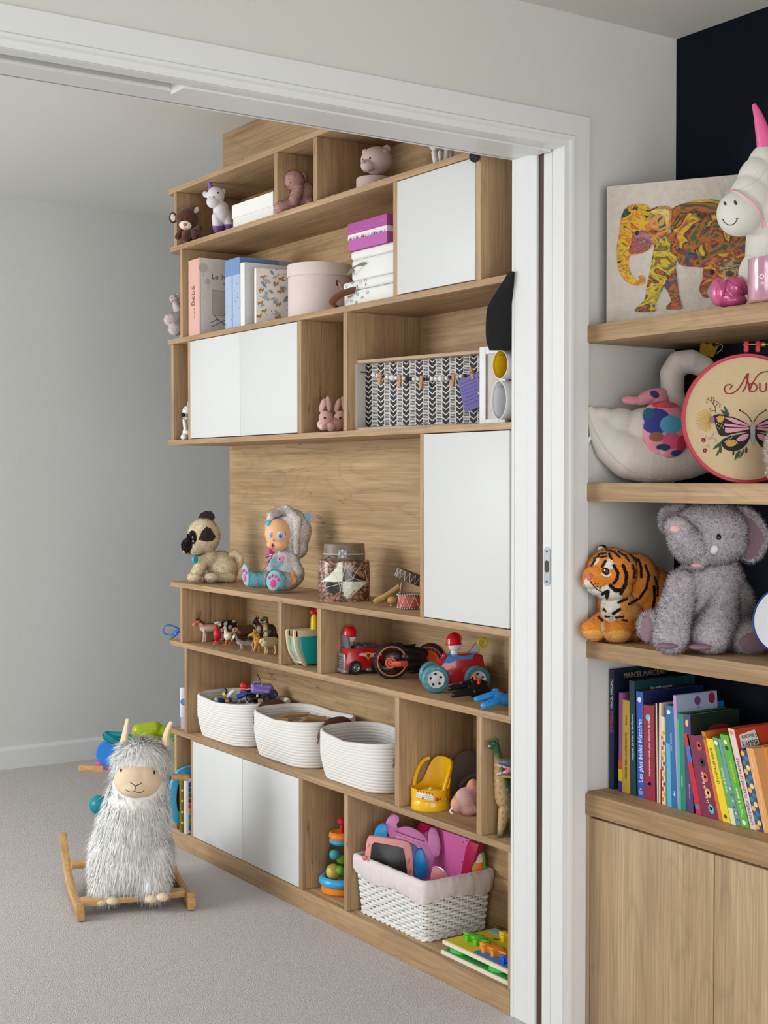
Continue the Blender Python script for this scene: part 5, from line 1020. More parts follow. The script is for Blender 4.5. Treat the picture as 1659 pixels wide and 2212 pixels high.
# blue corded toy at the free end of the shelf
T = Thing('toy_stethoscope', 'blue looped plastic cord with plug lying on the free shelf end', 'toy', spot(376, Z6, x=2.035))
bl = mat((72, 132, 204), 0.35)
MB().tube(smooth_path([T.p(u, v, d) for u, v, d in ((387, 1359, 6), (376, 1353, 0), (363, 1350, -6), (355, 1354, -8), (352.5, 1361, -8), (355, 1368, -6), (362, 1371, -2), (370, 1370, 0))], 5), 1.8 * T.s, 8).build('cord', bl, T)
MB().tube([T.p(366, 1371, -2), T.p(372, 1370, -2), T.p(378, 1366, 0), T.p(388, 1362, 4)], [2.6 * T.s, 3.6 * T.s, 4.4 * T.s, 4 * T.s], 8).build('plug_body', bl, T)
MB().tube([T.p(382, 1371, -4), T.p(378, 1367, -2), T.p(374, 1363, 0)], [3.6 * T.s, 3.2 * T.s, 2 * T.s], 8).build('side_arm', bl, T)
MB().tube([T.p(379, 1373, -6), T.p(371, 1379, -8), T.p(366, 1382, -9)], [1.8 * T.s, 1.6 * T.s, 0.8 * T.s], 8).build('metal_tip', mat((120, 112, 100), 0.3, metal=0.7), T)
# wooden cradle
T = Thing('toy_cradle', 'teal and pale wood toy cradle in the square compartment', 'toy cradle', (2.032, 3.50, Z6), rot=0.0)
cw_ = mat((226, 204, 172), 0.55, 0.05, 60, 0.04); kx = 0.00158; kz = 0.00137
outer_ = [(-1, 74), (1, 79), (7, 79), (8, 70), (8, 50), (13, 30), (24, 8), (28, 3), (24, 0), (18, 6), (6, 28), (1, 48), (0, 62)]
for d0 in (0.0, 0.044): MB().prism([(x * kx, z * kz) for x, z in outer_], d0, d0 + 0.006).prism([((96 - x) * kx, z * kz) for x, z in outer_], d0, d0 + 0.006).bx(4 * kx, 92 * kx, d0, d0 + 0.006, 64 * kz, 78 * kz).build('end_frame', cw_, T, smooth=30, bev=0.0008)
MB().prism([(x * kx, z * kz) for x, z in ((15, 64), (86, 64), (84, 40), (70, 4), (28, 4), (18, 34))], 0.002, 0.0055).build('teal_panel', mat((20, 178, 178), 0.45), T, smooth=0)
MB().prism([(x * kx, z * kz) for x, z in ((7, 64), (15, 64), (18, 34), (28, 4), (24, 4), (10, 32))], 0.001, 0.046).build('side_panel', mat((140, 190, 172), 0.5), T, smooth=0)
MB().bx(20 * kx, 76 * kx, 0.006, 0.044, 6 * kz, 9 * kz).build('bottom', cw_, T, smooth=0)
T = Thing('toy_chicken', 'yellow plastic toy with red top standing in the cradle', 'toy', (2.118, 3.526, Z6 + 10 * kz))
MB().tube([(0, 0, 0.0), (0, 0, 0.06), (0, 0, 0.125), (0, 0, 0.136)], [0.014, 0.014, 0.012, 0.007], 16).build('body', mat((236, 200, 20), 0.4), T)
MB().sph((-0.004, 0, 0.140), (0.012, 0.008, 0.010), 14, R=Matrix.Rotation(0.5, 3, 'Y')).sph((0.006, 0, 0.146), (0.008, 0.007, 0.008), 12).build('crest', mat((206, 36, 40), 0.4), T)

# ------------------------------------------------------------------ vehicles
def wheel(T, P, r, w, tyre, hub, rim=0.62, R=None, hubname='hub', spokes=0, spoke_m=None):
    """wheel with its axle along local y, seen from -y"""
    R4 = Matrix.Translation(P) @ (R.to_4x4() if R else Matrix.Identity(4)) @ Matrix.Rotation(math.pi / 2, 4, 'X')
    ty = MB().lathe([(r * rim, -w / 2), (r * 0.9, -w / 2), (r, -w * 0.3), (r, w * 0.3), (r * 0.9, w / 2), (r * rim, w / 2), (r * rim, -w / 2)], 32, R4).build('tyre', tyre, T)
    hb = MB().lathe([(0, w * 0.36), (r * rim * 0.35, w * 0.38), (r * rim * 0.55, w * 0.28), (r * rim * 0.9, w * 0.44), (r * rim, w * 0.46), (r * rim, -w * 0.3), (0, -w * 0.3)], 32, R4).build(hubname, hub, T)
    for i in range(spokes):
        a_ = 2 * math.pi * i / spokes + 0.4
        MB().sph(R4 @ Vector((r * rim * 0.66 * math.cos(a_), r * rim * 0.66 * math.sin(a_), w * 0.36)), (r * rim * 0.15, r * rim * 0.1, r * rim * 0.15), 8).build('hub_slot', spoke_m or BLACKM, hb)
    return ty
RED = mat((190, 24, 36), 0.25, coat=0.4); SILV = mat((158, 160, 164), 0.3, metal=0.6); TYRE = mat((24, 23, 25), 0.7, 0.2, 300)
def peg_driver(T, c, k, neckrgb=(206, 130, 40), collar_m=None):
    """plain peg driver: white neck and blank head under a red safety helmet"""
    p = Thing('peg_driver', T.plabel, 'toy figure', T.M @ c, rot=T.rot, group='helmeted peg drivers')
    s = k
    MB().lathe([(0, -0.3 * s), (6.5 * s, -0.3 * s), (7 * s, 3 * s), (5.5 * s, 6 * s), (0, 6 * s)], 20).build('collar', collar_m or mat(neckrgb, 0.5), p)
    MB().sph((0, 0, 15 * s), (11 * s, 10.5 * s, 11 * s), 20).build('head', mat((232, 230, 232), 0.3), p)
    h = MB().lathe([(14.5 * s, 16.5 * s), (13 * s, 19 * s), (12.4 * s, 26 * s), (9 * s, 32.5 * s), (4.5 * s, 35.5 * s), (0, 36.3 * s)], 28, Matrix.Rotation(math.radians(-4), 4, 'Y')).build('helmet', mat((206, 22, 34), 0.2, coat=0.5), p)
    for a_ in (-0.5, 0.0, 0.5): MB().tube([Vector((12.8 * s * math.cos(t) * math.cos(a_), 12.8 * s * math.sin(a_) * (0.3 + 0.7 * math.cos(t)), (23 + 13.6 * math.sin(t)) * s)) for t in np.linspace(0.0, math.pi, 12)], 0.9 * s, 6).build('helmet_rib', mat((206, 22, 34), 0.2, coat=0.5), h)
T = Thing('toy_fire_truck', 'red toy fire truck with silver grille on the vehicle shelf', 'toy truck', spot(768, Z6, py=1457.5), rot=-YAW + math.radians(24)); T.plabel = 'peg driver in red helmet riding the fire truck'
k = T.s; W_ = 52 * k
MB().prism([(x * k, z * k) for x, z in ((-19, 9), (-21, 26), (-17, 44), (-13, 55), (30, 57), (64, 55), (66, 10), (20, 9))], 1.5 * k, W_).build('body', RED, T, smooth=25, bev=0.0012)
MB().prism([(x * k, z * k) for x, z in ((14, 46), (62, 44), (62, 38), (30, 36), (8, 42))], 0.6 * k, 2 * k).build('side_flash', mat((226, 200, 206), 0.3), T, smooth=0)
gr = MB().rbox((-21 * k, W_ / 2, 27 * k), (6 * k, W_ * 0.72, 36 * k), 2.5 * k, 3).build('grille', SILV, T)
for i in range(5): MB().bx(-24.4 * k, -23.6 * k, W_ * 0.2, W_ * 0.8, (14 + 5.5 * i) * k, (16 + 5.5 * i) * k).build('grille_bar', mat((96, 98, 102), 0.4, metal=0.5), gr, smooth=0)
MB().rbox((-21 * k, W_ / 2, 8 * k), (12 * k, W_ * 1.04, 9 * k), 3 * k, 3).build('bumper', SILV, T); MB().rbox((45 * k, W_ / 2, 9 * k), (38 * k, W_ * 1.02, 8 * k), 2 * k, 2).build('sill', SILV, T)
ws = MB().prism([(-8 * k, 54 * k), (-13 * k, 56 * k), (-17 * k, 84 * k), (-13 * k, 84 * k)], 4 * k, W_ - 4 * k).build('windscreen', mat((120, 124, 132), 0.15, metal=0.3), T, smooth=25)
MB().rbox((30 * k, W_ / 2, 58 * k), (56 * k, W_ * 0.86, 6 * k), 2 * k, 2).build('roof', mat((74, 74, 82), 0.3), T)
for x in (8, 26, 44): MB().bx((x - 1) * k, (x + 1) * k, W_ * 0.08, W_ * 0.92, 60 * k, 62.5 * k).build('roof_rib', mat((110, 110, 118), 0.3), T, smooth=0)
for x in (0, 52):
    for y in (2 * k, W_ - 2 * k): wheel(T, Vector((x * k, y, 15.2 * k)), 15 * k, 9 * k, TYRE, mat((128, 130, 134), 0.35, metal=0.5), 0.6, spokes=6)
MB().prism([(x * k, z * k) for x, z in ((24, 46), (30, 48), (36, 46), (36, 38), (30, 31), (24, 38))], -0.6 * k, 1.6 * k).build('badge', mat((226, 190, 40), 0.35, metal=0.2), T, smooth=0); MB().prism([(x * k, z * k) for x, z in ((26.5, 44), (33.5, 44), (33.5, 39), (30, 34.5), (26.5, 39))], -1.0 * k, 1 * k).build('badge_field', RED, T, smooth=0)
peg_driver(T, Vector((0 * k, W_ / 2 + 4 * k, 61 * k)), k * 1.15)
# stunt motorbike
T = Thing('stunt_motorbike', 'black and orange stunt motorbike toy with big hollow wheels', 'toy motorbike', spot(845.5, Z6, py=1466), rot=-YAW + math.radians(8))
k = T.s; OR = mat((236, 84, 34), 0.3); BK = mat((22, 21, 23), 0.35)
c = Vector((0, 0, 38.5 * k)); Ry = Matrix.Rotation(math.pi / 2, 4, 'X')
wt = MB().lathe([(29 * k, -8 * k), (35 * k, -9 * k), (38.5 * k, -5 * k), (38.5 * k, 5 * k), (35 * k, 9 * k), (29 * k, 8 * k), (29 * k, -8 * k)], 48, Matrix.Translation(c) @ Ry).build('front_tyre', TYRE, T)
MB().torus(c + Vector((0, -8.6 * k, 0)), 31.5 * k, 1.7 * k, n=48).build('orange_ring', mat((214, 112, 78), 0.4), T)
for i in range(36):
    a_ = 2 * math.pi * i / 36; MB().box((0, 0, 0), (3.4 * k, 13 * k, 2.4 * k), Matrix.Translation(c + Vector((38.6 * k * math.cos(a_), 0, 38.6 * k * math.sin(a_)))) @ Matrix.Rotation(-a_ + math.pi / 2, 4, 'Y')).build('tread_block', TYRE, wt, smooth=0)
MB().sph(c + Vector((4 * k, 2 * k, 6 * k)), (20 * k, 6 * k, 15 * k), 16).sph(c + Vector((-4 * k, 2 * k, -16 * k)), (22 * k, 5 * k, 8 * k), 14).build('wheel_insert', mat((70, 70, 74), 0.25, 0.5, 60, 0.5, metal=0.4), T)
ca_ = MB().cyl(c + Vector((-3 * k, -11 * k, -3 * k)), c + Vector((-3 * k, -3 * k, -3 * k)), 12 * k, n=24).build('crank_disc', OR, T)
MB().torus(c + Vector((-3 * k, -11.4 * k, -3 * k)), 7.5 * k, 1.2 * k, n=24).build('disc_groove', mat((150, 44, 20), 0.5), ca_); MB().box(c + Vector((-3 * k, -11.4 * k, -3 * k)), (4 * k, 1.4 * k, 4 * k)).build('disc_bolt', BK, ca_, smooth=0)
MB().rbox(c + Vector((16 * k, -13 * k, -5 * k)), (36 * k, 5 * k, 13 * k), 4 * k, 3).build('crank_arm', OR, T)
for i in range(5): MB().box(c + Vector((19 * k + i * 3 * k, -15.6 * k, -5 * k)), (1.2 * k, 1.2 * k, 11 * k)).build('grip_rib', mat((180, 50, 20), 0.5), T, smooth=0)
c2 = Vector((88 * k, 18 * k, 35 * k))
blob(T, 'frame', [('c', c + Vector((18 * k, 4 * k, 26 * k)), c + Vector((70 * k, 10 * k, 14 * k)), 10 * k, 12 * k), ('c', c + Vector((16 * k, 2 * k, -10 * k)), c + Vector((70 * k, 10 * k, -10 * k)), 14 * k, 14 * k), ('c', c + Vector((34 * k, 2 * k, 8 * k)), c + Vector((60 * k, 8 * k, 6 * k)), 15 * k, 15 * k), ('c', c + Vector((2 * k, 0, 36 * k)), c + Vector((20 * k, 4 * k, 34 * k)), 4 * k, 5 * k), ('c', c + Vector((44 * k, 0, -24 * k)), c + Vector((80 * k, 12 * k, -22 * k)), 5 * k, 6 * k), ('c', c + Vector((30 * k, 4 * k, 30 * k)), c + Vector((54 * k, 8 * k, 34 * k)), 3 * k, 2 * k)], BK, vox=1.4 * k, smooth=3)
M2 = Matrix.Translation(c2) @ Matrix.Rotation(math.radians(-24), 4, 'Z') @ Ry
MB().lathe([(25 * k, -16 * k), (35 * k, -15 * k), (37 * k, -8 * k), (37 * k, 24 * k), (30 * k, 28 * k), (0, 28 * k)], 44, M2 @ Matrix.Scale(-1, 4, (0, 0, 1))).build('rear_tyre', TYRE, T)
od = MB().lathe([(0, 8 * k), (14 * k, 9 * k), (22 * k, 12 * k), (32 * k, 16 * k), (33.5 * k, 14 * k), (33 * k, 4 * k)], 44, M2).build('orange_disc', OR, T)
for i in range(18):
    a_ = 2 * math.pi * i / 18; MB().box(Vector((27 * k * math.cos(a_), 27 * k * math.sin(a_), 14.6 * k)), (4 * k, 3 * k, 2.2 * k), M2 @ Matrix.Rotation(0, 4, 'Z')).build('disc_lug', mat((206, 66, 24), 0.4), od, smooth=0)
MB().torus((0, 0, 0), 33 * k, 3 * k, M=M2 @ Matrix.Translation((0, 0, -26 * k)) @ Matrix.Rotation(math.pi / 2, 4, 'X'), n=40).build('far_ring', mat((120, 48, 36), 0.5), T)
# remote-control car
T = Thing('remote_control_car', 'red toy stunt car with clear aqua wheels and yellow steering wheel', 'toy car', spot(940, Z6, py=1496.5), rot=-YAW + math.radians(10)); T.plabel = 'peg driver in red helmet riding the red stunt car'
k = T.s; AQ = mat((112, 190, 206), 0.08, 0.25, 90, 0.25, trans=0.55, ior=1.35)
HW = mat((226, 226, 230), 0.35)
for P, r in ((Vector((0, 0, 30 * k)), 30), (Vector((93 * k, 0, 28 * k)), 29), (Vector((8 * k, 66 * k, 30 * k)), 30), (Vector((98 * k, 66 * k, 28 * k)), 29)): wheel(T, P, r * k, 22 * k, AQ, HW, 0.62, spokes=5)
CB = MB().prism([(x * k, z * k) for x, z in ((6, 46), (14, 56), (30, 72), (40, 78), (92, 82), (108, 78), (112, 60), (116, 44), (104, 20), (26, 16), (14, 24))], 10 * k, 56 * k).build('body', RED, T, smooth=25, bev=0.0025)
MB().bx(24 * k, 100 * k, 14 * k, 52 * k, 8 * k, 17 * k).build('chassis', mat((216, 214, 214), 0.4), T, smooth=0, bev=0.001)
MB().prism([(x * k, z * k) for x, z in ((22, 64), (34, 76), (46, 80), (62, 76), (84, 80), (90, 84), (84, 70), (66, 70), (48, 68), (34, 62))], 8.4 * k, 57 * k).build('seat_trim', mat((58, 130, 206), 0.3), T, smooth=25)
for x, z, r in ((40, 52, 2.6), (36, 40, 2.8), (78, 40, 2.8), (72, 26, 2.2)): MB().torus((x * k, 9.6 * k, z * k), r * k, 0.8 * k, n=14).build('flower_print', mat((226, 150, 165), 0.5), T)
MB().prism([(x * k, z * k) for x, z in ((22, 52), (30, 50), (26, 44), (20, 48))], 9.4 * k, 10.4 * k).build('headlamp', mat((230, 222, 222), 0.3), T, smooth=0)
MB().sph((27 * k, 30 * k, 76 * k), (6 * k, 6 * k, 7 * k), 14).build('beacon', RED, T)
MB().prism([(x * k, z * k) for x, z in ((84, 80), (106, 80), (106, 104), (98, 102), (90, 92))], 28 * k, 40 * k).build('roll_bar', mat((206, 206, 196), 0.35), T, smooth=20, bev=0.001)
sw = MB().torus((109 * k, 16 * k, 105 * k), 9.5 * k, 2.6 * k, n=28).build('steering_wheel', mat((222, 206, 30), 0.35), T)
MB().cyl((109 * k, 15 * k, 105 * k), (109 * k, 18 * k, 105 * k), 4.5 * k, n=16).build('wheel_hub', mat((214, 196, 26), 0.35), sw)
for a_ in (0.5, 2.6, 4.7): MB().tube([(109 * k, 16.5 * k, 105 * k), (109 * k + 9 * k * math.cos(a_), 16.5 * k, 105 * k + 9 * k * math.sin(a_))], 1.3 * k, 6).build('wheel_spoke', mat((214, 196, 26), 0.35), sw)
MB().cyl((109 * k, 18 * k, 105 * k), (104 * k, 32 * k, 98 * k), 2 * k, n=10).build('steering_column', mat((206, 206, 196), 0.35), T)
peg_driver(T, Vector((50 * k, 32 * k, 79 * k)), k * 1.28, collar_m=mat((222, 220, 224), 0.4))
# controllers
def controller(name, lab, px, py, rgb, rot, pts_arms, body, extra):
    T = Thing(name, lab, 'controller', spot(px, Z6, py=py), rot=None)
    m_ = mat(rgb, 0.32); b = blob(T, 'case', [T.K(*q) for q in body + pts_arms], m_, vox=1.0 * T.s, smooth=4); extra(T, b); return T
def ex1(T, b):
    for u, v in ((1026.5, 1462), (1034.5, 1472)): MB().lathe([(0, 0), (3 * T.s, 0), (3.6 * T.s, 7 * T.s), (5.4 * T.s, 9 * T.s), (5.4 * T.s, 11 * T.s), (0, 11.6 * T.s)], 16, Matrix.Translation(T.p(u, v + 6, -8))).build('joystick', OR, T)
    for q in (((992, 1478), (998, 1474)), ((1019, 1470), (1020, 1476))): stroke(T, b, 'marking', q, 0.8, mat((150, 150, 155), 0.5))
controller('black_controller', 'black remote control with two orange sticks lying before the red car', 1010, 1509, (26, 26, 29), 0, [((1004, 1480, -6), (971, 1487, -24), 9, 6), ((1014, 1494, -22), (979, 1501, -40), 9, 6.5)], [((1010, 1484, 2), (1044, 1482, 8), 15, 13), ((1024, 1494, -14), (1048, 1490, -4), 13, 12), ((1020, 1474, 4), (1036, 1474, 6), 9, 9)], ex1)
def ex2(T, b): feature(T, b, 'screen', 1086, 1494, 12, 5, mat((120, 36, 56), 0.15), 2.5, rot=-8); [feature(T, b, 'button', u, v, 2.6, 1.6, mat((30, 120, 196), 0.4), 1.4) for u, v in ((1065, 1500), (1064, 1512), (1056, 1517))]
controller('blue_controller', 'bright blue remote control with two prongs at the shelf front', 1060, 1529, (44, 148, 226), 0, [((1066, 1500, -4), (1029, 1510, -22), 8, 5.5), ((1076, 1513, -16), (1045, 1524, -36), 9, 7.5)], [((1072, 1502, 0), (1100, 1506, 2), 12, 13), ((1078, 1512, -10), (1100, 1514, -8), 12, 12), ((1068, 1492, 2), (1074, 1492, 2), 5, 5)], ex2)

# ------------------------------------------------------------------ cotton rope baskets
Z7 = BZ['s7']
def rope_mat():
    m, nt, b = _new('cotton_rope'); n = nt.nodes; L = nt.links; tc = n.new('ShaderNodeTexCoord')
    uv = n.new('ShaderNodeUVMap'); uv.uv_map = 'UVMap'
    wv = n.new('ShaderNodeTexWave'); wv.wave_type = 'BANDS'; wv.bands_direction = 'DIAGONAL'; wv.inputs['Scale'].default_value = 1.0; wv.inputs['Distortion'].default_value = 0.6
    L.new(uv.outputs[0], wv.inputs['Vector'])
    r = n.new('ShaderNodeValToRGB'); r.color_ramp.elements[0].color = lin((226, 222, 216)); r.color_ramp.elements[1].color = lin((250, 248, 244)); L.new(wv.outputs['Fac'], r.inputs[0]); L.new(r.outputs[0], b.inputs['Base Color'])
    b.inputs['Roughness'].default_value = 0.95; b.inputs['Specular IOR Level'].default_value = 0.1
    bp = n.new('ShaderNodeBump'); bp.inputs['Strength'].default_value = 0.4; bp.inputs['Distance'].default_value = 0.003; L.new(wv.outputs['Fac'], bp.inputs['Height']); L.new(bp.outputs[0], b.inputs['Normal'])
    return m
ROPE = rope_mat()
def rr_path(hx, hy, r, n=10):
    """rounded rectangle outline"""
    out = []
    for cx, cy, a0 in ((hx - r, hy - r, 0), (-hx + r, hy - r, 90), (-hx + r, -hy + r, 180), (hx - r, -hy + r, 270)):
        for i in range(n + 1):
            a = math.radians(a0 + 90 * i / n); out.append((cx + r * math.cos(a), cy + r * math.sin(a)))
    res = []
    for i in range(len(out)):
        a, b = out[i], out[(i + 1) % len(out)]; L = math.hypot(b[0] - a[0], b[1] - a[1]); k = max(1, int(L / 0.02))
        for j in range(k): res.append((a[0] + (b[0] - a[0]) * j / k, a[1] + (b[1] - a[1]) * j / k))
    return res
def rope_basket(lab, y0, y1, x0=2.036, x1=2.250, h=0.134, coils=15, dip=0.012):
    T = Thing('rope_basket', lab, 'basket', ((x0 + x1) / 2, (y0 + y1) / 2, Z7), rot=0.0, group='white rope baskets')
    hx, hy = (x1 - x0) / 2, (y1 - y0) / 2; path = rr_path(1, 1, 0.5); 
    base = rr_path(hx, hy, 0.085); n = len(base); acc = [0]
    for i in range(n): a, b = base[i], base[(i + 1) % n]; acc.append(acc[-1] + math.hypot(b[0] - a[0], b[1] - a[1]))
    def shell(inset, zs, bulge, nm, mt):
        vs = []; uvs = []
        for t, z, bu in zs:
            s = 0.87 + 0.13 * min(1, (t * 1.9)) ** 0.6; s += 0.0
            for i, (x, y) in enumerate(base):
                L = math.hypot(x, y); ox, oy = x / L, y / L
                sag = dip * (1 - abs(y) / hy) ** 1.2 * t * (1 if x < 0 else 0.5)
                vs.append((x * s + ox * (bu - inset), y * s + oy * (bu - inset), z - sag * t)); uvs.append((acc[i] * 150, z * 300 + acc[i] * 40))
        fs = []; R_ = len(zs)
        for i in range(R_ - 1):
            for j in range(n): fs.append((i * n + j, i * n + (j + 1) % n, (i + 1) * n + (j + 1) % n, (i + 1) * n + j))
        me = bpy.data.meshes.new(nm); me.from_pydata(vs, [], fs); uvl = me.uv_layers.new(name='UVMap')
        for lp in me.loops: uvl.data[lp.index].uv = uvs[lp.vertex_index]
        me.shade_smooth(); me.materials.append(mt); return attach(bpy.data.objects.new(nm, me), T)
    zs = []; per = 6
    for c in range(coils):
        for q in range(per + (1 if c == coils - 1 else 0)):
            f = q / per; z = h * (c + f) / coils; zs.append((z / h, z + 0.0006, 0.0030 * math.sin(math.pi * f) ** 0.6))
    shell(0.0, zs, 0, 'rope_wall', ROPE)
    zi = [(t, z, -b_) for t, z, b_ in zs]; zi = [(1.0, h + 0.0028, 0.0005)] + zi[::-1]
    shell(0.0085, zi, 0, 'inner_wall', ROPE)
    rim = [(x * 1.0 - 0.0036 * x / math.hypot(x, y), y - 0.0036 * y / math.hypot(x, y), h + 0.001 - dip * (1 - abs(y) / hy) ** 1.2 * (1 if x < 0 else 0.5)) for x, y in base]
    MB().tube(rim, 0.0056, 8, closed=True).build('rim_coil', mat((234, 231, 226), 0.95, 0.6, 260, 0.06), T)
    MB().add([(x * 0.9, y * 0.9, 0.006) for x, y in base], [tuple(range(n))]).build('bottom', mat((222, 218, 212), 0.95), T, smooth=0)
    T.hx, T.hy, T.h = hx, hy, h
    # leather strap handle on the near end
    for e in (-1, 1):
        st = smooth_path([Vector(q) for q in ((-0.062, e * hy * 1.0, h * 0.66), (-0.058, e * (hy + 0.012), h * 0.86), (-0.03, e * (hy + 0.018), h * 1.04), (0.02, e * (hy + 0.018), h * 1.06), (0.05, e * (hy + 0.012), h * 0.9), (0.056, e * hy * 1.0, h * 0.66))], 6)
        hd_ = MB()
        vs = []; 
        for i, p in enumerate(st): vs += [p + Vector((0, 0, 0.011)), p + Vector((0, -e * 0.002, -0.011)), p + Vector((0, e * 0.003, -0.011)), p + Vector((0, e * 0.003, 0.011))]
        fs = []
        for i in range(len(st) - 1):
            for j in range(4): fs.append((i * 4 + j, i * 4 + (j + 1) % 4, i * 4 + 4 + (j + 1) % 4, i * 4 + 4 + j))
        hd_.add(vs, fs); ho = hd_.build('leather_handle', LEATHER, T, smooth=40)
        for q in (st[1], st[-2]): MB().sph(q + Vector((0, e * 0.003, 0)), 0.0035, 10).build('rivet', steel, ho)
    return T
B1 = rope_basket('white rope basket full of small plastic toys, first of the three', 3.842, 4.205)
B2 = rope_basket('white rope basket of wooden blocks, middle of the three', 3.452, 3.812)
B3 = rope_basket('white rope basket with dark contents, nearest the divider', 3.058, 3.418, dip=0.016)
# wooden blocks in the middle basket
blk = wood('X', (206, 172, 128), (186, 150, 106), crack=0.0)
random.seed(21)
for i in range(24):
    lay = i // 8
    T = Thing('wooden_plank', 'plain wooden building plank in the middle rope basket', 'wooden block', (B2.loc.x + random.uniform(-0.055, 0.06), B2.loc.y + random.uniform(-0.115, 0.115), Z7 + 0.092 + 0.0095 * lay + 0.0002 * i), rot=random.uniform(0, 3.14), group='wooden planks in the middle basket')
    MB().box((0, 0, 0), (0.062, 0.017, 0.009), Matrix.Rotation(random.uniform(-0.16, 0.16), 4, 'Y') @ Matrix.Rotation(random.uniform(-0.2, 0.2), 4, 'X')).build('plank', blk, T, smooth=0, bev=0.0006)
T = Thing('wood_fill', 'heap of wooden planks lower in the middle rope basket', 'wooden block', (B2.loc.x, B2.loc.y, Z7 + 0.03), rot=0.0); T.e['kind'] = 'stuff'
m = MB()
for i in range(90): m.box((random.uniform(-0.07, 0.07), random.uniform(-0.135, 0.135), random.uniform(0.0, 0.058)), (0.062, 0.017, 0.009), None) if i % 2 else m.box((random.uniform(-0.07, 0.07), random.uniform(-0.135, 0.135), random.uniform(0.0, 0.058)), (0.017, 0.062, 0.009))
m.build('planks', blk, T, smooth=0)
# toys in the first basket (placed by their own sizes)
def toy(name, lab, cat, px, py, x): 
    p = at(px, py, x=x); return Thing(name, lab, cat, p)
T = toy('purple_toy_car', 'lilac plastic toy buggy with roll bar on top of the first rope basket', 'toy car', 566, 1500, 2.185)
k = T.s; LI = mat((140, 118, 190), 0.35)
blob(T, 'body', [T.K((548, 1482, -2), (582, 1484, 4), 7, 8), T.K((582, 1484, 4), (590, 1498, 8), 8, 7), T.K((550, 1490, -4), (580, 1494, 0), 9, 9)], LI, vox=1.0 * k)
MB().tube(smooth_path([T.p(547, 1484, -8), T.p(548, 1474, -8), T.p(556, 1472, -8), T.p(564, 1473, -8), T.p(566, 1482, -8)], 4), 1.3 * k, 8).build('roll_bar', mat((150, 146, 160), 0.3), T)
MB().tube(smooth_path([T.p(563, 1478, 0), T.p(561, 1466, 0), T.p(557, 1459, 0), T.p(555, 1453, 0)], 4), 0.9 * k, 6).build('antenna', BLACKM, T)
for u, v, d in ((590, 1500, -6), (573, 1508, -14)): wheel(T, T.p(u, v, d), 10 * k, 10 * k, mat((40, 34, 56), 0.6), mat((60, 52, 90), 0.5), 0.5)
T = toy('black_toy_truck', 'black plastic toy vehicle with yellow lamp on the first rope basket', 'toy car', 545, 1508, 2.16); k = T.s
blob(T, 'body', [T.K((536, 1498, -4), (556, 1492, 0), 8, 7), T.K((540, 1508, -4), (570, 1510, 4), 9, 10), T.K((566, 1500, 4), (584, 1506, 8), 8, 9)], BK, vox=1.0 * k, smooth=2)
MB().rbox(T.p(555, 1491, -8), (4 * k, 4 * k, 8 * k), 1 * k).build('lamp', mat((226, 206, 120), 0.4), T); MB().rbox(T.p(556, 1503, -12), (5 * k, 4 * k, 6 * k), 1.2 * k).build('lamp', mat((230, 226, 130), 0.4), T)
MB().sph(T.p(541, 1512, -14), (7 * k, 6 * k, 7 * k), 14).build('wheel', mat((60, 60, 64), 0.4), T)
T = toy('white_toy_kart', 'white and yellow toy racing kart on the first rope basket', 'toy car', 500, 1510, 2.12); k = T.s
MB().tube([T.p(490, 1506, -4), T.p(500, 1496, -2), T.p(506, 1492, 0)], [5 * k, 7 * k, 5 * k], 10, flat=0.7).build('bonnet', WHITE, T)
for q in (((484, 1502), (488, 1495)), ): MB().cyl(T.p(483, 1503, -4), T.p(488, 1499, -4), 6 * k, n=16).build('yellow_wheel', mat((230, 180, 60), 0.4), T)
MB().rbox(T.p(491, 1514, -10), (9 * k, 6 * k, 6 * k), 1.4 * k, M=None).build('nose', mat((222, 156, 30), 0.4), T); MB().cyl(T.p(482, 1494, 2), T.p(486, 1494, 8), 7 * k, n=16).build('rear_wheel', BK, T)
MB().rbox(T.p(498, 1512, -6), (12 * k, 8 * k, 8 * k), 2 * k).build('chassis', mat((48, 40, 70), 0.4), T)
T = toy('blue_toy_brick', 'glossy royal blue plastic toy part in the first rope basket', 'toy', 522, 1504, 2.13); k = T.s
MB().tube([T.p(512, 1506, -6), T.p(520, 1503, -4), T.p(531, 1498, -2)], [5 * k, 6.5 * k, 5.5 * k], 12).build('body', mat((36, 84, 176), 0.3), T)
T = toy('red_toy_cap', 'red rounded plastic cap resting on the first basket heap', 'toy', 527, 1482, 2.14); k = T.s
MB().lathe([(0, -2 * k), (9 * k, -2 * k), (10 * k, 1 * k), (9.5 * k, 6 * k), (6 * k, 10 * k), (0, 11.5 * k)], 20, Matrix.Translation(T.p(527, 1484, 0)) @ Matrix.Rotation(0.25, 4, 'Y'), sy=0.85).build('cap', mat((200, 24, 34), 0.35), T)
MB().rbox(T.p(525, 1493, 0), (13 * k, 9 * k, 8 * k), 3 * k).build('base', mat((190, 36, 58), 0.4), T)
T = toy('blue_white_toy', 'navy and white plastic toy at the rim of the first rope basket', 'toy', 474, 1514, 2.115); k = T.s
MB().sph(T.p(467, 1513, -4), (6 * k, 6 * k, 6 * k), 14).build('white_end', WHITE, T); MB().tube([T.p(471, 1514, -4), T.p(478, 1515, -2), T.p(486, 1517, 0)], [6 * k, 7 * k, 6 * k], 12).build('navy_end', mat((34, 62, 140), 0.35), T)
T = toy('grey_toy_engine', 'grey metallic toy engine block in the first rope basket', 'toy', 508, 1514, 2.125); k = T.s
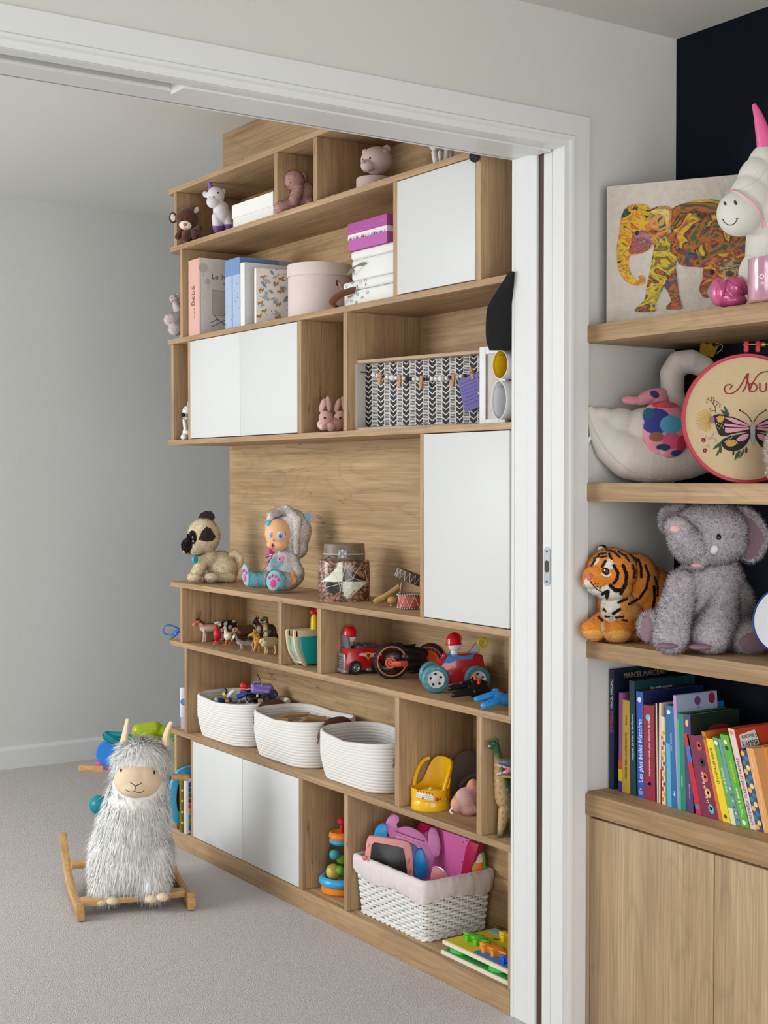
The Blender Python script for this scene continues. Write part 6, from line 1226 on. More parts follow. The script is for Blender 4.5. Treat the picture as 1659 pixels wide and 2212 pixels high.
MB().rbox(T.p(507, 1514, -6), (12 * k, 9 * k, 10 * k), 2 * k).rbox(T.p(524, 1516, -8), (14 * k, 8 * k, 7 * k), 2 * k).build('block', mat((112, 104, 118), 0.35, metal=0.4), T); MB().cyl(T.p(519, 1515, -13), T.p(530, 1514, -13), 2.4 * k, n=10).build('pipe', mat((150, 60, 70), 0.4), T)
T = toy('toy_wood_cube', 'small pale wood cube at the rim of the first rope basket', 'wooden block', 563, 1514, 2.15); k = T.s
MB().rbox(T.p(563, 1514, 0), (11 * k, 9 * k, 9 * k), 0.8 * k, M=None).build('cube', blk, T)
T = Thing('toy_heap', 'dark heap of small toys filling the first rope basket', 'toys', (B1.loc.x, B1.loc.y, Z7 + 0.012), rot=0.0); T.e['kind'] = 'stuff'
m = MB(); random.seed(4)
for i in range(70): m.color(random.choice([(30, 30, 34), (44, 40, 60), (36, 60, 120), (70, 66, 72), (90, 40, 44), (24, 24, 26)])); m.sph((random.uniform(-0.075, 0.075), random.uniform(-0.13, 0.13), random.uniform(0.01, 0.082)), (random.uniform(0.009, 0.018), random.uniform(0.009, 0.018), random.uniform(0.008, 0.014)), 10)
m.build('pieces', PLASTIC, T)
T = Thing('black_bag', 'black folded fabric bag lying inside the third rope basket', 'bag', (B3.loc.x, B3.loc.y, Z7 + 0.01), rot=0.0)
blob(T, 'bag', [('e', Vector((0.0, 0.02, 0.035)), (0.075, 0.12, 0.035), 0), ('c', Vector((0.03, -0.09, 0.08)), Vector((0.05, -0.03, 0.086)), 0.018, 0.012), ('e', Vector((0.02, -0.06, 0.055)), (0.06, 0.08, 0.03), 0)], mat((30, 28, 30), 0.6, 0.6, 60, 0.2), vox=0.004, smooth=4)
# white music pad behind the lower upright
T = Thing('white_toy_tablet', 'white rounded plastic toy with blue dial at the free end of the basket shelf', 'toy', spot(394, Z7, x=2.058))
MB().rbox(T.p(397.5, 1518, 0), (17 * T.s, 9 * T.s, 66 * T.s), 4 * T.s, 3).build('case', mat((226, 226, 236), 0.35), T); MB().cyl(T.p(397, 1516, -5.6), T.p(397, 1516, -2), 7.5 * T.s, n=24).build('dial', mat((84, 160, 220), 0.35), T)
MB().bx(-6 * T.s + T.p(397, 1500, 0).x, 6 * T.s + T.p(397, 1500, 0).x, -4 * T.s, 4 * T.s, 0, T.p(397, 1550, 0).z).build('foot', mat((210, 210, 220), 0.4), T, smooth=0)

# ------------------------------------------------------------------ yellow cab, grey shell, net bag, dinosaur, shark
T = Thing('yellow_cab', 'yellow toy digger cab with hazard stripe sticker', 'toy', spot(930, Z7, py=1745), rot=-YAW - math.radians(8))
k = T.s; YE = mat((240, 186, 14), 0.28, coat=0.3)
def ring_wall(r0, zf, thick, n=64, sx=1.0, sy=0.9, z0=0.0):
    """standing wall round an oval whose height depends on the bearing"""
    m = MB(); vs = []; fs = []; rows = 10
    for lay in (0, 1):
        for i in range(rows + 1):
            for j in range(n):
                a = 2 * math.pi * j / n; zt_ = zf(a); z = z0 + (zt_ - z0) * i / rows; rr = r0(z) - lay * thick
                vs.append((rr * math.cos(a) * sx, rr * math.sin(a) * sy, z))
    def ix(l, i, j): return l * (rows + 1) * n + i * n + j % n
    for j in range(n):
        for i in range(rows): fs += [(ix(0, i, j), ix(0, i, j + 1), ix(0, i + 1, j + 1), ix(0, i + 1, j)), (ix(1, i, j), ix(1, i + 1, j), ix(1, i + 1, j + 1), ix(1, i, j + 1))]
        fs.append((ix(0, rows, j), ix(0, rows, j + 1), ix(1, rows, j + 1), ix(1, rows, j)))
    return m.add(vs, fs)
def r_cab(z): t = z / (106 * k); return (41 + 5 * t - 2 * t * t) * k * (1 if z > 18 * k else 1.0)
def z_cab(a):
    d = (a - math.radians(55) + math.pi) % (2 * math.pi) - math.pi; w_ = math.exp(-(d / 0.95) ** 4); return (46 + 60 * w_) * k
MB().lathe([(0, 0.0002), (42 * k, 0.0002), (43 * k, 3 * k), (41.5 * k, 18 * k), (39 * k, 23 * k), (37 * k, 24 * k), (0, 24 * k)], 64, sy=0.9).build('base', YE, T)
cabo = ring_wall(r_cab, z_cab, 2.2 * k, z0=22 * k).build('shell', YE, T, smooth=50)
for a0, a1, h0, h1 in ((math.radians(152), math.radians(98), 46, 102), (math.radians(-42), math.radians(26), 46, 101)):
    pts = []
    for i in range(15):
        t = i / 14; a = a0 + (a1 - a0) * t; z = (h0 + (h1 - h0) * math.sin(t * math.pi / 2) ** 0.75) * k; pts.append(Vector((r_cab(z) * math.cos(a), r_cab(z) * math.sin(a) * 0.9, z - 2 * k)))
    MB().tube(pts, 6.4 * k, 10, flat=0.75).build('side_arch', YE, T)
MB().lathe([(0, 40 * k), (20 * k, 40 * k), (26 * k, 36 * k)], 28, Matrix.Translation((0, -4 * k, 0))).build('seat', YE, T); MB().sph((2 * k, -14 * k, 43 * k), (5 * k, 4 * k, 6 * k), 14).build('knob', YE, T)
def sticker(nm, pts, mt, lift=0.5, par=None):
    m = MB(); N = 8; P0, P1, P2, P3 = pts; vs = []
    for i in range(N + 1):
        for j in range(N + 1):
            s_, t_ = i / N, j / N; u = (P0[0] * (1 - s_) + P1[0] * s_) * (1 - t_) + (P3[0] * (1 - s_) + P2[0] * s_) * t_; v = (P0[1] * (1 - s_) + P1[1] * s_) * (1 - t_) + (P3[1] * (1 - s_) + P2[1] * s_) * t_
            l, nn = hit(T, cabo, u, v); vs.append(l + nn * lift * k)
    m.add(vs, [(i * (N + 1) + j, i * (N + 1) + j + 1, (i + 1) * (N + 1) + j + 1, (i + 1) * (N + 1) + j) for i in range(N) for j in range(N)]); return m.build(nm, mt, par or T, smooth=60)
Y_ = lambda x, y: (840 + x / 5.72, 1500 + y / 5.72)
sk = sticker('sticker', (Y_(345, 1195), Y_(552, 1235), Y_(545, 1325), Y_(338, 1270)), mat((240, 236, 226), 0.4))
rdm = mat((196, 62, 34), 0.5)
for i in range(6): x = 346 + i * 35; y = 1172 + i * 8; sticker('hazard_stripe', (Y_(x, y), Y_(x + 16, y + 4), Y_(x + 30, y + 40), Y_(x + 14, y + 36)), rdm, 0.9, sk)
for i in range(3): stroke(T, cabo, 'sticker_line', [Y_(345, 1230 + 22 * i), Y_(540, 1268 + 22 * i)], 0.35, mat((150, 130, 110), 0.6), parent=sk, lift=0.8)
feature(T, cabo, 'sticker_mark', *Y_(420, 1278), 2.6, 3.6, mat((206, 120, 30), 0.5), 0.8, parent=sk, lift=0.7)
l, nn = hit(T, cabo, *Y_(757, 1237))
feature(T, cabo, 'round_sticker', *Y_(757, 1237), 9.0, 10.5, mat((236, 176, 30), 0.4), 0.5, lift=0.4); stroke(T, cabo, 'sticker_ring', [(Y_(757 + 50 * math.cos(t), 1237 + 62 * math.sin(t))) for t in np.linspace(0, 6.28, 16)], 0.7, rdm, lift=0.8)
feature(T, cabo, 'sticker_mark', *Y_(757, 1240), 2.8, 3.4, rdm, 0.7, lift=1.0); feature(T, cabo, 'sticker_mark', *Y_(757, 1205), 1.4, 1.8, rdm, 0.7, lift=1.0); feature(T, cabo, 'sticker_mark', *Y_(757, 1272), 5, 1.5, rdm, 0.7, lift=1.0)
sticker('panel_sticker', (Y_(566, 1268), Y_(655, 1262), Y_(652, 1316), Y_(566, 1322)), mat((232, 170, 60), 0.4)); feature(T, cabo, 'sticker_mark', *Y_(595, 1297), 4.2, 4.4, rdm, 0.7, lift=0.9); feature(T, cabo, 'sticker_mark', *Y_(632, 1292), 2.6, 2.8, mat((206, 92, 60), 0.5), 0.7, lift=0.9)
# grey moulded shell behind
T = Thing('grey_plastic_shell', 'grey moulded plastic seat shell behind the yellow cab', 'toy', (2.19, 2.930, Z7), rot=0.0)
top = smooth_path([qpl(T, u, v, 0) for u, v in ((952, 1660), (962, 1653), (976, 1647), (993, 1630), (1008, 1623.5), (1020, 1624), (1028, 1629))], 5)
m = MB(); rows = 6; vs = []
for i in range(rows + 1):
    t = i / rows; vs += [Vector((p.x, p.y - 0.016 * math.sin(t * 1.6), max(p.z * (1 - t), 0.0006))) for p in top]
k_ = len(top); fs = [(i * k_ + j, i * k_ + j + 1, (i + 1) * k_ + j + 1, (i + 1) * k_ + j) for i in range(rows) for j in range(k_ - 1)]
m.add(vs, fs); m.tube(top, 0.0022, 8); m.build('shell', mat((122, 112, 114), 0.55), T, smooth=60)
MB().tube(smooth_path([qpl(T, u, v, y) for u, v, y in ((990, 1700, -0.03), (1002, 1686, -0.03), (1018, 1676, -0.03), (1030, 1671, -0.03))], 4), 0.006, 10).build('lower_lip', mat((120, 108, 110), 0.55), T)
# net bag of toy food
T = Thing('net_bag', 'white net bag of pink and orange play food', 'bag', spot(1008, Z7, x=2.12))
def pn_(P): P.base((222, 160, 150)); P.mix((1 - np.hypot((P.u - 1016) / 16, (P.v - 1712) / 26)).clip(0, 1) * 1.3, (214, 84, 84)); P.mix((1 - np.hypot((P.u - 985) / 10, (P.v - 1730) / 22)).clip(0, 1), (238, 176, 110)); P.mix((1 - np.hypot((P.u - 1020) / 14, (P.v - 1692) / 9)).clip(0, 1), (240, 150, 90))
b = blob(T, 'play_food', [T.E(1008, 1728, 0, 26, 27, 20), T.E(1022, 1708, 4, 16, 26, 14), T.E(988, 1738, -6, 14, 17, 12), T.E(1014, 1748, -6, 20, 14, 14)], vcmat(0.5, 0.8, 120, 0, 0.3, 0.15), vox=1.5 * T.s, paint=pn_)
net = MB(); me = b.data
random.seed(3)
for i in range(26):
    u = 968 + i * 2.8
    for s_ in (1, -1):
        try: stroke(T, b, 'x', [(u + s_ * q * 0.55, 1690 + q) for q in (8, 20, 32, 44, 56, 66)], 0.28, None, lift=0.9, n=4, k=2, build=False, mb=net)
        except Exception: pass
net.build('net', mat((240, 226, 222), 0.7), T)
for q in (((978, 1744, -20), (972, 1752, -24), (978, 1758, -26)), ((1020, 1730, -20), (1030, 1752, -24), (1034, 1764, -26))): MB().tube(smooth_path([T.p(*v) for v in q], 4), [3.4 * T.s] * 9, 8, flat=0.25).build('net_fold', mat((232, 214, 212), 0.7), T)
# long-necked dinosaur
T = Thing('toy_sauropod', 'large green and tan toy dinosaur with open jaw beside the jamb', 'toy animal', spot(1092, Z7, x=2.07))
def psa(P):
    P.base((186, 150, 104)); g = np.clip((P.u - (1076 + (P.v - 1640) * 0.11)) / 14, 0, 1); P.mix(g, (52, 74, 44)); P.mix(((1650 - P.v) / 25).clip(0, 1), (34, 88, 52)); P.mix(((P.v - 1790) / 14).clip(0, 0.8), (54, 66, 46)); P.mix((np.sin(P.u * 0.5 + np.sin(P.v * 0.2) * 2) * np.sin(P.v * 0.23) - 0.3).clip(0, 0.6), (92, 88, 58))
b = blob(T, 'body', [T.E(1066, 1607, -4, 8, 6.5, 6), T.K((1062, 1604, -6), (1055.5, 1606, -10), 4.6, 3.4), T.K((1064, 1615, -4), (1056.5, 1616.5, -9), 3.2, 2.4), T.E(1073, 1600, 0, 5, 5), T.K((1071, 1610, 0), (1077, 1640, 6), 8, 9), T.K((1077, 1640, 6), (1084, 1680, 8), 10, 17), T.K((1086, 1688, 8), (1094, 1722, 12), 19, 26), T.K((1096, 1720, 14), (1110, 1750, 16), 26, 30), T.K((1090, 1752, 2), (1083, 1786, -2), 14, 9), T.K((1083, 1786, -2), (1081, 1806, -4), 8, 8), T.K((1082, 1808, -8), (1074, 1812, -16), 6, 5), T.K((1110, 1768, 6), (1108, 1800, 2), 12, 8), T.K((1108, 1800, 2), (1104, 1816, -6), 8, 6), T.K((1104, 1700, -6), (1100, 1708, -16), 5, 4), T.K((1120, 1752, 20), (1150, 1790, 30), 22, 8)], PLASTIC, vox=1.3 * T.s, smooth=4, paint=psa)
feature(T, b, 'eye', 1069, 1603.5, 1.5, 1.7, BLACK)
for v, s_ in ((1610, 1), (1614.5, -1)): 
    m = MB(); [m.tube([T.p(1055 + i * 2.2, v - 0.4 + i * (0.2 if s_ > 0 else -0.3), -9 + i), T.p(1055 + i * 2.2, v + s_ * 2.6, -9 + i)], [1.0 * T.s, 0.25 * T.s], 5) for i in range(5)]; m.build('teeth', mat((226, 236, 226), 0.4), T)
for q in ((1071, 1812, -18), (1075, 1814.5, -20), (1080, 1814, -18)): MB().tube([T.p(*q), T.p(q[0] - 3, q[1] + 3, q[2] - 5)], [2.2 * T.s, 0.6 * T.s], 7).build('claw', mat((40, 48, 40), 0.4), T)
for i in range(5): stroke(T, b, 'skin_fold', [(1092 + i * 3, 1708 + i * 2), (1097 + i * 3, 1722 + i), (1099 + i * 3, 1738)], 0.6, mat((150, 118, 78), 0.5))
T = Thing('shark_head', 'grey toy shark head with open toothed mouth beside the dinosaur neck', 'toy animal', at(1098, 1662, x=2.045))
def psk(P): P.base((92, 92, 100)); P.put(P.v > 1677, (206, 180, 60)); P.mix(((P.v - 1668) / 8).clip(0, 0.7) * (P.v < 1677), (120, 116, 120))
b = blob(T, 'head', [T.K((1082, 1646, -2), (1112, 1648, 4), 7, 11), T.K((1078, 1674, -2), (1110, 1676, 4), 4.5, 6.5), T.E(1116, 1662, 6, 10, 20, 12)], PLASTIC, vox=1.0 * T.s, smooth=3, paint=psk)
blob(T, 'tongue', [T.K((1094, 1667, -4), (1106, 1660, 0), 5, 6)], mat((226, 120, 146), 0.4), vox=1.0 * T.s)
m = MB()
for i in range(9): m.tube([T.p(1075 + i * 3, 1650.5 + i * 0.9, -8), T.p(1075 + i * 3, 1655 + i * 0.9, -8)], [1.4 * T.s, 0.3 * T.s], 5); m.tube([T.p(1075 + i * 3, 1673 - i * 0.6, -6), T.p(1075 + i * 3, 1668.5 - i * 0.6, -6)], [1.3 * T.s, 0.3 * T.s], 5)
m.build('teeth', mat((232, 230, 224), 0.4), T)

# ------------------------------------------------------------------ bottom row
Z8 = BZ['s8']
T = Thing('blue_toy_case', 'light blue plastic toy case with cut-out handle in the lower end slot', 'toy', (2.03, 4.262, Z8), rot=0.0)
k = T.s; LB = mat((70, 178, 226), 0.35)
def P2(u, v): q = qpl(T, u, v, 0); return (q.x, q.z)
out_ = smooth_path([Vector((*P2(u, v), 0)) for u, v in ((382, 1666), (394, 1659), (408, 1655), (420, 1660), (420, 1720), (418, 1790), (404, 1789), (388, 1782), (374, 1772), (366, 1750), (364, 1720), (370, 1690), (382, 1666))], 4)[:-1]
n_ = len(out_); ic = P2(385, 1722); inn_ = []
for i in range(n_): d_ = Vector((out_[i].x - sum(p.x for p in out_) / n_, out_[i].y - sum(p.y for p in out_) / n_)); inn_.append((ic[0] + d_.x * 0.22, ic[1] + d_.y * 0.5))
vs = [(p.x, -0.009, max(p.y, 0.0005)) for p in out_] + [(x, -0.009, z) for x, z in inn_] + [(p.x, 0.009, max(p.y, 0.0005)) for p in out_] + [(x, 0.009, z) for x, z in inn_]
fs = []
for i in range(n_):
    j = (i + 1) % n_; fs += [(i, j, n_ + j, n_ + i), (2 * n_ + i, 3 * n_ + i, 3 * n_ + j, 2 * n_ + j), (i, 2 * n_ + i, 2 * n_ + j, j), (n_ + i, n_ + j, 3 * n_ + j, 3 * n_ + i)]
MB().add(vs, fs).build('case', LB, T, smooth=40)
MB().tube(smooth_path([Vector((x, -0.009, z)) for x, z in (P2(381, 1670), P2(392, 1676), P2(394, 1710), P2(391, 1745), P2(397, 1784))], 4), 0.0035, 8).build('ridge', LB, T)
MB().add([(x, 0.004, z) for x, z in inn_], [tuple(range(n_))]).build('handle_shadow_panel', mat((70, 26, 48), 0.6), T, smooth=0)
T = Thing('pegged_toy_board', 'olive toy board with yellow pegs in the lower end slot', 'toy', (2.05, 4.236, Z8), rot=0.0)
P2 = lambda u, v: qpl(T, u, v, 0); q0 = P2(388, 1680); q1 = P2(418, 1700)
MB().rbox(((q0.x + q1.x) / 2, 0, q0.z / 2 + 0.0005), (q1.x - q0.x, 0.010, q0.z), 0.003).build('board', mat((136, 126, 30), 0.5), T)
for v in (1706, 1729, 1753, 1776): p_ = P2(393.5, v); MB().tube([p_ + Vector((-0.004, -0.010, 0)), p_ + Vector((0.004, -0.003, 0))], [0.0042, 0.003], 10).sph(p_ + Vector((-0.004, -0.010, 0)), 0.0045, 10).build('peg', mat((236, 196, 30), 0.35), T)
T = Thing('white_toy_book', 'white plastic toy tablet with coloured keys in the lower end slot', 'toy', (2.05, 4.206, Z8), rot=0.0)
P2 = lambda u, v: qpl(T, u, v, 0); q0 = P2(398.5, 1684); q1 = P2(430, 1690); hh = q0.z
MB().rbox(((q0.x + q1.x) / 2, 0, hh / 2 + 0.0005), (q1.x - q0.x, 0.012, hh), 0.004, 3).build('case', mat((232, 232, 240), 0.3), T)
for i, rgb in enumerate(((40, 84, 160), (40, 84, 160), (60, 110, 80), (150, 30, 70), (206, 66, 40), (236, 160, 40), (60, 170, 150), (120, 170, 60), (40, 120, 206))):
    MB().rbox((q0.x + 0.024, -0.0062, hh * (0.90 - 0.098 * i)), (0.026, 0.003, hh * (0.085 if i < 8 else 0.10)), 0.001).build('key', mat(rgb, 0.35), T)
# ball popper
T = Thing('ball_popper', 'orange and blue baby ball popper with clear dome', 'toy', spot(739, Z8, py=1926))
k = T.s; OG = mat((240, 136, 34), 0.3, coat=0.3); CY = mat((54, 170, 224), 0.3, coat=0.3)
MB().lathe([(0, 0.0004), (40 * k, 0.0004), (46 * k, 5 * k), (46 * k, 13 * k), (42 * k, 17 * k), (0, 17 * k)], 40).build('base', OG, T)
MB().torus((0, 0, 0), 41 * k, 9.5 * k, M=Matrix.Translation((0, 0, 27 * k)) @ Matrix.Rotation(math.pi / 2, 4, 'X'), n=44, m=14).build('blue_ring', CY, T)
MB().lathe([(0, 22 * k), (38 * k, 24 * k)], 32).build('tray', mat((150, 176, 60), 0.4), T)
clear = mat((226, 240, 238), 0.05, 0, 10, 0.0, trans=1.0, ior=1.1)
MB().lathe([(37 * k, 30 * k), (37 * k, 50 * k), (32 * k, 80 * k), (25 * k, 108 * k)], 40).build('dome', clear, T)
MB().lathe([(25 * k, 106 * k), (28 * k, 110 * k), (28 * k, 114 * k), (24 * k, 117 * k)], 36).build('blue_collar', CY, T)
MB().lathe([(0, 116 * k), (26 * k, 116 * k), (29 * k, 121 * k), (28 * k, 128 * k), (24 * k, 131 * k), (17 * k, 128 * k), (0, 128 * k)], 40).build('orange_top', OG, T)
MB().lathe([(0, 128 * k), (5 * k, 128 * k), (5 * k, 146 * k), (10 * k, 150 * k), (10 * k, 158 * k), (0, 162 * k)], 24).build('red_knob', mat((206, 30, 44), 0.3), T)
for u, v, r, rgb, d in ((721, 1883, 17, (214, 178, 84), -14), (724, 1846, 11, (70, 180, 190), -4), (735, 1880, 10, (130, 190, 50), -22), (738, 1856, 10, (150, 200, 60), 4), (742, 1905, 12, (230, 170, 60), 4)):
    MB().sph(T.p(u, v, d), r * k, 18).build('ball', mat(rgb, 0.35), T)

# wicker basket
def wicker(y0, y1, x0, x1, z0, h, lab):
    T = Thing('wicker_basket', lab, 'basket', ((x0 + x1) / 2, (y0 + y1) / 2, z0), rot=0.0)
    hx, hy = (x1 - x0) / 2, (y1 - y0) / 2; cane = mat((232, 231, 227), 0.5, 0.2, 120, 0.04); nrow = 17
    per = []; 
    def ringpts(fl): return rr_path(hx * fl, hy * fl, 0.012, 4)
    ref = rr_path(hx, hy, 0.012, 4); n = len(ref)
    # upright stakes
    step = 0.021; tot = 0; pos = []; acc = 0
    pts = [Vector((a, b, 0)) for a, b in ref]; L = [ (pts[(i + 1) % n] - pts[i]).length for i in range(n)]; P = sum(L); ns = int(P / step) // 2 * 2
    def at_len(s):
        s %= P; i = 0
        while s > L[i]: s -= L[i]; i += 1
        return pts[i].lerp(pts[(i + 1) % n], s / L[i])
    fl = lambda t: 0.90 + 0.10 * t
    for i in range(ns):
        q = at_len(i * P / ns); MB().tube([Vector((q.x * fl(t) * 0.992, q.y * fl(t) * 0.992, 0.004 + t * h * 0.97)) for t in (0, 0.5, 1)], 0.0022, 6).build('stake', cane, T)
    for r in range(nrow):
        t = (r + 0.5) / nrow; m = MB(); path = []
        for i in range(ns * 4):
            q = at_len(i * P / (ns * 4)); nrm = Vector((q.x / hx, q.y / hy, 0)); nrm = Vector((1 if abs(nrm.x) > abs(nrm.y) else 0, 0 if abs(nrm.x) > abs(nrm.y) else 1, 0)); nrm.x *= math.copysign(1, q.x); nrm.y *= math.copysign(1, q.y)
            w_ = math.cos(math.pi * i / 4 + (math.pi if r % 2 else 0)) * 0.0044
            path.append(Vector((q.x * fl(t), q.y * fl(t), 0.006 + t * h * 0.95 + 0.0006 * math.sin(i * 1.7 + r))) + nrm * w_)
        m.tube(path, h / nrow * 0.46, 6, closed=True, flat=1.0).build('woven_strand', cane, T)
    for e in (0, 1): 
        path = []
        for i in range(ns * 3):
            q = at_len(i * P / (ns * 3)); ph_ = i * 0.9 + e * math.pi; path.append(Vector((q.x * fl(0) * (1.015 + 0.012 * math.cos(ph_)), q.y * fl(0) * (1.015 + 0.012 * math.cos(ph_)), 0.006 + 0.0035 * math.sin(ph_))))
        MB().tube(path, 0.0034, 6, closed=True).build('foot_border', cane, T)
    # cotton liner folded over the rim
    lin_m = mat((228, 216, 216), 0.9, 0.5, 45, 0.03); rows = []
    prof = [(1.0, 0.68, 0.010), (1.0, 0.71, 0.012), (1.0, 0.80, 0.013), (1.0, 0.94, 0.013), (1.0, 1.02, 0.008), (1.0, 1.035, 0.0), (1.0, 1.0, -0.010), (1.0, 0.7, -0.014), (1.0, 0.25, -0.016)]
    nn = 160
    for a, zt_, o_ in prof:
        row = []
        for i in range(nn):
            q = at_len(i * P / nn); L_ = math.hypot(q.x / hx, q.y / hy); w_ = 0.0024 * math.sin(i * 1.13) * math.sin(i * 0.37 + zt_ * 9) + 0.002 * math.sin(i * 2.3 + zt_ * 14)
            hang = 0.011 * math.sin(i * 0.21 + 1.0) * (1 if zt_ < 0.715 and o_ > 0 else 0)
            nrm = Vector((q.x / hx, q.y / hy, 0)).normalized(); row.append(Vector((q.x * fl(zt_), q.y * fl(zt_), h * zt_ + hang * 0.5)) + nrm * (o_ + w_))
        rows.append(row)
    vs = [p for r in rows for p in r]; fs = [(i * nn + j, i * nn + (j + 1) % nn, (i + 1) * nn + (j + 1) % nn, (i + 1) * nn + j) for i in range(len(rows) - 1) for j in range(nn)]
    MB().add(vs, fs).build('cotton_liner', lin_m, T, smooth=70)
    MB().bx(-hx * 0.9, hx * 0.9, -hy * 0.9, hy * 0.9, 0.004, 0.010).build('bottom', cane, T, smooth=0)
    return T
WB = wicker(2.860, 3.190, 2.045, 2.262, Z8, 0.158, 'white wicker basket with pale pink liner full of toy tablets')
def slab_toy(name, lab, cat, c0, poly, d0, d1, mt, rot=None, bev=0.0015, tilt=0.0):
    T = Thing(name, lab, cat, c0, rot=rot); return T
def slab(T, nm, uv, d0, d1, mt, par=None, bev=0.0012, smooth_=True, tilt=0.0):
    """thick plate whose outline is given as seen from the front"""
    P = [(qpl(T, u, v, 0) if getattr(T, 'own', False) else T.p(u, v, 0)) for u, v in uv]
    if smooth_: P = smooth_path(P + [P[0]], 4)[:-1]
    m = MB(); k = len(P); a = [Vector((p.x, d0 * T.s + p.z * tilt, p.z)) for p in P]; b = [Vector((p.x, d1 * T.s + p.z * tilt, p.z)) for p in P]
    m.add(a + b, [tuple(range(k)), tuple(range(2 * k - 1, k - 1, -1))] + [(i, i + k, (i + 1) % k + k, (i + 1) % k) for i in range(k)])
    return m.build(nm, mt, par or T, smooth=35, bev=bev)
Q = lambda x, y: (760 + x / 5.352, 1750 + y / 5.352)
T = Thing('pink_drawing_tablet', 'pink framed drawing tablet with black screen in the wicker basket', 'toy tablet', spot(842, Z8 + 0.02, x=2.085))
k = T.s
slab(T, 'frame', [Q(165, 420), Q(185, 345), Q(230, 322), Q(400, 340), Q(620, 380), Q(680, 425), Q(700, 520), Q(712, 700), Q(712, 900), Q(640, 920), Q(400, 800), Q(170, 660)], -5, 5, mat((236, 160, 156), 0.4), tilt=0.12)
slab(T, 'screen', [Q(226, 430), Q(250, 398), Q(300, 396), Q(560, 445), Q(600, 480), Q(625, 620), Q(634, 860), Q(430, 800), Q(226, 700)], -6.4, -4, mat((26, 26, 28), 0.35), tilt=0.12, bev=0.0004)
for q in ((655, 600, 4.2, 8), (662, 720, 4.6, 6)): MB().sph(T.p(*Q(q[0], q[1]), -5) + Vector((0, T.p(*Q(q[0], q[1]), 0).z * 0.12, 0)), (q[2] * k, 1.6 * k, q[3] * k), 12).build('button', mat((226, 130, 130), 0.4), T)
MB().sph(T.p(*Q(185, 430), -5) + Vector((0, T.p(*Q(185, 430), 0).z * 0.12, 0)), (3.4 * k, 1.6 * k, 4 * k), 12).build('button', mat((226, 190, 130), 0.4), T); MB().sph(T.p(*Q(150, 552), 0), (6 * k, 5 * k, 6 * k), 12).build('side_lug', mat((226, 120, 130), 0.4), T)
T = Thing('blue_drawing_tablet', 'blue eared drawing tablet behind the pink one in the basket', 'toy tablet', spot(860, Z8 + 0.02, x=2.11))
BLU = mat((24, 150, 226), 0.35)
slab(T, 'frame', [Q(400, 345), Q(560, 372), Q(740, 440), Q(775, 560), Q(800, 760), Q(810, 900), Q(700, 900), Q(430, 700)], -4, 4, mat((96, 110, 176), 0.4), tilt=0.12)
slab(T, 'ear', [Q(255, 320), Q(275, 250), Q(320, 200), Q(375, 182), Q(402, 200), Q(405, 260), Q(400, 340), Q(330, 350)], -6, 6, BLU, tilt=0.12)
slab(T, 'ear', [Q(722, 600), Q(740, 500), Q(775, 464), Q(815, 470), Q(850, 540), Q(875, 650), Q(865, 760), Q(820, 784), Q(780, 740), Q(730, 660)], -9, 5, BLU, tilt=0.12); slab(T, 'side_post', [Q(720, 640), Q(800, 700), Q(812, 900), Q(725, 900)], -6, 5, BLU, tilt=0.12, smooth_=False)
T = Thing('pink_eared_easel', 'orchid pink eared toy easel standing in the wicker basket', 'toy tablet', spot(885, Z8 + 0.02, x=2.14))
OP = mat((228, 140, 202), 0.35)
slab(T, 'frame', [Q(440, 300), Q(500, 262), Q(540, 232), Q(640, 218), Q(740, 250), Q(840, 320), Q(885, 400), Q(945, 500), Q(955, 560), Q(930, 680), Q(900, 850), Q(860, 900), Q(760, 900), Q(500, 700), Q(420, 420)], -5, 5, OP, tilt=0.14)
slab(T, 'ear', [Q(392, 190), Q(420, 130), Q(480, 85), Q(530, 90), Q(548, 120), Q(545, 160), Q(520, 190), Q(530, 240), Q(500, 265), Q(440, 310), Q(405, 260)], -7, 8, OP, tilt=0.14)
slab(T, 'ear', [Q(885, 330), Q(905, 255), Q(940, 234), Q(980, 250), Q(1015, 340), Q(1028, 440), Q(1010, 530), Q(970, 548), Q(930, 520), Q(915, 490), Q(885, 420)], -9, 8, OP, tilt=0.14)
slab(T, 'ledge', [Q(500, 300), Q(860, 430), Q(850, 460), Q(500, 340)], -8, -3, mat((232, 156, 210), 0.35), tilt=0.14, smooth_=False); stroke_m = mat((150, 70, 130), 0.5)
MB().tube([T.p(*Q(505, 268), -5.5) + Vector((0, 0.02, 0)), T.p(*Q(845, 388), -5.5) + Vector((0, 0.02, 0))], 0.9 * T.s, 6).build('seam', stroke_m, T); MB().rbox(T.p(*Q(900, 828), -12), (18 * T.s, 10 * T.s, 9 * T.s), 2.5 * T.s).build('hinge', OP, T)
T = Thing('pink_toy_laptop', 'large pink toy board with crimson edge, tallest in the wicker basket', 'toy tablet', (2.232, 3.02, Z8 + 0.02), rot=-math.pi / 2); T.own = True
slab(T, 'board', [Q(800, 260), Q(960, 195), Q(1390, 345), Q(1375, 420), Q(1290, 860), Q(950, 860), Q(900, 700)], -3, 5, mat((216, 104, 168), 0.35), smooth_=False)
slab(T, 'crimson_edge', [Q(1385, 345), Q(1500, 395), Q(1490, 440), Q(1360, 830), Q(1275, 830), Q(1350, 440)], -8, 8, mat((172, 26, 72), 0.35), smooth_=False)
slab(T, 'crimson_corner', [Q(768, 250), Q(785, 180), Q(810, 140), Q(935, 185), Q(880, 240), Q(820, 270)], -6, 6, mat((196, 26, 86), 0.35), smooth_=False)
for x, y in ((1292, 370), (1327, 350), (1280, 600), (975, 212)): MB().sph(qpl(T, *Q(x, y), -3 * T.s), (1.5 * T.s, 1.2 * T.s, 2 * T.s), 8).build('screw_hole', mat((90, 30, 66), 0.5), T)
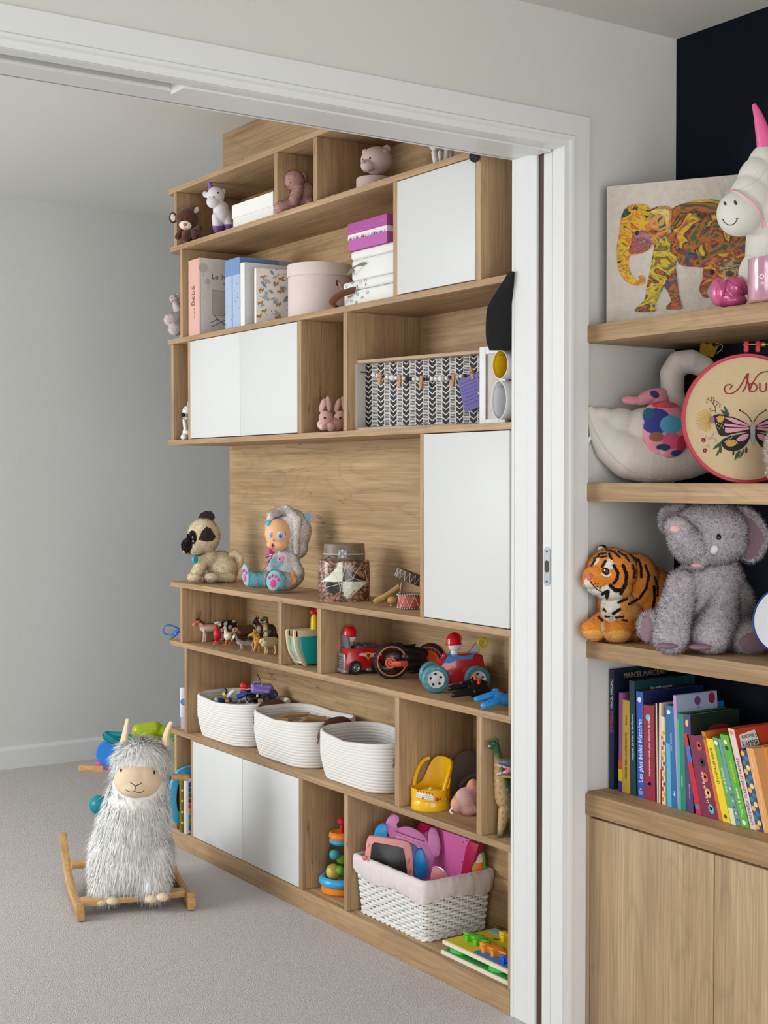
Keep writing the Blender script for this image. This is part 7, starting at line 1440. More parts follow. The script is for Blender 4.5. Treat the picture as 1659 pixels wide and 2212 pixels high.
T = Thing('pink_toy_drum', 'round salmon pink toy with chrome rim in the wicker basket', 'toy', spot(945, Z8 + 0.02, x=2.13))
slab(T, 'face', [Q(930, 660), Q(980, 650), Q(1040, 680), Q(1080, 740), Q(1090, 860), Q(1040, 920), Q(940, 900), Q(910, 780)], -10, -4, mat((222, 132, 140), 0.35)); slab(T, 'chrome_rim', [Q(935, 650), Q(990, 644), Q(1060, 680), Q(1105, 750), Q(1118, 860), Q(1060, 930), Q(930, 900), Q(910, 760)], -4, 2, mat((190, 186, 188), 0.2, metal=0.8))
T = Thing('orange_toy_book', 'orange and white toy book with green edge at the end of the basket', 'toy', spot(1025, Z8 + 0.02, x=2.225))
slab(T, 'green_edge', [Q(1480, 460), Q(1520, 480), Q(1545, 560), Q(1530, 760), Q(1380, 840), Q(1400, 640)], 0, 6, mat((120, 176, 50), 0.4)); slab(T, 'white_panel', [Q(1470, 480), Q(1505, 500), Q(1515, 600), Q(1430, 620)], -3, 0, mat((232, 226, 222), 0.4), smooth_=False); slab(T, 'orange_panel', [Q(1430, 610), Q(1512, 606), Q(1500, 770), Q(1380, 840)], -4, 0, mat((236, 112, 24), 0.35), smooth_=False)
# wooden puzzles
def puzzle(lab, z, dx, dy, face, ry):
    T = Thing('wooden_puzzle', lab, 'puzzle', (2.13 + dx, 2.663 + dy, z), rot=0.0, group='wooden animal puzzles')
    MB().bx(-0.085, 0.085, -0.135, 0.135, 0.0002, 0.010).build('tray', mat((232, 220, 200), 0.55, 0.05, 60, 0.03), T, smooth=0, bev=0.001)
    return T
def puzzle_piece(T, nm, pts, rgb, z0=0.0105, z1=0.026, n=4):
    P = [Vector((x, y, 0)) for x, y in pts]; P = smooth_path(P + [P[0]], n)[:-1] if n else P; k = len(P)
    MB().add([(p.x, p.y, z0) for p in P] + [(p.x, p.y, z1) for p in P], [tuple(range(k)), tuple(range(2 * k - 1, k - 1, -1))] + [(i, i + k, (i + 1) % k + k, (i + 1) % k) for i in range(k)]).build(nm, mat(rgb, 0.4), T, smooth=35, bev=0.0006)
def dino(cx, cy, s, fl=1, w=1.0):
    return [(cx + w * y * s, cy + fl * x * s) for x, y in ((-1.5, -0.1), (-1.2, 0.35), (-0.9, 0.15), (-0.6, 0.5), (-0.3, 0.42), (0, 0.62), (0.3, 0.45), (0.6, 0.45), (0.9, 0.2), (1.3, 0.12), (1.6, -0.1), (1.1, -0.12), (0.8, -0.25), (0.75, -0.6), (0.45, -0.6), (0.4, -0.3), (-0.2, -0.3), (-0.3, -0.62), (-0.65, -0.62), (-0.7, -0.25), (-1.1, -0.15))]
T = puzzle('lower wooden puzzle board with green cut-outs on the bottom shelf', Z8, -0.005, -0.012, None, 0)
MB().bx(-0.080, 0.080, -0.130, 0.130, 0.0101, 0.0112).build('picture', mat((36, 140, 62), 0.5, 0, 30, 0.25), T, smooth=0)
for cx, cy in ((-0.056, 0.095), (-0.056, -0.06), (0.0, 0.02)): puzzle_piece(T, 'piece', [(cx + 0.022 * math.cos(t), cy + 0.026 * math.sin(t)) for t in np.linspace(0, 6.28, 10, endpoint=False)], (70, 190, 96), 0.0112, 0.0165)
T = puzzle('upper wooden puzzle board with dinosaur pieces on the bottom shelf', Z8 + 0.0172, 0.012, 0.004, None, 0)
MB().bx(-0.081, 0.081, -0.131, 0.131, 0.0101, 0.0112).build('picture', mat((206, 190, 40), 0.5, 0, 22, 0.3), T, smooth=0)
MB().bx(-0.080, -0.035, -0.130, 0.02, 0.0112, 0.0115).build('water_print', mat((60, 120, 200), 0.5, 0, 30, 0.2), T, smooth=0); MB().bx(0.05, 0.080, -0.130, 0.13, 0.0112, 0.0115).build('sky_print', mat((150, 190, 206), 0.5, 0, 30, 0.2), T, smooth=0)
for cx, cy in ((0.0, 0.0), (0.03, 0.06), (-0.02, 0.09), (0.02, -0.08)): puzzle_piece(T, 'bush_print', [(cx + (0.012 if i % 2 else 0.005) * math.cos(t), cy + (0.016 if i % 2 else 0.006) * math.sin(t)) for i, t in enumerate(np.linspace(0, 6.28, 14, endpoint=False))], (96, 128, 30), 0.0112, 0.0117, 0)
puzzle_piece(T, 'green_dinosaur', dino(-0.025, 0.068, 0.034), (96, 190, 40)); puzzle_piece(T, 'yellow_dinosaur', dino(0.05, 0.02, 0.034, -1), (238, 202, 24)); puzzle_piece(T, 'orange_dinosaur', dino(-0.04, -0.015, 0.034, -1), (240, 146, 40)); puzzle_piece(T, 'blue_dinosaur', dino(-0.055, -0.105, 0.026), (40, 96, 206))

# ------------------------------------------------------------------ rocking llama
T = Thing('rocking_llama', 'shaggy white plush llama on a wooden rocking base', 'rocking toy', (1.637, 3.78, 0.0), rot=math.radians(-15.1))
k = T.s; RW = wood('Y', (214, 172, 118), (192, 146, 92), crack=0.0); RWX = wood('X', (218, 178, 124), (196, 150, 96), crack=0.0)
specs = [T.E(303, 1655, -10, 55, 58, 52), T.E(300, 1700, 0, 60, 56, 60), T.E(294, 1732, 6, 64, 52, 68), T.E(288, 1768, 14, 70, 60, 78), T.E(285, 1800, 24, 77, 60, 90), T.E(284, 1825, 60, 82, 74, 130), T.E(283, 1850, 20, 80, 62, 86), T.K((236, 1850, -18), (231, 1896, -34), 37, 30), T.K((327, 1850, -18), (329, 1892, -34), 37, 29), T.K((236, 1850, 130), (236, 1885, 150), 36, 28), T.K((327, 1850, 130), (327, 1882, 150), 36, 28)]
LB_ = mat((246, 245, 242), 0.95, 0.3, 200)
b = blob(T, 'body', specs, LB_, vox=3.2 * k, smooth=8)
HAIRW = hairmat(trans=0.08)
def keep(P): return ~(P.el(297, 1688, 50, 39) & (P.d < -20))
def flow(P, co):
    # parted at the crown, hanging everywhere else
    out = np.zeros((P.n, 3)); out[:, 2] = -1.15
    crown = np.clip((1640 - P.v) / 40, 0, 1)
    out[:, 2] += crown * 1.25; out[:, 0] += crown * np.sign(P.u - 309) * np.clip(np.abs(P.u - 309) / 25, 0.1, 1) * 0.6; out[:, 1] -= crown * 0.7
    leg = np.clip((P.v - 1880) / 30, 0, 1); out[:, 2] += leg * 0.1
    return out
def llen(P): return np.where(P.el(297, 1690, 60, 48) & (P.d < -10), 0.36, np.where(P.el(297, 1684, 76, 62) & (P.d < -10), 0.6, 1.0)) * np.where(P.v < 1630, 1.05, 1.0)
def pll(P): P.base((250, 249, 246))
fur(T, b, 'fur', 52000, 28, 0.95, HAIRW, droop=0.35, jitter=0.26, nrm=0.5, segs=3, paint=pll, keep=keep, flow=flow, lenfn=llen, colvar=0.05)
cream = mat((232, 208, 176), 0.85, 0.25, 300, 0.03)
fc = blob(T, 'face', [T.E(284, 1685, -46, 37, 35, 32), T.E(311, 1686, -46, 36, 35, 32), T.E(297, 1686, -48, 46, 36, 34), T.E(297, 1698, -56, 38, 25, 30)], cream, vox=1.8 * k)
for u, v in ((261.5, 1664), (333, 1668.5)): feature(T, fc, 'eye', u, v, 2.0, 5.4, BLACK, 1.8, rot=-14, lift=0.6)
lm = mat((40, 28, 26), 0.7)
stroke(T, fc, 'nose_stitch', [(281.5, 1690), (287, 1694), (292.7, 1697.5)], 0.8, lm); stroke(T, fc, 'nose_stitch', [(306, 1691), (300, 1694.5), (292.7, 1697.5)], 0.8, lm); stroke(T, fc, 'lip_stitch', [(292.7, 1697.5), (292, 1703), (291, 1709)], 0.8, lm)
stroke(T, fc, 'mouth_stitch', [(270.5, 1705), (277, 1709), (284, 1710.5), (291, 1709.3)], 0.8, lm); stroke(T, fc, 'mouth_stitch', [(291, 1709.3), (298, 1711.5), (306, 1711), (312, 1707.5)], 0.8, lm)
for q in (((266, 1610, -6), (270, 1588, -8), (274, 1566, -8), (276, 1553, -6)), ((358, 1606, -6), (359, 1590, -8), (364, 1573, -8), (371, 1559, -6))):
    pth = smooth_path([T.p(*v) for v in q], 4); MB().tube(pth, [(15 - 8.5 * (i / 12) ** 0.8) * k for i in range(13)], 12, flat=0.6).build('ear', cream, T)
# hooves
for u, v in ((217, 1948), (243, 1945), (327, 1941), (351, 1937)):
    MB().sph(T.p(u, v, -66), (14 * k, 15 * k, 9.5 * k), 16).build('hoof', cream, T)
# handle dowel
for a, c in (((222, 1662, -4), (170, 1659.5, -8)), ((372, 1678, -4), (409, 1680, -8))):
    A_, C_ = T.p(*a), T.p(*c); MB().tube([A_, A_.lerp(C_, 0.9), A_.lerp(C_, 0.97), C_], [7.4 * k, 7.4 * k, 6.4 * k, 3.6 * k], 16).build('handle', RWX, T)
# rocker base: local x across, y away from the viewer
hw = 0.158; yf = -0.118; L_ = 0.47
def runner(x):
    m = MB(); n = 22; vs = []
    for i in range(n + 1):
        t = i / n; y = yf + L_ * t; z = 0.006 + 0.20 * (t - 0.36) ** 2 * (1.25 if t > 0.36 else 0.35) ; hgt = 0.030
        if t < 0.06: hgt = 0.034
        vs += [(x - 0.0105, y, z), (x + 0.0105, y, z), (x + 0.0105, y, z + hgt), (x - 0.0105, y, z + hgt)]
    fs = [(0, 1, 2, 3), (4 * n + 3, 4 * n + 2, 4 * n + 1, 4 * n)]
    for i in range(n):
        for j in range(4): fs.append((4 * i + j, 4 * i + (j + 1) % 4, 4 * i + 4 + (j + 1) % 4, 4 * i + 4 + j))
    m.add(vs, fs); return m.build('runner', RW, T, smooth=30, bev=0.002)
for x in (-hw, hw): runner(x)
for x in (-hw, hw): MB().rbox((x, yf + 0.004, 0.020), (0.024, 0.03, 0.036), 0.004, 2).build('runner_toe', RW, T)
MB().rbox((0, yf + 0.062, 0.036), (2 * hw - 0.02, 0.045, 0.018), 0.002).build('crossbar', RWX, T); MB().rbox((0, yf + 0.335, 0.070), (2 * hw - 0.02, 0.04, 0.018), 0.002).build('crossbar', RWX, T)

# ------------------------------------------------------------------ ride-on toy half hidden behind the llama
p0 = at(300, 1690, y=4.78)
T = Thing('ride_on_toy', 'teal, lime and blue plastic ride-on toy standing behind the llama', 'ride-on toy', (p0.x, 4.78, 0.0)); k = T.s
TE = mat((22, 150, 160), 0.32); LM = mat((168, 190, 20), 0.3, coat=0.3); B_ = mat((34, 124, 214), 0.3); PKM = mat((214, 66, 138), 0.35)
zb = -T.p(300, 1690, 0).z
T_floor = 0.0
blob(T, 'lime_hood', [T.K((300, 1578, 0), (335, 1574, 6), 15, 16), T.K((335, 1576, 6), (372, 1582, 10), 13, 12), T.K((320, 1600, 4), (340, 1640, 6), 26, 30)], LM, vox=2 * k, smooth=2)
MB().tube(smooth_path([T.p(u, v, d) for u, v, d in ((226, 1586, -6), (236, 1592, -4), (250, 1602, 0), (262, 1614, 6))], 4), 8.5 * k, 12).tube([T.p(228, 1586, -4), T.p(266, 1588, 6), T.p(300, 1600, 10)], [7 * k, 7 * k, 8 * k], 12).build('handlebar', TE, T)
for i in range(6): p_ = T.p(231 + 4.4 * i, 1589.5 + 3.0 * i, -6); MB().torus(p_, 8.8 * k, 1.2 * k, M=None, n=18).build('grip_rib', mat((12, 106, 116), 0.4), T)
wl = MB().lathe([(0, -10 * k), (26 * k, -10 * k), (30 * k, -6 * k), (30 * k, 6 * k), (26 * k, 10 * k), (0, 10 * k)], 32, Matrix.Translation(T.p(238, 1628, 6)) @ Matrix.Rotation(math.radians(70), 4, 'X')).build('blue_drum', B_, T)
blob(T, 'pink_tray', [T.K((216, 1650, 0), (250, 1656, 6), 10, 12)], PKM, vox=1.8 * k, smooth=2)
blob(T, 'base', [T.K((212, 1738, -10), (240, 1745, 0), 20, 24), T.K((240, 1745, 0), (360, 1700, 30), 24, 26), T.K((300, 1680, 20), (310, 1620, 14), 30, 26), T.K((250, 1690, 8), (262, 1640, 8), 14, 12)], TE, vox=2.4 * k, smooth=3)
for u, v, d in ((220, 1744, -14), (352, 1738, 20), (260, 1722, 60), (372, 1716, 70)):
    p_ = T.p(u, v, d); r_ = max(p_.z, 0.02); MB().lathe([(0, -0.012), (r_ * 0.86, -0.012), (r_, -0.006), (r_, 0.006), (r_ * 0.86, 0.012), (0, 0.012)], 24, Matrix.Translation((p_.x, p_.y, r_ + 0.0005)) @ Matrix.Rotation(math.pi / 2, 4, 'X')).build('wheel', TE, T)
MB().sph(T.p(376, 1596, 6), 5.5 * k, 14).build('teal_knob', TE, T); MB().rbox(T.p(374, 1606, 8), (9 * k, 8 * k, 8 * k), 2 * k).build('lime_lug', LM, T)

# ------------------------------------------------------------------ top shelf on the navy wall
ZA, ZBs, ZCs, ZW = 1.590, 1.241, 0.889, 0.548
def marble(seed, cols, scale=22.0, dist=2.2):
    m, nt, b = _new('swirled_paint'); n = nt.nodes; L = nt.links; tc = n.new('ShaderNodeTexCoord'); mp = n.new('ShaderNodeMapping'); mp.inputs['Location'].default_value = (seed * 3.1, seed * 1.7, seed * 0.9); mp.inputs['Scale'].default_value = (1, 1, 1.5)
    L.new(tc.outputs['Object'], mp.inputs[0]); z = n.new('ShaderNodeTexNoise'); z.inputs['Scale'].default_value = scale; z.inputs['Detail'].default_value = 3; z.inputs['Distortion'].default_value = dist; L.new(mp.outputs[0], z.inputs['Vector'])
    r = n.new('ShaderNodeValToRGB'); e = r.color_ramp.elements
    while len(e) < len(cols): e.new(0.5)
    for i, c in enumerate(cols): e[i].position = 0.22 + 0.56 * i / (len(cols) - 1); e[i].color = lin(c)
    L.new(z.outputs['Fac'], r.inputs[0]); L.new(r.outputs[0], b.inputs['Base Color']); b.inputs['Roughness'].default_value = 0.35
    bp = n.new('ShaderNodeBump'); bp.inputs['Strength'].default_value = 0.5; bp.inputs['Distance'].default_value = 0.003; L.new(z.outputs['Fac'], bp.inputs['Height']); L.new(bp.outputs[0], b.inputs['Normal']); return m
Y1, O1, R1, G1, U1, K1, V1, C1 = (220, 184, 30), (190, 100, 28), (120, 34, 26), (48, 92, 40), (52, 78, 110), (18, 17, 28), (108, 72, 92), (206, 170, 110)
a = Vector((2.128, 2.287, ZA)); c = Vector((2.352, 1.915, ZA)); W_ = (c - a).length
T = Thing('elephant_painting', 'unframed canvas painting of colourful swirled elephants leaning in the corner', 'painting', a, rot=math.atan2(c.y - a.y, c.x - a.x))
H_ = 0.307
MB().bx(0, W_, 0, 0.018, 0.0005, H_).build('canvas', mat((206, 196, 184), 0.75, 0.9, 55, 0.16), T, smooth=0, bev=0.001)
X = lambda x, y: (1240 + x / 3.959, 180 + y / 3.959)
def paintpoly(nm, pts, mt, lift=0.0016, sm=3):
    P = [qpl(T, *X(*p)) for p in pts]
    if sm: P = smooth_path(P + [P[0]], sm)[:-1]
    k = len(P); MB().add([Vector((p.x, -lift, p.z)) for p in P] + [Vector((p.x, 0.0, p.z)) for p in P], [tuple(range(k))] + [(i, i + k, (i + 1) % k + k, (i + 1) % k) for i in range(k)]).build(nm, mt, T, smooth=20)
warm = [K1, R1, O1, Y1, C1, O1, R1, G1]; mixd = [K1, R1, G1, O1, K1, Y1, O1, U1]; dark_ = [K1, K1, U1, R1, O1, G1, K1, V1]; legm = [K1, R1, O1, K1, Y1, G1, O1, K1]
paintpoly('painted_body', [(830, 1080), (900, 1040), (1050, 1000), (1180, 995), (1300, 1020), (1420, 1080), (1500, 1150), (1560, 1230), (1590, 1270), (1540, 1380), (1480, 1480), (1430, 1580), (1400, 1650), (1250, 1600), (1100, 1570), (900, 1550), (880, 1400), (830, 1290)], marble(1, mixd, 11, 2.6), 0.0012)
paintpoly('painted_belly_shadow', [(890, 1400), (980, 1440), (1150, 1480), (1330, 1380), (1470, 1300), (1590, 1275), (1540, 1380), (1470, 1490), (1400, 1640), (1250, 1600), (1100, 1575), (900, 1550)], marble(2, dark_, 20, 1.6), 0.0018)
paintpoly('painted_leg', [(870, 1580), (885, 1700), (895, 1800), (920, 1890), (915, 1930), (800, 1935), (795, 1905), (830, 1860), (800, 1780), (770, 1720), (820, 1650)], marble(3, dark_, 26), 0.0018)
paintpoly('painted_leg', [(690, 1380), (760, 1330), (860, 1270), (890, 1400), (870, 1560), (820, 1640), (760, 1750), (720, 1830), (690, 1900), (690, 1950), (540, 1955), (525, 1930), (570, 1890), (610, 1840), (620, 1760), (640, 1660), (660, 1560)], marble(4, legm, 20, 1.6), 0.0024)
paintpoly('painted_head', [(415, 1120), (450, 1060), (520, 1035), (600, 1035), (650, 1080), (640, 1180), (640, 1300), (660, 1400), (600, 1440), (520, 1470), (480, 1470), (465, 1530), (475, 1600), (510, 1660), (545, 1690), (560, 1680), (552, 1655), (575, 1640), (605, 1660), (605, 1700), (575, 1725), (510, 1725), (440, 1690), (395, 1620), (375, 1540), (370, 1400), (390, 1280), (400, 1180)], marble(5, [R1, O1, Y1, O1, Y1, K1, G1, R1], 14, 2.2), 0.0022)
paintpoly('painted_cheek', [(500, 1290), (560, 1260), (630, 1270), (660, 1340), (650, 1410), (580, 1450), (500, 1460), (470, 1440), (490, 1360)], marble(6, [V1, R1, (190, 84, 50), V1, (180, 120, 120), O1], 24), 0.0028)
paintpoly('painted_ear', [(650, 1085), (700, 1060), (780, 1050), (835, 1085), (830, 1200), (800, 1290), (740, 1330), (690, 1385), (650, 1340), (630, 1230)], marble(7, [K1, K1, O1, (206, 160, 90), G1, K1], 24), 0.0026)
paintpoly('painted_ear_rim', [(668, 1085), (740, 1080), (805, 1085), (822, 1130), (815, 1200), (790, 1210), (780, 1150), (750, 1120), (690, 1125), (665, 1110)], marble(8, [Y1, (222, 206, 100), C1, Y1], 22), 0.0034)
paintpoly('painted_calf', [(1100, 1620), (1130, 1540), (1200, 1480), (1300, 1450), (1440, 1440), (1460, 1500), (1420, 1620), (1380, 1660), (1260, 1660), (1200, 1680), (1150, 1740), (1125, 1790), (1150, 1830), (1110, 1830), (1075, 1780), (1080, 1720), (1100, 1680)], marble(9, [O1, Y1, O1, R1, (160, 100, 50), Y1], 26), 0.0026)
paintpoly('painted_calf_ear', [(1240, 1530), (1330, 1500), (1420, 1520), (1430, 1600), (1380, 1650), (1290, 1640), (1250, 1590)], marble(10, [K1, G1, C1, K1, O1, U1], 28), 0.0034)
for x, y in ((540, 1283), (1182, 1612)): P = qpl(T, *X(x, y)); MB().sph(Vector((P.x, -0.0024, P.z)), (0.0055, 0.0016, 0.0048), 12).build('painted_eye', mat((30, 20, 34), 0.3), T)
for x, y in ((610, 1030), (590, 1040)): pass

T = Thing('large_unicorn_plush', 'large cream unicorn plush with pink horn and smiling muzzle at the frame edge', 'plush toy', spot(1640, ZA, x=2.17))
k = T.s; UC = (222, 218, 208)
b = blob(T, 'body', [T.E(1598, 461, -30, 49, 49, 44), T.E(1622, 430, -14, 46, 56, 46), T.E(1636, 400, -4, 44, 62, 46), T.E(1645, 440, -4, 56, 72, 48), T.E(1652, 372, 4, 40, 60, 40), T.K((1660, 470, 6), (1668, 560, 8), 46, 58), T.E(1660, 592, 4, 64, 62, 50)], mat(UC, 0.95, 0.4, 300, 0.04, sheen=0.3), vox=2.2 * k)
MB().tube(smooth_path([T.p(1655, 318, 0), T.p(1646, 280, -2), T.p(1637, 248, -4), T.p(1628, 225, -4)], 5), [(20 - 16 * i / 15) * k for i in range(16)], 16).build('horn', mat((226, 98, 150), 0.35, 0.2, 120, 0.06), T)
stroke(T, b, 'ribbon_band', [(1582, 412), (1598, 417), (1612, 428), (1628, 440), (1641, 458), (1649, 476), (1650, 492)], 4.6, mat((236, 186, 188), 0.5, 0.1, 200), lift=-1.5, n=8)
for u, v in ((1566, 439.5), (1588.7, 438)): feature(T, b, 'eye', u, v, 3.0, 6.2, mat((66, 56, 62), 0.5), 1.4, rot=18)
stroke(T, b, 'smile', [(1561, 474), (1565, 480), (1572, 485), (1580, 486), (1587, 482), (1591, 476), (1592.5, 472)], 1.1, mat((66, 58, 70), 0.6)); stroke(T, b, 'smile_corner', [(1589.5, 472), (1595, 472.5)], 0.9, mat((66, 58, 70), 0.6)); stroke(T, b, 'seam', [(1600, 408), (1622, 398), (1640, 384), (1655, 366)], 0.7, mat((200, 196, 186), 0.9))
stroke(T, b, 'smile_corner', [(1559, 473), (1564, 475)], 0.9, mat((66, 58, 70), 0.6))
T = Thing('pink_puffy_toy', 'shiny magenta stitched puffy toy before the elephant painting', 'toy', spot(1575, ZA, x=2.122))
k = T.s; PKF = mat((206, 96, 142), 0.22, 0.15, 40, 0.05, metal=0.25, coat=0.3)
b = blob(T, 'body', [T.E(1553, 630, 0, 19, 32, 24), T.E(1588, 622, -4, 27, 26, 26), T.E(1586, 650, -2, 28, 14, 24), T.E(1566, 642, 4, 24, 22, 26)], PKF, vox=1.6 * k, smooth=4)
for q in ([(1552, 605), (1556, 616), (1559, 626)], [(1571, 604), (1568, 620), (1563, 638)], [(1560, 638), (1578, 640), (1598, 636), (1612, 640)], [(1571, 604), (1582, 613), (1600, 622), (1608, 632)]): stroke(T, b, 'seam', q, 0.9, mat((150, 44, 92), 0.4), lift=-0.3)
T = Thing('candle_glass', 'iridescent pink candle glass with white lettering at the frame edge', 'candle', spot(1664, ZA, x=2.108))
k = T.s; r_ = 50 * k
def irid():
    m, nt, b = _new('iridescent_glass'); n = nt.nodes; L = nt.links; b.inputs['Base Color'].default_value = lin((206, 150, 172)); b.inputs['Roughness'].default_value = 0.12; b.inputs['Metallic'].default_value = 0.35; b.inputs['Coat Weight'].default_value = 0.8
    try: b.inputs['Thin Film Thickness'].default_value = 420.0; b.inputs['Thin Film IOR'].default_value = 1.5
    except Exception: pass
    return m
gl = MB().lathe([(0, 0.0003), (r_ * 0.97, 0.0003), (r_, 3 * k), (r_, 92 * k), (r_ * 0.95, 93 * k), (r_ * 0.94, 88 * k)], 48).build('glass', irid(), T)
MB().lathe([(0, 60 * k), (r_ * 0.93, 60 * k)], 40).build('wax', mat((226, 196, 200), 0.6), T)
def wrap(txt, size, cx, cz):
    mb = MB(); text_mesh(txt, size, Matrix.Identity(4), mb); w0 = max(v[0] for v in mb.v) / 2; vs = []
    for x, y, z in mb.v:
        a_ = cx + (x - w0) / r_; rr = r_ + 0.0004 + z; vs.append((rr * math.sin(a_), -rr * math.cos(a_), cz + y))
    mb.v = vs; return mb
wrap('Bougie', 0.020, -0.45, 44 * k).build('lettering', mat((240, 226, 232), 0.5), T, smooth=0); wrap('BIJOU', 0.010, -0.45, 30 * k).build('lettering', mat((240, 226, 232), 0.5), T, smooth=0)
m = MB(); [m.tube([((r_ + 0.0004) * math.sin(-0.45 + x), -(r_ + 0.0004) * math.cos(-0.45 + x), z * k) for x, z in q], 0.0005, 5) for q in (((-0.1, 62), (0.0, 54), (0.1, 62), (0.05, 66), (-0.05, 66), (-0.1, 62), (0.1, 62)),)]; m.build('gem_print', mat((240, 226, 232), 0.5), T)

# ------------------------------------------------------------------ middle shelf: swan, embroidery hoop
T = Thing('swan_cushion', 'white plush swan cushion with gold crown and patterned wings', 'plush toy', spot(1400, ZBs, x=2.215))
k = T.s; SW = (218, 211, 202)
X = lambda x, y: (1240 + x / 3.959, 700 + y / 3.959)
def crescent(P): P.base(SW)
sp = []
arc = [(1275, 884, 8), (1288, 908, 20), (1306, 936, 34), (1330, 962, 46), (1362, 982, 54), (1400, 990, 54), (1440, 990, 52), (1480, 988, 48), (1516, 984, 40)]
for u, v, r in arc: sp.append(T.E(u, v, 0, r, r, r * 0.85))
for (u0, v0, r0), (u1, v1, r1) in zip(arc[:-1], arc[1:]):
    for t in (0.33, 0.66): sp.append(T.E(u0 + (u1 - u0) * t, v0 + (v1 - v0) * t, 0, r0 + (r1 - r0) * t, r0 + (r1 - r0) * t, (r0 + (r1 - r0) * t) * 0.85))
sp += [T.E(1340, 915, 0, 40, 34, 30), T.E(1300, 896, 0, 26, 16, 18), T.E(1400, 925, 0, 60, 46, 40)]
b = blob(T, 'body', sp, mat(SW, 0.95, 0.35, 220, 0.04, sheen=0.3), vox=2.4 * k, smooth=8)
stroke(T, b, 'piping', [(1268, 878), (1277, 910), (1293, 945), (1318, 980), (1352, 1010), (1392, 1030), (1430, 1036)], 1.4, mat((206, 200, 190), 0.95), lift=0.2)
blob(T, 'neck', [T.K((1466, 900, 16), (1453, 850, 10), 25, 25), T.K((1453, 850, 10), (1452, 806, 8), 25, 26), T.K((1452, 806, 8), (1466, 784, 6), 26, 26), T.K((1466, 784, 6), (1492, 781, 4), 26, 26), T.K((1492, 781, 4), (1520, 792, 6), 25, 23), T.K((1520, 792, 6), (1540, 812, 8), 22, 15)], mat(SW, 0.95, 0.3, 200, 0.04, sheen=0.3), vox=2.0 * k)
def pw_(P):
    P.base((226, 150, 164)); q = lambda x, y, rx, ry, c, r=0: P.put(P.el(*X(x, y), rx / 3.959, ry / 3.959, r), c)
    q(700, 830, 130, 110, (62, 66, 140)); q(640, 760, 50, 45, (40, 96, 110)); q(830, 860, 95, 80, (90, 172, 206)); q(705, 965, 62, 42, (150, 96, 74)); q(840, 1000, 85, 70, (222, 92, 130)); q(765, 1055, 62, 30, (40, 70, 100)); q(930, 1060, 50, 110, (206, 56, 76)); q(880, 1105, 50, 30, (66, 62, 130)); q(790, 690, 130, 30, (214, 82, 92)); q(720, 1100, 60, 26, (230, 170, 180)); q(670, 610, 60, 60, (226, 150, 170)); q(690, 600, 42, 30, (70, 60, 116), 30); q(510, 610, 40, 12, (170, 90, 70))
blob(T, 'wing', [T.E(*X(770, 890), -44, 44, 58, 16, -14), T.E(*X(820, 1000), -44, 36, 36, 16), T.E(*X(700, 780), -40, 28, 26, 14)], vcmat(0.9, 0.3, 300, 0.2, 0.15, 0.06), vox=1.2 * k, paint=pw_)
blob(T, 'wing', [T.E(*X(650, 620), -6, 38, 15, 14, 18), T.E(*X(500, 650), -8, 24, 10, 10), T.E(*X(720, 640), -4, 24, 18, 14)], vcmat(0.9, 0.3, 300, 0.2, 0.15, 0.06), vox=1.2 * k, paint=pw_)
cr_ = MB(); cr_.prism([(x * k, z * k) for x, z in ((-17, -14), (14, -14), (18, 10), (20, 14), (8, 8), (0, 16), (-6, 9), (-20, 15), (-18, 4))], -5 * k, 5 * k, Matrix.Translation(T.p(1530, 755, 0)) @ Matrix.Rotation(0.25, 4, 'Y')); cr_.build('crown', mat((196, 158, 44), 0.35, 1.0, 700, 0.5, metal=0.6), T, smooth=0)
MB().tube(smooth_path([T.p(1546, 742, 0), T.p(1558, 744, 2), T.p(1560, 752, 2), T.p(1548, 764, 2)], 4), 0.6 * k, 5).build('elastic', mat((220, 214, 206), 0.8), T)
tg = [T.p(1278, 936, -6), T.p(1254, 972, -10), T.p(1259, 977, -10), T.p(1281, 942, -6)]; MB().add(tg + [v + Vector((0, 0.0008, 0)) for v in tg], [(0, 1, 2, 3), (7, 6, 5, 4), (0, 1, 5, 4), (1, 2, 6, 5), (2, 3, 7, 6), (3, 0, 4, 7)]).build('care_label', mat((226, 222, 214), 0.7), T, smooth=0)
# embroidery hoop
T = Thing('embroidery_hoop', 'red embroidery hoop with stitched butterfly and name', 'embroidery hoop', spot(1612, ZBs, x=2.13))
k = T.s; R_ = 139 * k; cz = R_ + 0.0006
cen = Vector((0, 0, cz)); RD = mat((188, 26, 58), 0.45, 0.1, 60)
MB().lathe([(0, 0), (R_ * 0.98, 0)], 72, Matrix.Translation(cen) @ Matrix.Rotation(math.pi / 2, 4, 'X')).build('linen', mat((214, 190, 152), 0.85, 0.5, 500, 0.08), T)
MB().lathe([(R_ * 0.955, 4 * k), (R_ * 0.965, 6.5 * k), (R_ * 1.0, 6.5 * k), (R_ * 1.005, 4 * k), (R_ * 1.005, -6 * k), (R_ * 0.955, -6 * k), (R_ * 0.955, 4 * k)], 90, Matrix.Translation(cen) @ Matrix.Rotation(math.pi / 2, 4, 'X')).build('hoop', RD, T)
for u in (1612, 1637): p_ = T.p(u, 747, 0); MB().rbox(p_ + Vector((0, 0, -2 * k)), (9 * k, 10 * k, 24 * k), 2 * k).build('clamp_lug', RD, T)
MB().cyl(T.p(1606, 744, 0), T.p(1664, 743, 0), 1.6 * k, n=10).build('clamp_screw', GOLD, T); MB().cyl(T.p(1643, 744, 0), T.p(1652, 744, 0), 5 * k, n=10).build('clamp_nut', GOLD, T)
yE = -1.2 * k
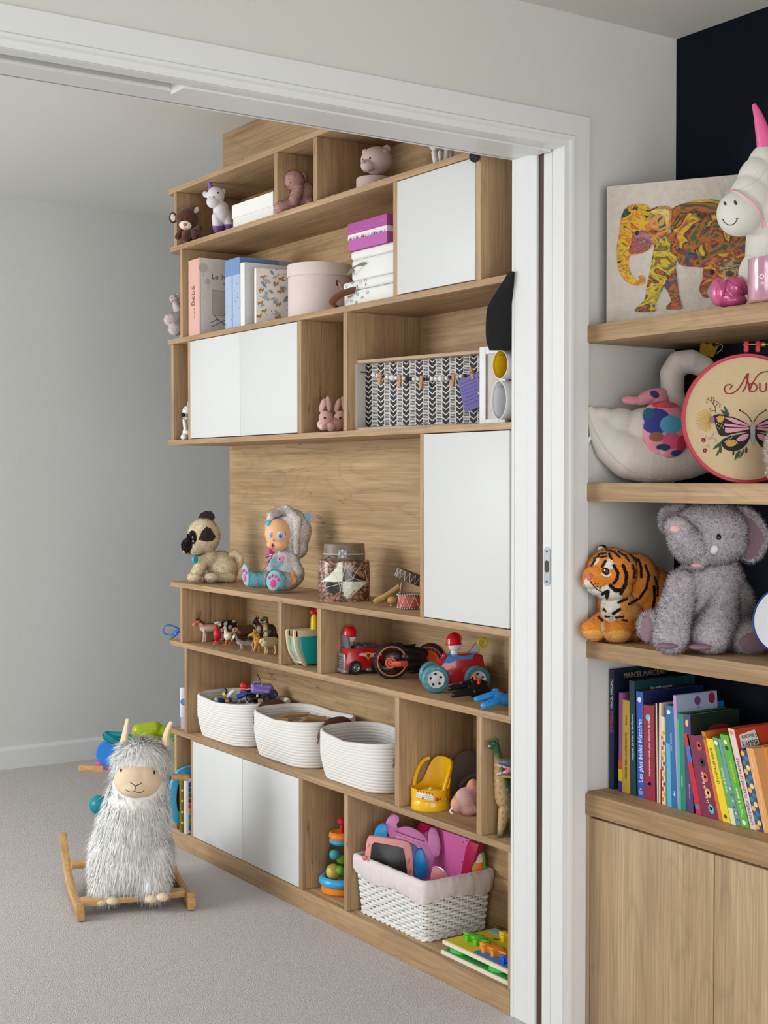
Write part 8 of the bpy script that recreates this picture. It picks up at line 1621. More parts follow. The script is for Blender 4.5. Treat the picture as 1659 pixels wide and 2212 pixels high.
def em(pts, nm, mt, lift=1.0, sm=3, thick=None):
    """satin-stitch patch"""
    P = [T.p(*X(*p), 0) for p in pts]; P = smooth_path(P + [P[0]], sm)[:-1] if sm else P; n = len(P)
    return MB().add([Vector((p.x, yE - lift * k, p.z)) for p in P] + [Vector((p.x, 0.001, p.z)) for p in P], [tuple(range(n))] + [(i, i + n, (i + 1) % n + n, (i + 1) % n) for i in range(n)]).build(nm, mt, T, smooth=20)
def th(pts, r, nm, mt, sm=4, lift=0.6, mb=None):
    P = [T.p(*X(*p), 0) for p in pts]; P = smooth_path(P, sm) if len(P) > 2 else P; m_ = mb or MB(); m_.tube([Vector((p.x, yE - lift * k, p.z)) for p in P], r * k, 6)
    return None if mb else m_.build(nm, mt, T)
EB = mat((24, 20, 24), 0.6, 0.5, 300); EP = mat((222, 152, 172), 0.55, 0.5, 300, 0.06); EG = mat((52, 74, 42), 0.6, 0.4, 300); ER = mat((150, 30, 40), 0.6, 0.3, 300); EGo = mat((206, 160, 72), 0.3, 0.6, 400, 0.3, metal=0.5); EGr = mat((168, 168, 172), 0.5, 0.5, 300)
cxw = 1527
mir = lambda pts: [(2 * cxw - x, y) for x, y in pts]
uw = [(1190, 785), (1240, 770), (1330, 790), (1420, 820), (1510, 880), (1512, 920), (1400, 930), (1260, 960), (1215, 880)]; lw = [(1262, 990), (1330, 960), (1430, 940), (1510, 925), (1490, 1000), (1440, 1060), (1380, 1085), (1300, 1075), (1260, 1030)]
for f in (lambda q: q, mir):
    em(f(uw), 'upper_wing', EB, 1.0); em(f(lw), 'lower_wing', EB, 1.0)
    for q in ([(1285, 800), (1350, 805), (1430, 838), (1495, 872), (1380, 850)], [(1285, 850), (1380, 862), (1500, 884), (1400, 882), (1290, 872)], [(1290, 885), (1400, 890), (1500, 894), (1420, 915), (1300, 930)]): em(f(q), 'wing_panel', EP, 1.8)
    em(f([(1385, 985), (1430, 950), (1490, 940), (1470, 985), (1410, 1005)]), 'wing_panel', EP, 1.8); em(f([(1215, 800), (1240, 785), (1285, 795), (1260, 840), (1225, 830)]), 'gold_patch', EGo, 1.8); em(f([(1290, 1010), (1330, 990), (1390, 1000), (1370, 1040), (1310, 1045)]), 'gold_patch', EGo, 1.8)
    m = MB()
    for q in range(26): t = q / 26; p_ = f([(1232 + 30 * math.sin(q * 1.9) + 30 * t, 840 + 100 * t)])[0] if q < 16 else f([(1285 + 120 * ((q * 0.37) % 1), 965 + 75 * ((q * 0.61) % 1))])[0]; P_ = T.p(*X(*p_), 0); m.sph(Vector((P_.x, yE - 1.9 * k, P_.z)), 1.0 * k, 6)
    m.build('bead_stitch', mat((232, 206, 170), 0.4), T)
    th(f([(1520, 840), (1480, 780), (1418, 738)]), 0.9, 'antenna', EB); p_ = T.p(*X(*f([(1418, 738)])[0]), 0); MB().sph(Vector((p_.x, yE - 0.6 * k, p_.z)), 2 * k, 8).build('antenna_tip', EB, T)
th([(1362, 1080), (1360, 1120)], 1.8, 'wing_tail', EB)
em([(1512, 850), (1540, 850), (1545, 900), (1540, 1000), (1525, 1040), (1512, 1000), (1505, 900)], 'insect_body', EGr, 3.0)
m = MB()
for q in range(22): a_ = 2 * math.pi * q / 22; th([(1170 + 22 * math.cos(a_), 818 + 22 * math.sin(a_)), (1140 + (98 if math.cos(a_) < 0.2 else 40) * math.cos(a_), 825 + 95 * math.sin(a_))], 0.9, '', None, mb=m)
m.build('flower_petals', mat((214, 182, 76), 0.6, 0.4, 300), T); em([(1150, 795), (1190, 790), (1195, 840), (1160, 845)], 'flower_heart', mat((140, 106, 140), 0.6, 0.4, 300), 1.6)
m = MB(); [th(q, 0.6, '', None, mb=m) for q in ([(1210, 760), (1205, 710), (1170, 660), (1140, 640)], [(1205, 710), (1230, 680)], [(1190, 690), (1195, 640)], [(1170, 660), (1180, 630)], [(1170, 740), (1205, 740)])]; m.build('twig', mat((110, 64, 56), 0.7), T)
m = MB()
for x, y in ((1135, 650), (1150, 632), (1172, 628), (1192, 632), (1200, 655), (1232, 672), (1247, 690), (1165, 722), (1135, 672), (1245, 708), (1220, 664)): P_ = T.p(*X(x, y), 0); m.sph(Vector((P_.x, yE - 0.6 * k, P_.z)), 1.3 * k, 6)
m.build('berries', ER, T)
for q in ([(1280, 700), (1300, 720), (1330, 780), (1300, 765)], [(1255, 730), (1290, 750), (1320, 785), (1280, 775)], [(1185, 1070), (1220, 1030), (1262, 1005), (1240, 1050)], [(1250, 1020), (1262, 1060), (1255, 1105), (1240, 1070)], [(1215, 1130), (1225, 1095), (1245, 1070), (1238, 1105)], [(1370, 1165), (1385, 1110), (1420, 1080), (1410, 1130)], [(1410, 1150), (1430, 1100), (1450, 1070), (1445, 1110)], [(1475, 1050), (1482, 1090), (1465, 1105), (1462, 1070)]): em(q, 'leaf', EG, 1.0)
m = MB(); [th(q, 0.7, '', None, mb=m) for q in ([(1120, 960), (1150, 980), (1180, 960), (1200, 930)], [(1160, 985), (1200, 975), (1220, 1000), (1195, 1015)], [(1130, 1040), (1155, 1050), (1150, 1025)])]; m.build('curl', EGr, T)
m = MB()
for cx_, cy_ in ((1107, 992), (1118, 1082)):
    for q in range(5): a_ = 1.257 * q; P_ = T.p(*X(cx_ + 13 * math.cos(a_), cy_ + 13 * math.sin(a_)), 0); m.sph(Vector((P_.x, yE - 0.5 * k, P_.z)), 1.9 * k, 6)
m.build('red_blossom', ER, T)
m = MB(); th([(1325, 520), (1300, 525), (1285, 555), (1300, 590), (1345, 595), (1400, 560), (1440, 500), (1470, 445), (1490, 425), (1480, 480), (1465, 540), (1440, 580)], 1.3, '', None, mb=m); th([(1330, 560), (1350, 530), (1325, 515)], 1.2, '', None, mb=m); th([(1470, 445), (1490, 510), (1500, 570), (1510, 575)], 1.5, '', None, mb=m); th([(1500, 570), (1530, 500), (1580, 430), (1640, 408), (1700, 412), (1760, 440), (1800, 500)], 1.2, '', None, mb=m); m.build('name_initial', ER, T)
p_ = T.p(*X(1480, 582), 0); mb = MB(); text_mesh('OUR', 0.0265, frame((p_.x, yE - 0.4 * k, p_.z), (1, 0, 0), (0, 0, 1), (0, -1, 0)), mb, extrude=0.0006); mb.build('name_lettering', ER, T, smooth=0)
# fluffy sleeve at the frame edge
T = Thing('fluffy_plush', 'beige fluffy plush toy at the right edge beside the hoop', 'plush toy', spot(1694, ZBs, x=2.105))
b = blob(T, 'body', [T.E(1694, 975, 0, 42, 62, 36), T.E(1700, 925, 0, 30, 36, 30), T.E(1686, 1015, -6, 30, 26, 30)], mat((206, 186, 170), 0.95, 0.4, 300), vox=2.4 * T.s); fur(T, b, 'pile', 14000, 6, 0.7, HAIR, paint=solid((216, 198, 184)), lay=0.3)

# ------------------------------------------------------------------ lowest shelf: tiger, elephant
T = Thing('tiger_plush', 'orange plush tiger lying with white chest at the shelf end', 'plush toy', spot(1340, ZCs, x=2.168))
k = T.s; X = lambda x, y: (1240 + x / 3.959, 1060 + y / 3.959)
def pt(P):
    P.base((236, 148, 56)); f = P.d < 30; c = lambda x, y, rx, ry, col, r=0, w=1.0: P.mix(np.where(f & P.el(*X(x, y), rx / 3.959, ry / 3.959, r), w, 0), col)
    c(450, 980, 130, 130, (232, 176, 96), 0, 0.7); c(310, 1000, 85, 120, (236, 228, 214)); c(330, 900, 80, 60, (236, 230, 218)); c(170, 860, 110, 45, (238, 232, 222), 28); c(290, 850, 60, 46, (236, 232, 224)); c(110, 790, 24, 40, (236, 228, 214)); c(300, 630, 40, 46, (238, 230, 216)); c(190, 600, 18, 40, (236, 226, 206), 30); c(250, 1180, 14, 80, (236, 220, 190), -12, 0.8); c(380, 1240, 120, 50, (236, 190, 110), 0, 0.7); c(160, 1230, 100, 40, (236, 190, 110), 0, 0.7)
    K = (26, 20, 20)
    for ln, w in (([(280, 510), (340, 520), (390, 570)], 2.6), ([(380, 520), (440, 560), (470, 600)], 2.4), ([(420, 640), (450, 720), (440, 800), (400, 880)], 4.0), ([(310, 810), (350, 850), (410, 850), (440, 800)], 4.6), ([(245, 880), (290, 860), (280, 910)], 4.2), ([(340, 640), (375, 700), (370, 750), (340, 790)], 3.6), ([(500, 640), (520, 690), (510, 740)], 3.2), ([(550, 590), (575, 660), (575, 740)], 3.0), ([(610, 640), (640, 720), (620, 830), (560, 920), (470, 970)], 3.0), ([(380, 955), (450, 925)], 3.2), ([(335, 1050), (390, 1015)], 3.4), ([(690, 740), (715, 820), (715, 900)], 2.4), ([(685, 820), (690, 920), (670, 1030)], 3.4), ([(770, 820), (780, 900), (745, 1000)], 2.8), ([(210, 545), (270, 535)], 2.4), ([(170, 580), (215, 560)], 2.2), ([(230, 570), (280, 560)], 2.2), ([(150, 640), (180, 590)], 2.6), ([(300, 540), (320, 580)], 3.0), ([(360, 1085), (420, 1080)], 2.6), ([(410, 1105), (450, 1112)], 2.2), ([(210, 1080), (240, 1110)], 3.0), ([(255, 1010), (270, 1030)], 2.6), ([(265, 1075), (300, 1080)], 2.2), ([(470, 540), (520, 580)], 2.2), ([(240, 650), (270, 600)], 3.0)): P.put(f & P.line([X(*q) for q in ln], w), K)
b = blob(T, 'body', [T.E(*X(320, 690), -34, 54, 50, 46), T.E(*X(200, 740), -54, 32, 27, 26), T.E(*X(150, 770), -62, 20, 17, 18), T.E(*X(230, 830), -48, 30, 16, 24), T.E(*X(330, 830), -38, 42, 28, 36), T.E(*X(360, 980), -22, 40, 48, 36), T.E(*X(540, 830), 10, 50, 74, 46), T.E(*X(600, 980), 20, 62, 76, 52), T.K(((*X(660, 850), 30)), ((*X(800, 960), 60)), 50, 46), T.K(((*X(280, 1080), -36)), ((*X(170, 1190), -58)), 20, 24), T.E(*X(165, 1185), -62, 26, 22, 24), T.K(((*X(480, 1060), -26)), ((*X(380, 1190), -54)), 28, 29), T.E(*X(360, 1195), -58, 31, 26, 28), T.E(*X(500, 1180), -16, 30, 28, 28)], PLUSH, vox=1.5 * k, paint=pt)
fur(T, b, 'pile', 44000, 4.4, 0.45, HAIR, paint=pt, lay=0.25, jitter=0.4)
def ear(c, rx, rz, rot, d):
    e = MB().sph(T.p(*X(*c), d), (rx * k, 5 * k, rz * k), 16, R=Matrix.Rotation(-math.radians(rot), 3, 'Y')).build('ear', mat((30, 24, 24), 0.9, 0.4, 300), T)
    MB().sph(T.p(*X(c[0] - 14, c[1] + 6), d - 4), (rx * 0.78 * k, 4 * k, rz * 0.82 * k), 14, R=Matrix.Rotation(-math.radians(rot), 3, 'Y')).build('inner_ear', mat((232, 224, 204), 0.95, 0.4, 300), e)
ear((475, 660), 11, 27, -32, -36); ear((245, 500), 10, 10, 0, -12)
feature(T, b, 'nose', *X(132, 735), 6.5, 9, mat((206, 116, 112), 0.6), 4, rot=-25); e = feature(T, b, 'eye', *X(268, 690), 8.2, 8.4, BLACK, 4); feature(T, e, 'eye_shine', *X(262, 680), 1.8, 1.8, WHITE, 1.2)
stroke(T, b, 'eye_white', [X(232, 705), X(280, 732), X(318, 712)], 2.2, mat((236, 230, 220), 0.8)); stroke(T, b, 'mouth', [X(140, 775), X(190, 840), X(250, 870)], 1.2, BLACKM)
for q in ((180, 795), (205, 790), (175, 820), (200, 822), (225, 820), (195, 842), (220, 842)): feature(T, b, 'whisker_dot', *X(*q), 1.6, 1.6, BLACKM, 0.8)
T = Thing('elephant_plush', 'large grey plush elephant sitting beside the tiger', 'plush toy', spot(1525, ZCs, x=2.185))
k = T.s; EGy = (190, 182, 187)
def pe(P): P.base(EGy); P.mix((np.sin(P.u * 0.13) * np.sin(P.v * 0.11) * 0.25).clip(0, 1), (208, 200, 204))
sp = [T.E(*X(1170, 340), -10, 78, 62, 60), T.E(*X(1150, 440), -20, 82, 52, 56), T.K((*X(1000, 480), -50), (*X(930, 400), -66), 36, 30), T.K((*X(930, 400), -66), (*X(895, 320), -74), 30, 25), T.E(*X(880, 310), -74, 24, 22, 22), T.K((*X(1060, 560), -46), (*X(1060, 600), -46), 26, 20), T.E(*X(1170, 800), 8, 70, 74, 56), T.E(*X(1200, 960), 16, 84, 74, 60), T.K((*X(930, 800), -14), (*X(860, 1060), -40), 32, 36), T.K((*X(860, 1060), -40), (*X(830, 1240), -60), 36, 38), T.K((*X(1280, 820), -14), (*X(1260, 1060), -44), 34, 36), T.K((*X(1260, 1060), -44), (*X(1170, 1240), -66), 38, 40), T.K((*X(940, 1160), 20), (*X(680, 1160), -20), 34, 34), T.K((*X(1340, 1160), 20), (*X(1500, 1270), -46), 40, 40)]
b = blob(T, 'body', sp, PLUSH, vox=2.0 * k, paint=pe)
fur(T, b, 'pile', 64000, 8.5, 0.6, HAIR, paint=pe, lay=0.2, jitter=0.5, colvar=0.16)
mv = mat((136, 108, 118), 0.85, 0.3, 250, 0.05)
def bigear(pts, d, nm):
    P = smooth_path([T.p(*X(*p), d) for p in pts] + [T.p(*X(*pts[0]), d)], 4)[:-1]; n = len(P); c_ = sum(P, Vector()) / n
    o = MB().add([p + Vector((0, -5 * k, 0)) for p in P] + [p + Vector((0, 5 * k, 0)) for p in P] + [c_ + Vector((0, -3 * k, 0)), c_ + Vector((0, 8 * k, 0))], [(i, (i + 1) % n, 2 * n) for i in range(n)] + [(n + (i + 1) % n, n + i, 2 * n + 1) for i in range(n)] + [(i, i + n, (i + 1) % n + n, (i + 1) % n) for i in range(n)]).build(nm, PLUSH, T, smooth=60)
    set_col(o.data, np.tile(np.array(lin(EGy)[:3]), (len(o.data.vertices), 1))); fur(T, o, nm + '_pile', 9000, 8.0, 0.55, HAIR, parent=o, paint=pe, lay=0.2, jitter=0.5, colvar=0.14); return o
e1 = bigear([(1330, 180), (1400, 140), (1480, 150), (1560, 200), (1620, 280), (1655, 370), (1640, 480), (1590, 570), (1510, 610), (1440, 580), (1420, 500), (1440, 380), (1400, 270)], 6, 'ear')
def padp(pts, d, nm, par, mt=mv, dd=6.5):
    P = smooth_path([T.p(*X(*p), d) for p in pts] + [T.p(*X(*pts[0]), d)], 4)[:-1]; n = len(P); c_ = sum(P, Vector()) / n
    MB().add([p + Vector((0, -dd * k, 0)) for p in P] + [p for p in P] + [c_ + Vector((0, -(dd + 2) * k, 0))], [(i, (i + 1) % n, 2 * n) for i in range(n)] + [(i, i + n, (i + 1) % n + n, (i + 1) % n) for i in range(n)]).build(nm, mt, par, smooth=60)
padp([(1395, 215), (1450, 215), (1530, 270), (1590, 350), (1620, 430), (1590, 450), (1560, 530), (1500, 585), (1450, 560), (1440, 480), (1460, 400), (1430, 300)], 6, 'ear_lining', e1, dd=11)
e2 = bigear([(735, 270), (745, 200), (780, 150), (850, 125), (930, 125), (990, 150), (960, 220), (900, 240), (840, 280), (800, 345), (755, 330)], 6, 'ear'); padp([(755, 290), (790, 230), (850, 190), (940, 170), (900, 230), (830, 270), (785, 340)], 6, 'ear_lining', e2, dd=11)
feature(T, b, 'trunk_tip', *X(868, 328), 11, 8.5, mat((222, 172, 168), 0.7, 0.2, 300), 5, lift=2.5); feature(T, b, 'eye', *X(1236, 397), 5.2, 6.6, BLACK, 4, lift=2); feature(T, b, 'tusk', *X(1195, 500), 9, 10.5, mat((228, 222, 222), 0.6, 0.2, 200), 7, lift=2.5, rot=-20); feature(T, b, 'mouth_lining', *X(1048, 632), 12, 5, mat((212, 164, 162), 0.75), 3.5, lift=2.5, rot=8)
def fpad(u, v, rx, rz, d, rz_, par): MB().sph(T.p(*X(u, v), d), (rx * k, 5 * k, rz * k), 20, R=Matrix.Rotation(math.radians(rz_), 3, 'Z')).build('foot_pad', mv, par)
fpad(1545, 1300, 31, 22, -84, -4, T); fpad(620, 1185, 15, 26, -46, -38, T)
for u, v, rx in ((800, 1325, 24), (1085, 1335, 26)): MB().sph(T.p(*X(u, v), -88 if u < 1000 else -96), (rx * k, 16 * k, 7 * k), 16).build('paw_sole', mv, T)
# blue-rimmed hoop at the edge
T = Thing('blue_rimmed_plate', 'white round plate with blue rim at the right edge beside the elephant', 'plate', spot(1704, ZCs, x=2.15))
k = T.s; R_ = 76 * k; cen = Vector((0, 0, R_ + 0.018))
MB().lathe([(0, 2 * k), (R_ * 0.96, 3 * k), (R_, 5 * k), (R_, 1 * k), (0, -2 * k)], 60, Matrix.Translation(cen) @ Matrix.Rotation(math.pi / 2 + 0.06, 4, 'X')).build('dish', mat((226, 228, 234), 0.35), T)
MB().lathe([(R_ * 0.97, 4.6 * k), (R_ * 1.005, 6 * k), (R_ * 1.012, 3 * k), (R_ * 1.005, 0.6 * k), (R_ * 0.97, 4.6 * k)], 60, Matrix.Translation(cen) @ Matrix.Rotation(math.pi / 2 + 0.06, 4, 'X')).build('rim', mat((40, 66, 150), 0.35), T)
MB().rbox((0, 0.006, 0.010), (0.06, 0.03, 0.0195), 0.003).build('stand', mat((206, 206, 206), 0.5), T)

# ------------------------------------------------------------------ row of children's books
X = lambda x, y: (1240 + x / 3.959, 1400 + y / 3.959)
LET = []
def book(label, bl, br, vb, tl, vt, rgb, depth, text=None, tcol=(236, 232, 226), tsize=0.014, tz=0.1, xs=None, cover=None, down=False, group='children\'s books on the worktop', pages=(228, 222, 210), extra=None, name='picture_book'):
    ul, vbb = X(bl, vb); p = at(ul, vbb, z=ZW); xx = xs if xs else (2.168 - 0.018 * min(1.0, (bl - 300) / 650.0) if bl < 1030 else 2.149)
    y1 = at(X(bl, vb)[0], X(bl, vb)[1], x=xx).y; y0 = at(X(br, vb)[0], X(br, vb)[1], x=xx).y; tp = at(*X(tl, vt), x=xx); h = tp.z - ZW; sh = (tp.y - y1) / h; t = y1 - y0
    t = max(t, 0.0025); sh = max(sh, 0.0) if abs(sh) > 0.02 else 0.0
    T = Thing(name, label, 'book', (xx, y1, ZW), rot=0.0, group=group); cm = mat(rgb, 0.4, 0.03, 30, 0.05); c2 = cover or cm; ct = min(0.0018, t * 0.22)
    S = Matrix(((1, 0, 0, 0), (0, 1, sh, 0), (0, 0, 1, 0), (0, 0, 0, 1)))
    T.S = S; T.t = t; T.h = h
    MB().bx(0, ct, -t, 0, 0.0004, h, S).build('spine', cm, T, smooth=0, bev=0.0006)
    MB().bx(ct, depth, -t, -t + ct, 0.0004, h, S).build('cover', c2, T, smooth=0); MB().bx(ct, depth, -ct, 0, 0.0004, h, S).build('back_cover', c2, T, smooth=0)
    MB().bx(ct, depth - 0.003, -t + ct, -ct, 0.003, h - 0.003, S).build('pages', mat(pages, 0.8), T, smooth=0)
    if text:
        mb = MB()
        for tx, z, sz, col in (text if isinstance(text, list) else [(text, tz, tsize, tcol)]):
            if down: M_ = S @ frame((-0.0004, -t / 2 - sz * 0.33, z), (0, 0, -1), (0, 1, 0), (-1, 0, 0))
            else: M_ = S @ frame((-0.0004, -t / 2 - sz * 0.35, z), (0, 0, 1), (0, 1, 0), (-1, 0, 0))
            mb = MB(); text_mesh(tx, sz, M_, mb, sx=0.82); mb.build('lettering', mat(col, 0.5), T, smooth=0)
    if extra: extra(T, S, t, h)
    return T
def disc(T, S, y, z, r, rgb, nm='spine_print', sq=1.0):
    MB().add([S @ Vector((-0.0005, y + r * math.cos(a), z + r * sq * math.sin(a))) for a in np.linspace(0, 2 * math.pi, 14, endpoint=False)], [tuple(range(14))]).build(nm, mat(rgb, 0.5), T, smooth=0)
def band(T, S, t, z0, z1, rgb, nm='spine_band', y0=0.0, y1=1.0): MB().bx(-0.0006, 0.0001, -t * y1 + 0.0001, -t * y0 - 0.0001, z0, z1, S).build(nm, mat(rgb, 0.45), T, smooth=0)
def cover_text(T, S, t, items):
    for tx, x, z, sz, col in items: mb = MB(); text_mesh(tx, sz, S @ frame((x, -t - 0.0005, z), (1, 0, 0), (0, 0, 1), (0, -1, 0)), mb, sx=0.9); mb.build('cover_title', mat(col, 0.5), T, smooth=0)
navy = mat((24, 38, 58), 0.4, 0, 12, 0.4)
book('tallest navy book at the left end of the row by the white wall', 300, 336, 1195, 298, 180, (34, 38, 74), 0.19, [('PIMPORELLO', 0.128, 0.0105, (206, 92, 70)), ('MARCEL MARCEAU', 0.183, 0.0092, (226, 222, 220))], cover=navy, extra=lambda T, S, t, h: cover_text(T, S, t, [('MARCEL MARCEAU', 0.03, h - 0.021, 0.017, (176, 150, 100))]))
book('dark blue book standing just behind the purple spine', 378, 414, 1222, 396, 252, (38, 42, 96), 0.17, xs=2.215)
book('purple thin book with mottled foot', 380, 410, 1225, 378, 378, (150, 84, 138), 0.15, extra=lambda T, S, t, h: (band(T, S, t, 0.0, 0.024, (60, 60, 130)), band(T, S, t, 0.024, 0.05, (226, 200, 40)), band(T, S, t, 0.05, 0.07, (206, 90, 50))))
book('tan yellow book lettered along the spine', 411, 476, 1240, 411, 440, (206, 168, 76), 0.15, [('POCHÉE PLEIN L\'AUTRE POINTE', 0.032, 0.0088, (90, 66, 36)), ('Catherine', 0.152, 0.007, (90, 66, 36))])
book('dark teal book with white handwritten title', 486, 530, 1236, 470, 276, (18, 66, 78), 0.19, 'Histoires de chats et de chatons', (226, 230, 226), 0.0095, 0.078, cover=mat((26, 60, 68), 0.4), extra=lambda T, S, t, h: cover_text(T, S, t, [('Les petits ronrons', 0.05, h - 0.022, 0.010, (200, 206, 206))]))
book('royal blue storybook with white italic title', 545, 602, 1275, 530, 366, (48, 84, 172), 0.19, 'Les plus belles Histoires', (236, 236, 240), 0.0175, 0.034, cover=mat((32, 42, 92), 0.4, 0, 20, 0.2), extra=lambda T, S, t, h: (disc(T, S, -t / 2, h - 0.018, 0.006, (226, 226, 230)), disc(T, S, -t / 2, 0.012, 0.006, (150, 140, 180)), disc(T, S, -t / 2, 0.018, 0.003, (226, 190, 180))))
book('crimson hardback with small white title and blue spot', 602, 696, 1308, 592, 484, (146, 28, 54), 0.16, 'mes premiers contes pour découvrir les mots', (236, 222, 222), 0.0085, 0.052, extra=lambda T, S, t, h: (disc(T, S, -t * 0.45, h - 0.026, 0.0075, (110, 186, 206)), disc(T, S, -t * 0.5, 0.036, 0.0055, (40, 44, 110)), disc(T, S, -t * 0.5, 0.036, 0.003, (226, 220, 226))))
book('black and cream striped thin book', 700, 722, 1332, 690, 470, (30, 26, 28), 0.17, extra=lambda T, S, t, h: band(T, S, t, 0.0, h, (226, 206, 180), y0=0.55, y1=0.9))
book('cream thin book with orange foot', 722, 748, 1338, 716, 466, (222, 196, 172), 0.17, extra=lambda T, S, t, h: (band(T, S, t, 0.0, 0.075, (206, 110, 60), y0=0.5), band(T, S, t, 0.0, h, (60, 30, 34), y0=0.86)))
book('white and orange patterned picture book', 752, 784, 1350, 742, 584, (232, 206, 190), 0.15, extra=lambda T, S, t, h: [disc(T, S, -t * (0.3 + 0.4 * (i % 2)), 0.012 + i * 0.011, 0.0032, ((206, 110, 70), (226, 150, 90), (190, 70, 70), (120, 60, 120))[i % 4], sq=1.6) for i in range(14)])
book('slim green book beside the patterned one', 785, 802, 1352, 776, 590, (64, 150, 62), 0.15)
book('bright blue book with pale lower panel', 803, 884, 1328, 780, 486, (30, 104, 160), 0.15, 'Fées et Lutins', (180, 206, 226), 0.0085, 0.12, extra=lambda T, S, t, h: (band(T, S, t, 0.0, 0.135, (96, 168, 214), y0=0.0, y1=0.42), disc(T, S, -t * 0.35, h - 0.014, 0.005, (230, 232, 236)), disc(T, S, -t * 0.75, 0.028, 0.003, (190, 210, 230)), disc(T, S, -t * 0.75, 0.034, 0.002, (190, 210, 230))))
book('lilac book with silvery cover rising above its neighbours', 886, 912, 1340, 845, 402, (188, 142, 196), 0.125, cover=mat((156, 166, 190), 0.35, 0, 14, 0.15), extra=lambda T, S, t, h: (cover_text(T, S, t, [('LA', 0.062, h - 0.032, 0.009, (90, 92, 104)), ('PRINCESSE', 0.03, h - 0.050, 0.017, (96, 98, 108))]), MB().add([S @ Vector((0.064 + 0.0095 * math.cos(a), -t - 0.0004, h - 0.016 + 0.0095 * math.sin(a))) for a in np.linspace(0, 6.28, 16, endpoint=False)], [tuple(range(16))]).build('cover_badge', mat((110, 60, 110), 0.4), T, smooth=0), MB().add([S @ Vector((0.108 + 0.010 * math.cos(a), -t - 0.0004, h - 0.014 + 0.012 * math.sin(a))) for a in np.linspace(0, 6.28, 18, endpoint=False)], [tuple(range(18))]).build('cover_badge', mat((126, 40, 60), 0.4), T, smooth=0)))
book('sea green book with two-tone spine', 897, 960, 1357, 876, 556, (34, 128, 106), 0.15, 'comptines', (200, 226, 214), 0.007, 0.05, extra=lambda T, S, t, h: band(T, S, t, 0.0, h - 0.012, (58, 176, 160), y0=0.0, y1=0.35))
book('dark purple board book with forest scene cover', 964, 1022, 1357, 934, 562, (70, 56, 110), 0.15, 'mon ami le loup', (190, 186, 206), 0.006, 0.028, cover=mat((30, 46, 36), 0.35, 0, 18, 0.5), extra=lambda T, S, t, h: (disc(T, S, -t / 2, h - 0.018, 0.0042, (236, 190, 120), sq=1.8), MB().add([S @ Vector((0.085 + 0.034 * math.cos(a), -t - 0.0004, h - 0.036 + (0.010 if a < 3.2 else 0.002) * math.sin(a))) for a in np.linspace(0, 6.28, 20, endpoint=False)], [tuple(range(20))]).build('cover_banner', mat((140, 40, 60), 0.4), T, smooth=0)))
book('thin scarlet book leaning with the slanted group', 1044, 1092, 1408, 932, 728, (196, 30, 44), 0.15, extra=lambda T, S, t, h: (band(T, S, t, h - 0.058, h - 0.024, (60, 110, 190), y0=0.15, y1=0.85), band(T, S, t, 0.012, 0.022, (60, 130, 190), y0=0.2, y1=0.8)))
book('burgundy box of books with animal pictures on the spine', 1095, 1240, 1450, 962, 735, (122, 30, 66), 0.15, 'La butte de Bonbon', (236, 226, 230), 0.0095, 0.03, extra=lambda T, S, t, h: [disc(T, S, -t * 0.66, h * f, 0.0072, c_, 'animal_print', sq=1.35) for f, c_ in ((0.88, (190, 84, 60)), (0.68, (40, 30, 30)), (0.50, (226, 96, 40)), (0.31, (232, 176, 60)), (0.12, (90, 176, 206)))] + [disc(T, S, -t * 0.66, h * f + 0.001, 0.0034, c_, 'animal_print') for f, c_ in ((0.88, (226, 130, 90)), (0.68, (206, 150, 90)), (0.50, (180, 40, 30)), (0.31, (120, 70, 30)), (0.12, (226, 236, 240)))])
book('orange brown thin book beside the burgundy box', 1240, 1272, 1450, 1088, 712, (206, 112, 40), 0.15, extra=lambda T, S, t, h: disc(T, S, -t / 2, h - 0.012, 0.004, (120, 90, 70)))
book('bright yellow book with black lettering', 1274, 1340, 1454, 1122, 768, (236, 208, 30), 0.15, 'LE CHEVALIER PIRATE', (60, 56, 40), 0.009, 0.075, extra=lambda T, S, t, h: disc(T, S, -t / 2, 0.012, 0.0042, (90, 76, 20)))
book('light green and white storybook', 1342, 1392, 1462, 1182, 762, (96, 166, 76), 0.15, 'Livre de à l\'école', (236, 240, 230), 0.009, 0.06, extra=lambda T, S, t, h: (disc(T, S, -t / 2, h - 0.010, 0.0045, (232, 238, 228)), band(T, S, t, 0.0, 0.032, (226, 220, 180), y0=0.1, y1=0.9), disc(T, S, -t / 2, 0.016, 0.004, (40, 50, 40), sq=1.6)))
book('slim grey blue book between two green ones', 1394, 1426, 1470, 1222, 770, (110, 146, 170), 0.15, extra=lambda T, S, t, h: [disc(T, S, -t / 2, 0.012 + 0.012 * i, 0.0026, ((40, 90, 150), (206, 206, 210))[i % 2]) for i in range(6)])
book('teal box edge showing above the slanted books', 1430, 1480, 1470, 1140, 702, (28, 122, 130), 0.13, xs=2.215)
book('green book with yellow and white lettering', 1430, 1502, 1484, 1245, 735, (92, 172, 52), 0.15, [('Tourne & devine', 0.020, 0.010, (236, 240, 230)), ('Les animaux', 0.086, 0.0105, (240, 210, 60))], extra=lambda T, S, t, h: (disc(T, S, -t / 2, h - 0.014, 0.0046, (240, 230, 150)), disc(T, S, -t / 2, h - 0.026, 0.0046, (40, 40, 40)), disc(T, S, -t / 2, 0.010, 0.005, (226, 240, 220))))
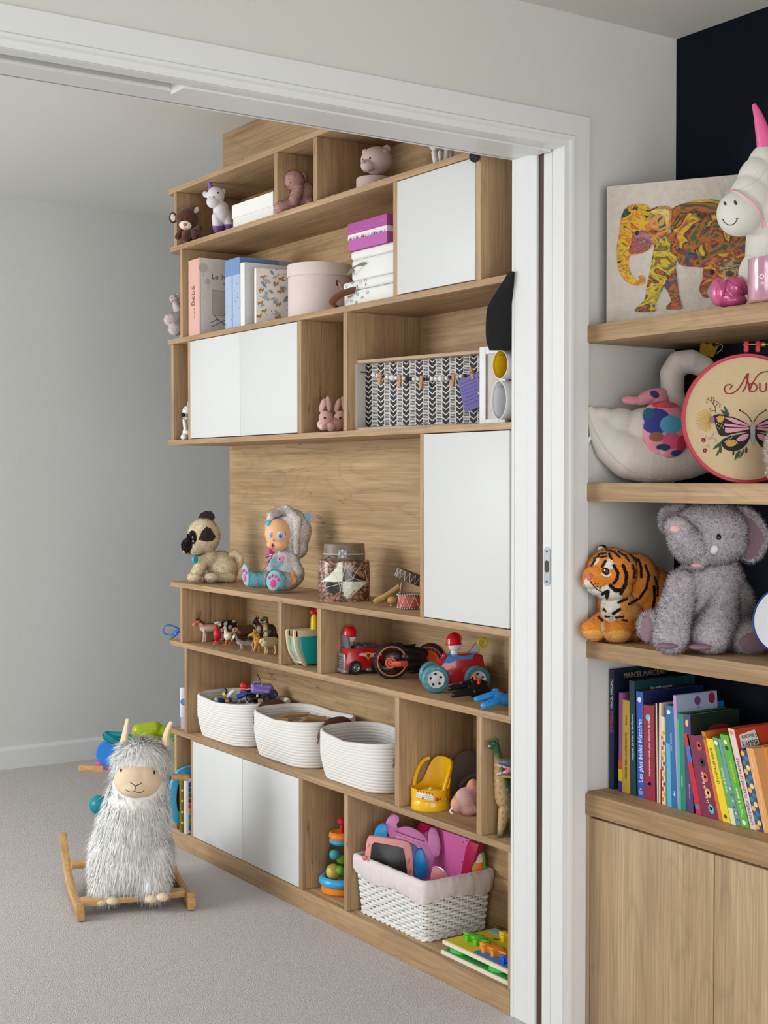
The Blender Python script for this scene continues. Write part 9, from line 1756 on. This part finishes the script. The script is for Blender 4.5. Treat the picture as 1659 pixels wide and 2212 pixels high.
book('pale pink spined book with red vampire cover', 1510, 1562, 1492, 1314, 684, (226, 200, 196), 0.15, [('VLADIMIR LE VAMPIRE', 0.060, 0.0095, (110, 60, 90)), ('LIVRE DRÔLE', 0.010, 0.0095, (70, 56, 130))], cover=mat((196, 66, 40), 0.4, 0, 14, 0.1), extra=lambda T, S, t, h: (cover_text(T, S, t, [('VLADIMIR LE', 0.016, h - 0.020, 0.010, (30, 26, 34)), ('VAMPIRE', 0.014, h - 0.036, 0.016, (40, 34, 50))]), disc(T, S, -t / 2, h - 0.008, 0.0045, (226, 140, 60)), MB().add([S @ Vector((x, -t - 0.0003, h - z)) for x, z in ((0.010, 0.042), (0.012, 0.012), (0.060, 0.006), (0.066, 0.034), (0.05, 0.04))], [(0, 1, 2, 3, 4)]).build('title_cloud', mat((232, 226, 222), 0.5), T, smooth=0)))
book('blue and yellow patterned thick book near the frame edge', 1562, 1618, 1504, 1420, 862, (44, 72, 120), 0.14, extra=lambda T, S, t, h: [disc(T, S, -t * (0.28 + 0.44 * (i % 2)), 0.008 + i * 0.0088, 0.0052, ((226, 180, 60), (50, 110, 180), (60, 130, 90), (226, 206, 150))[(i * 3) % 4], 'pattern_print') for i in range(17)])
book('orange wood-grain book near the frame edge', 1625, 1690, 1520, 1470, 850, (226, 160, 100), 0.14, extra=lambda T, S, t, h: [band(T, S, t, 0.004 + 0.03 * i, 0.024 + 0.03 * i, (238, 200, 160), y0=0.2 + 0.2 * (i % 3), y1=0.32 + 0.2 * (i % 3)) for i in range(5)])
book('dark plum book at the right frame edge', 1692, 1730, 1525, 1500, 830, (58, 40, 70), 0.14, xs=2.19)
book('sky blue book at the right frame edge', 1732, 1775, 1530, 1554, 850, (50, 140, 206), 0.14, 'FOOT', (236, 240, 244), 0.009, 0.07, xs=2.185)
book('orange patterned book at the right frame edge', 1777, 1850, 1540, 1600, 840, (232, 150, 40), 0.14, xs=2.185, extra=lambda T, S, t, h: [disc(T, S, -t * (0.3 + 0.4 * (i % 2)), 0.01 + i * 0.012, 0.005, ((40, 110, 180), (120, 60, 40), (240, 210, 80))[i % 3], 'pattern_print') for i in range(11)])

# things made of a single mesh carry their own name and label
for T in THINGS:
    e = T.e; ch = list(e.children)
    if len(ch) == 1 and not ch[0].children and ch[0].type == 'MESH':
        o = ch[0]; nm = e.name; props = {q: e[q] for q in e.keys()}; mw = T.M
        o.parent = None; o.matrix_world = mw; e.name = 'zz_' + nm; bpy.data.objects.remove(e); o.name = nm
        for q, v in props.items(): o[q] = v
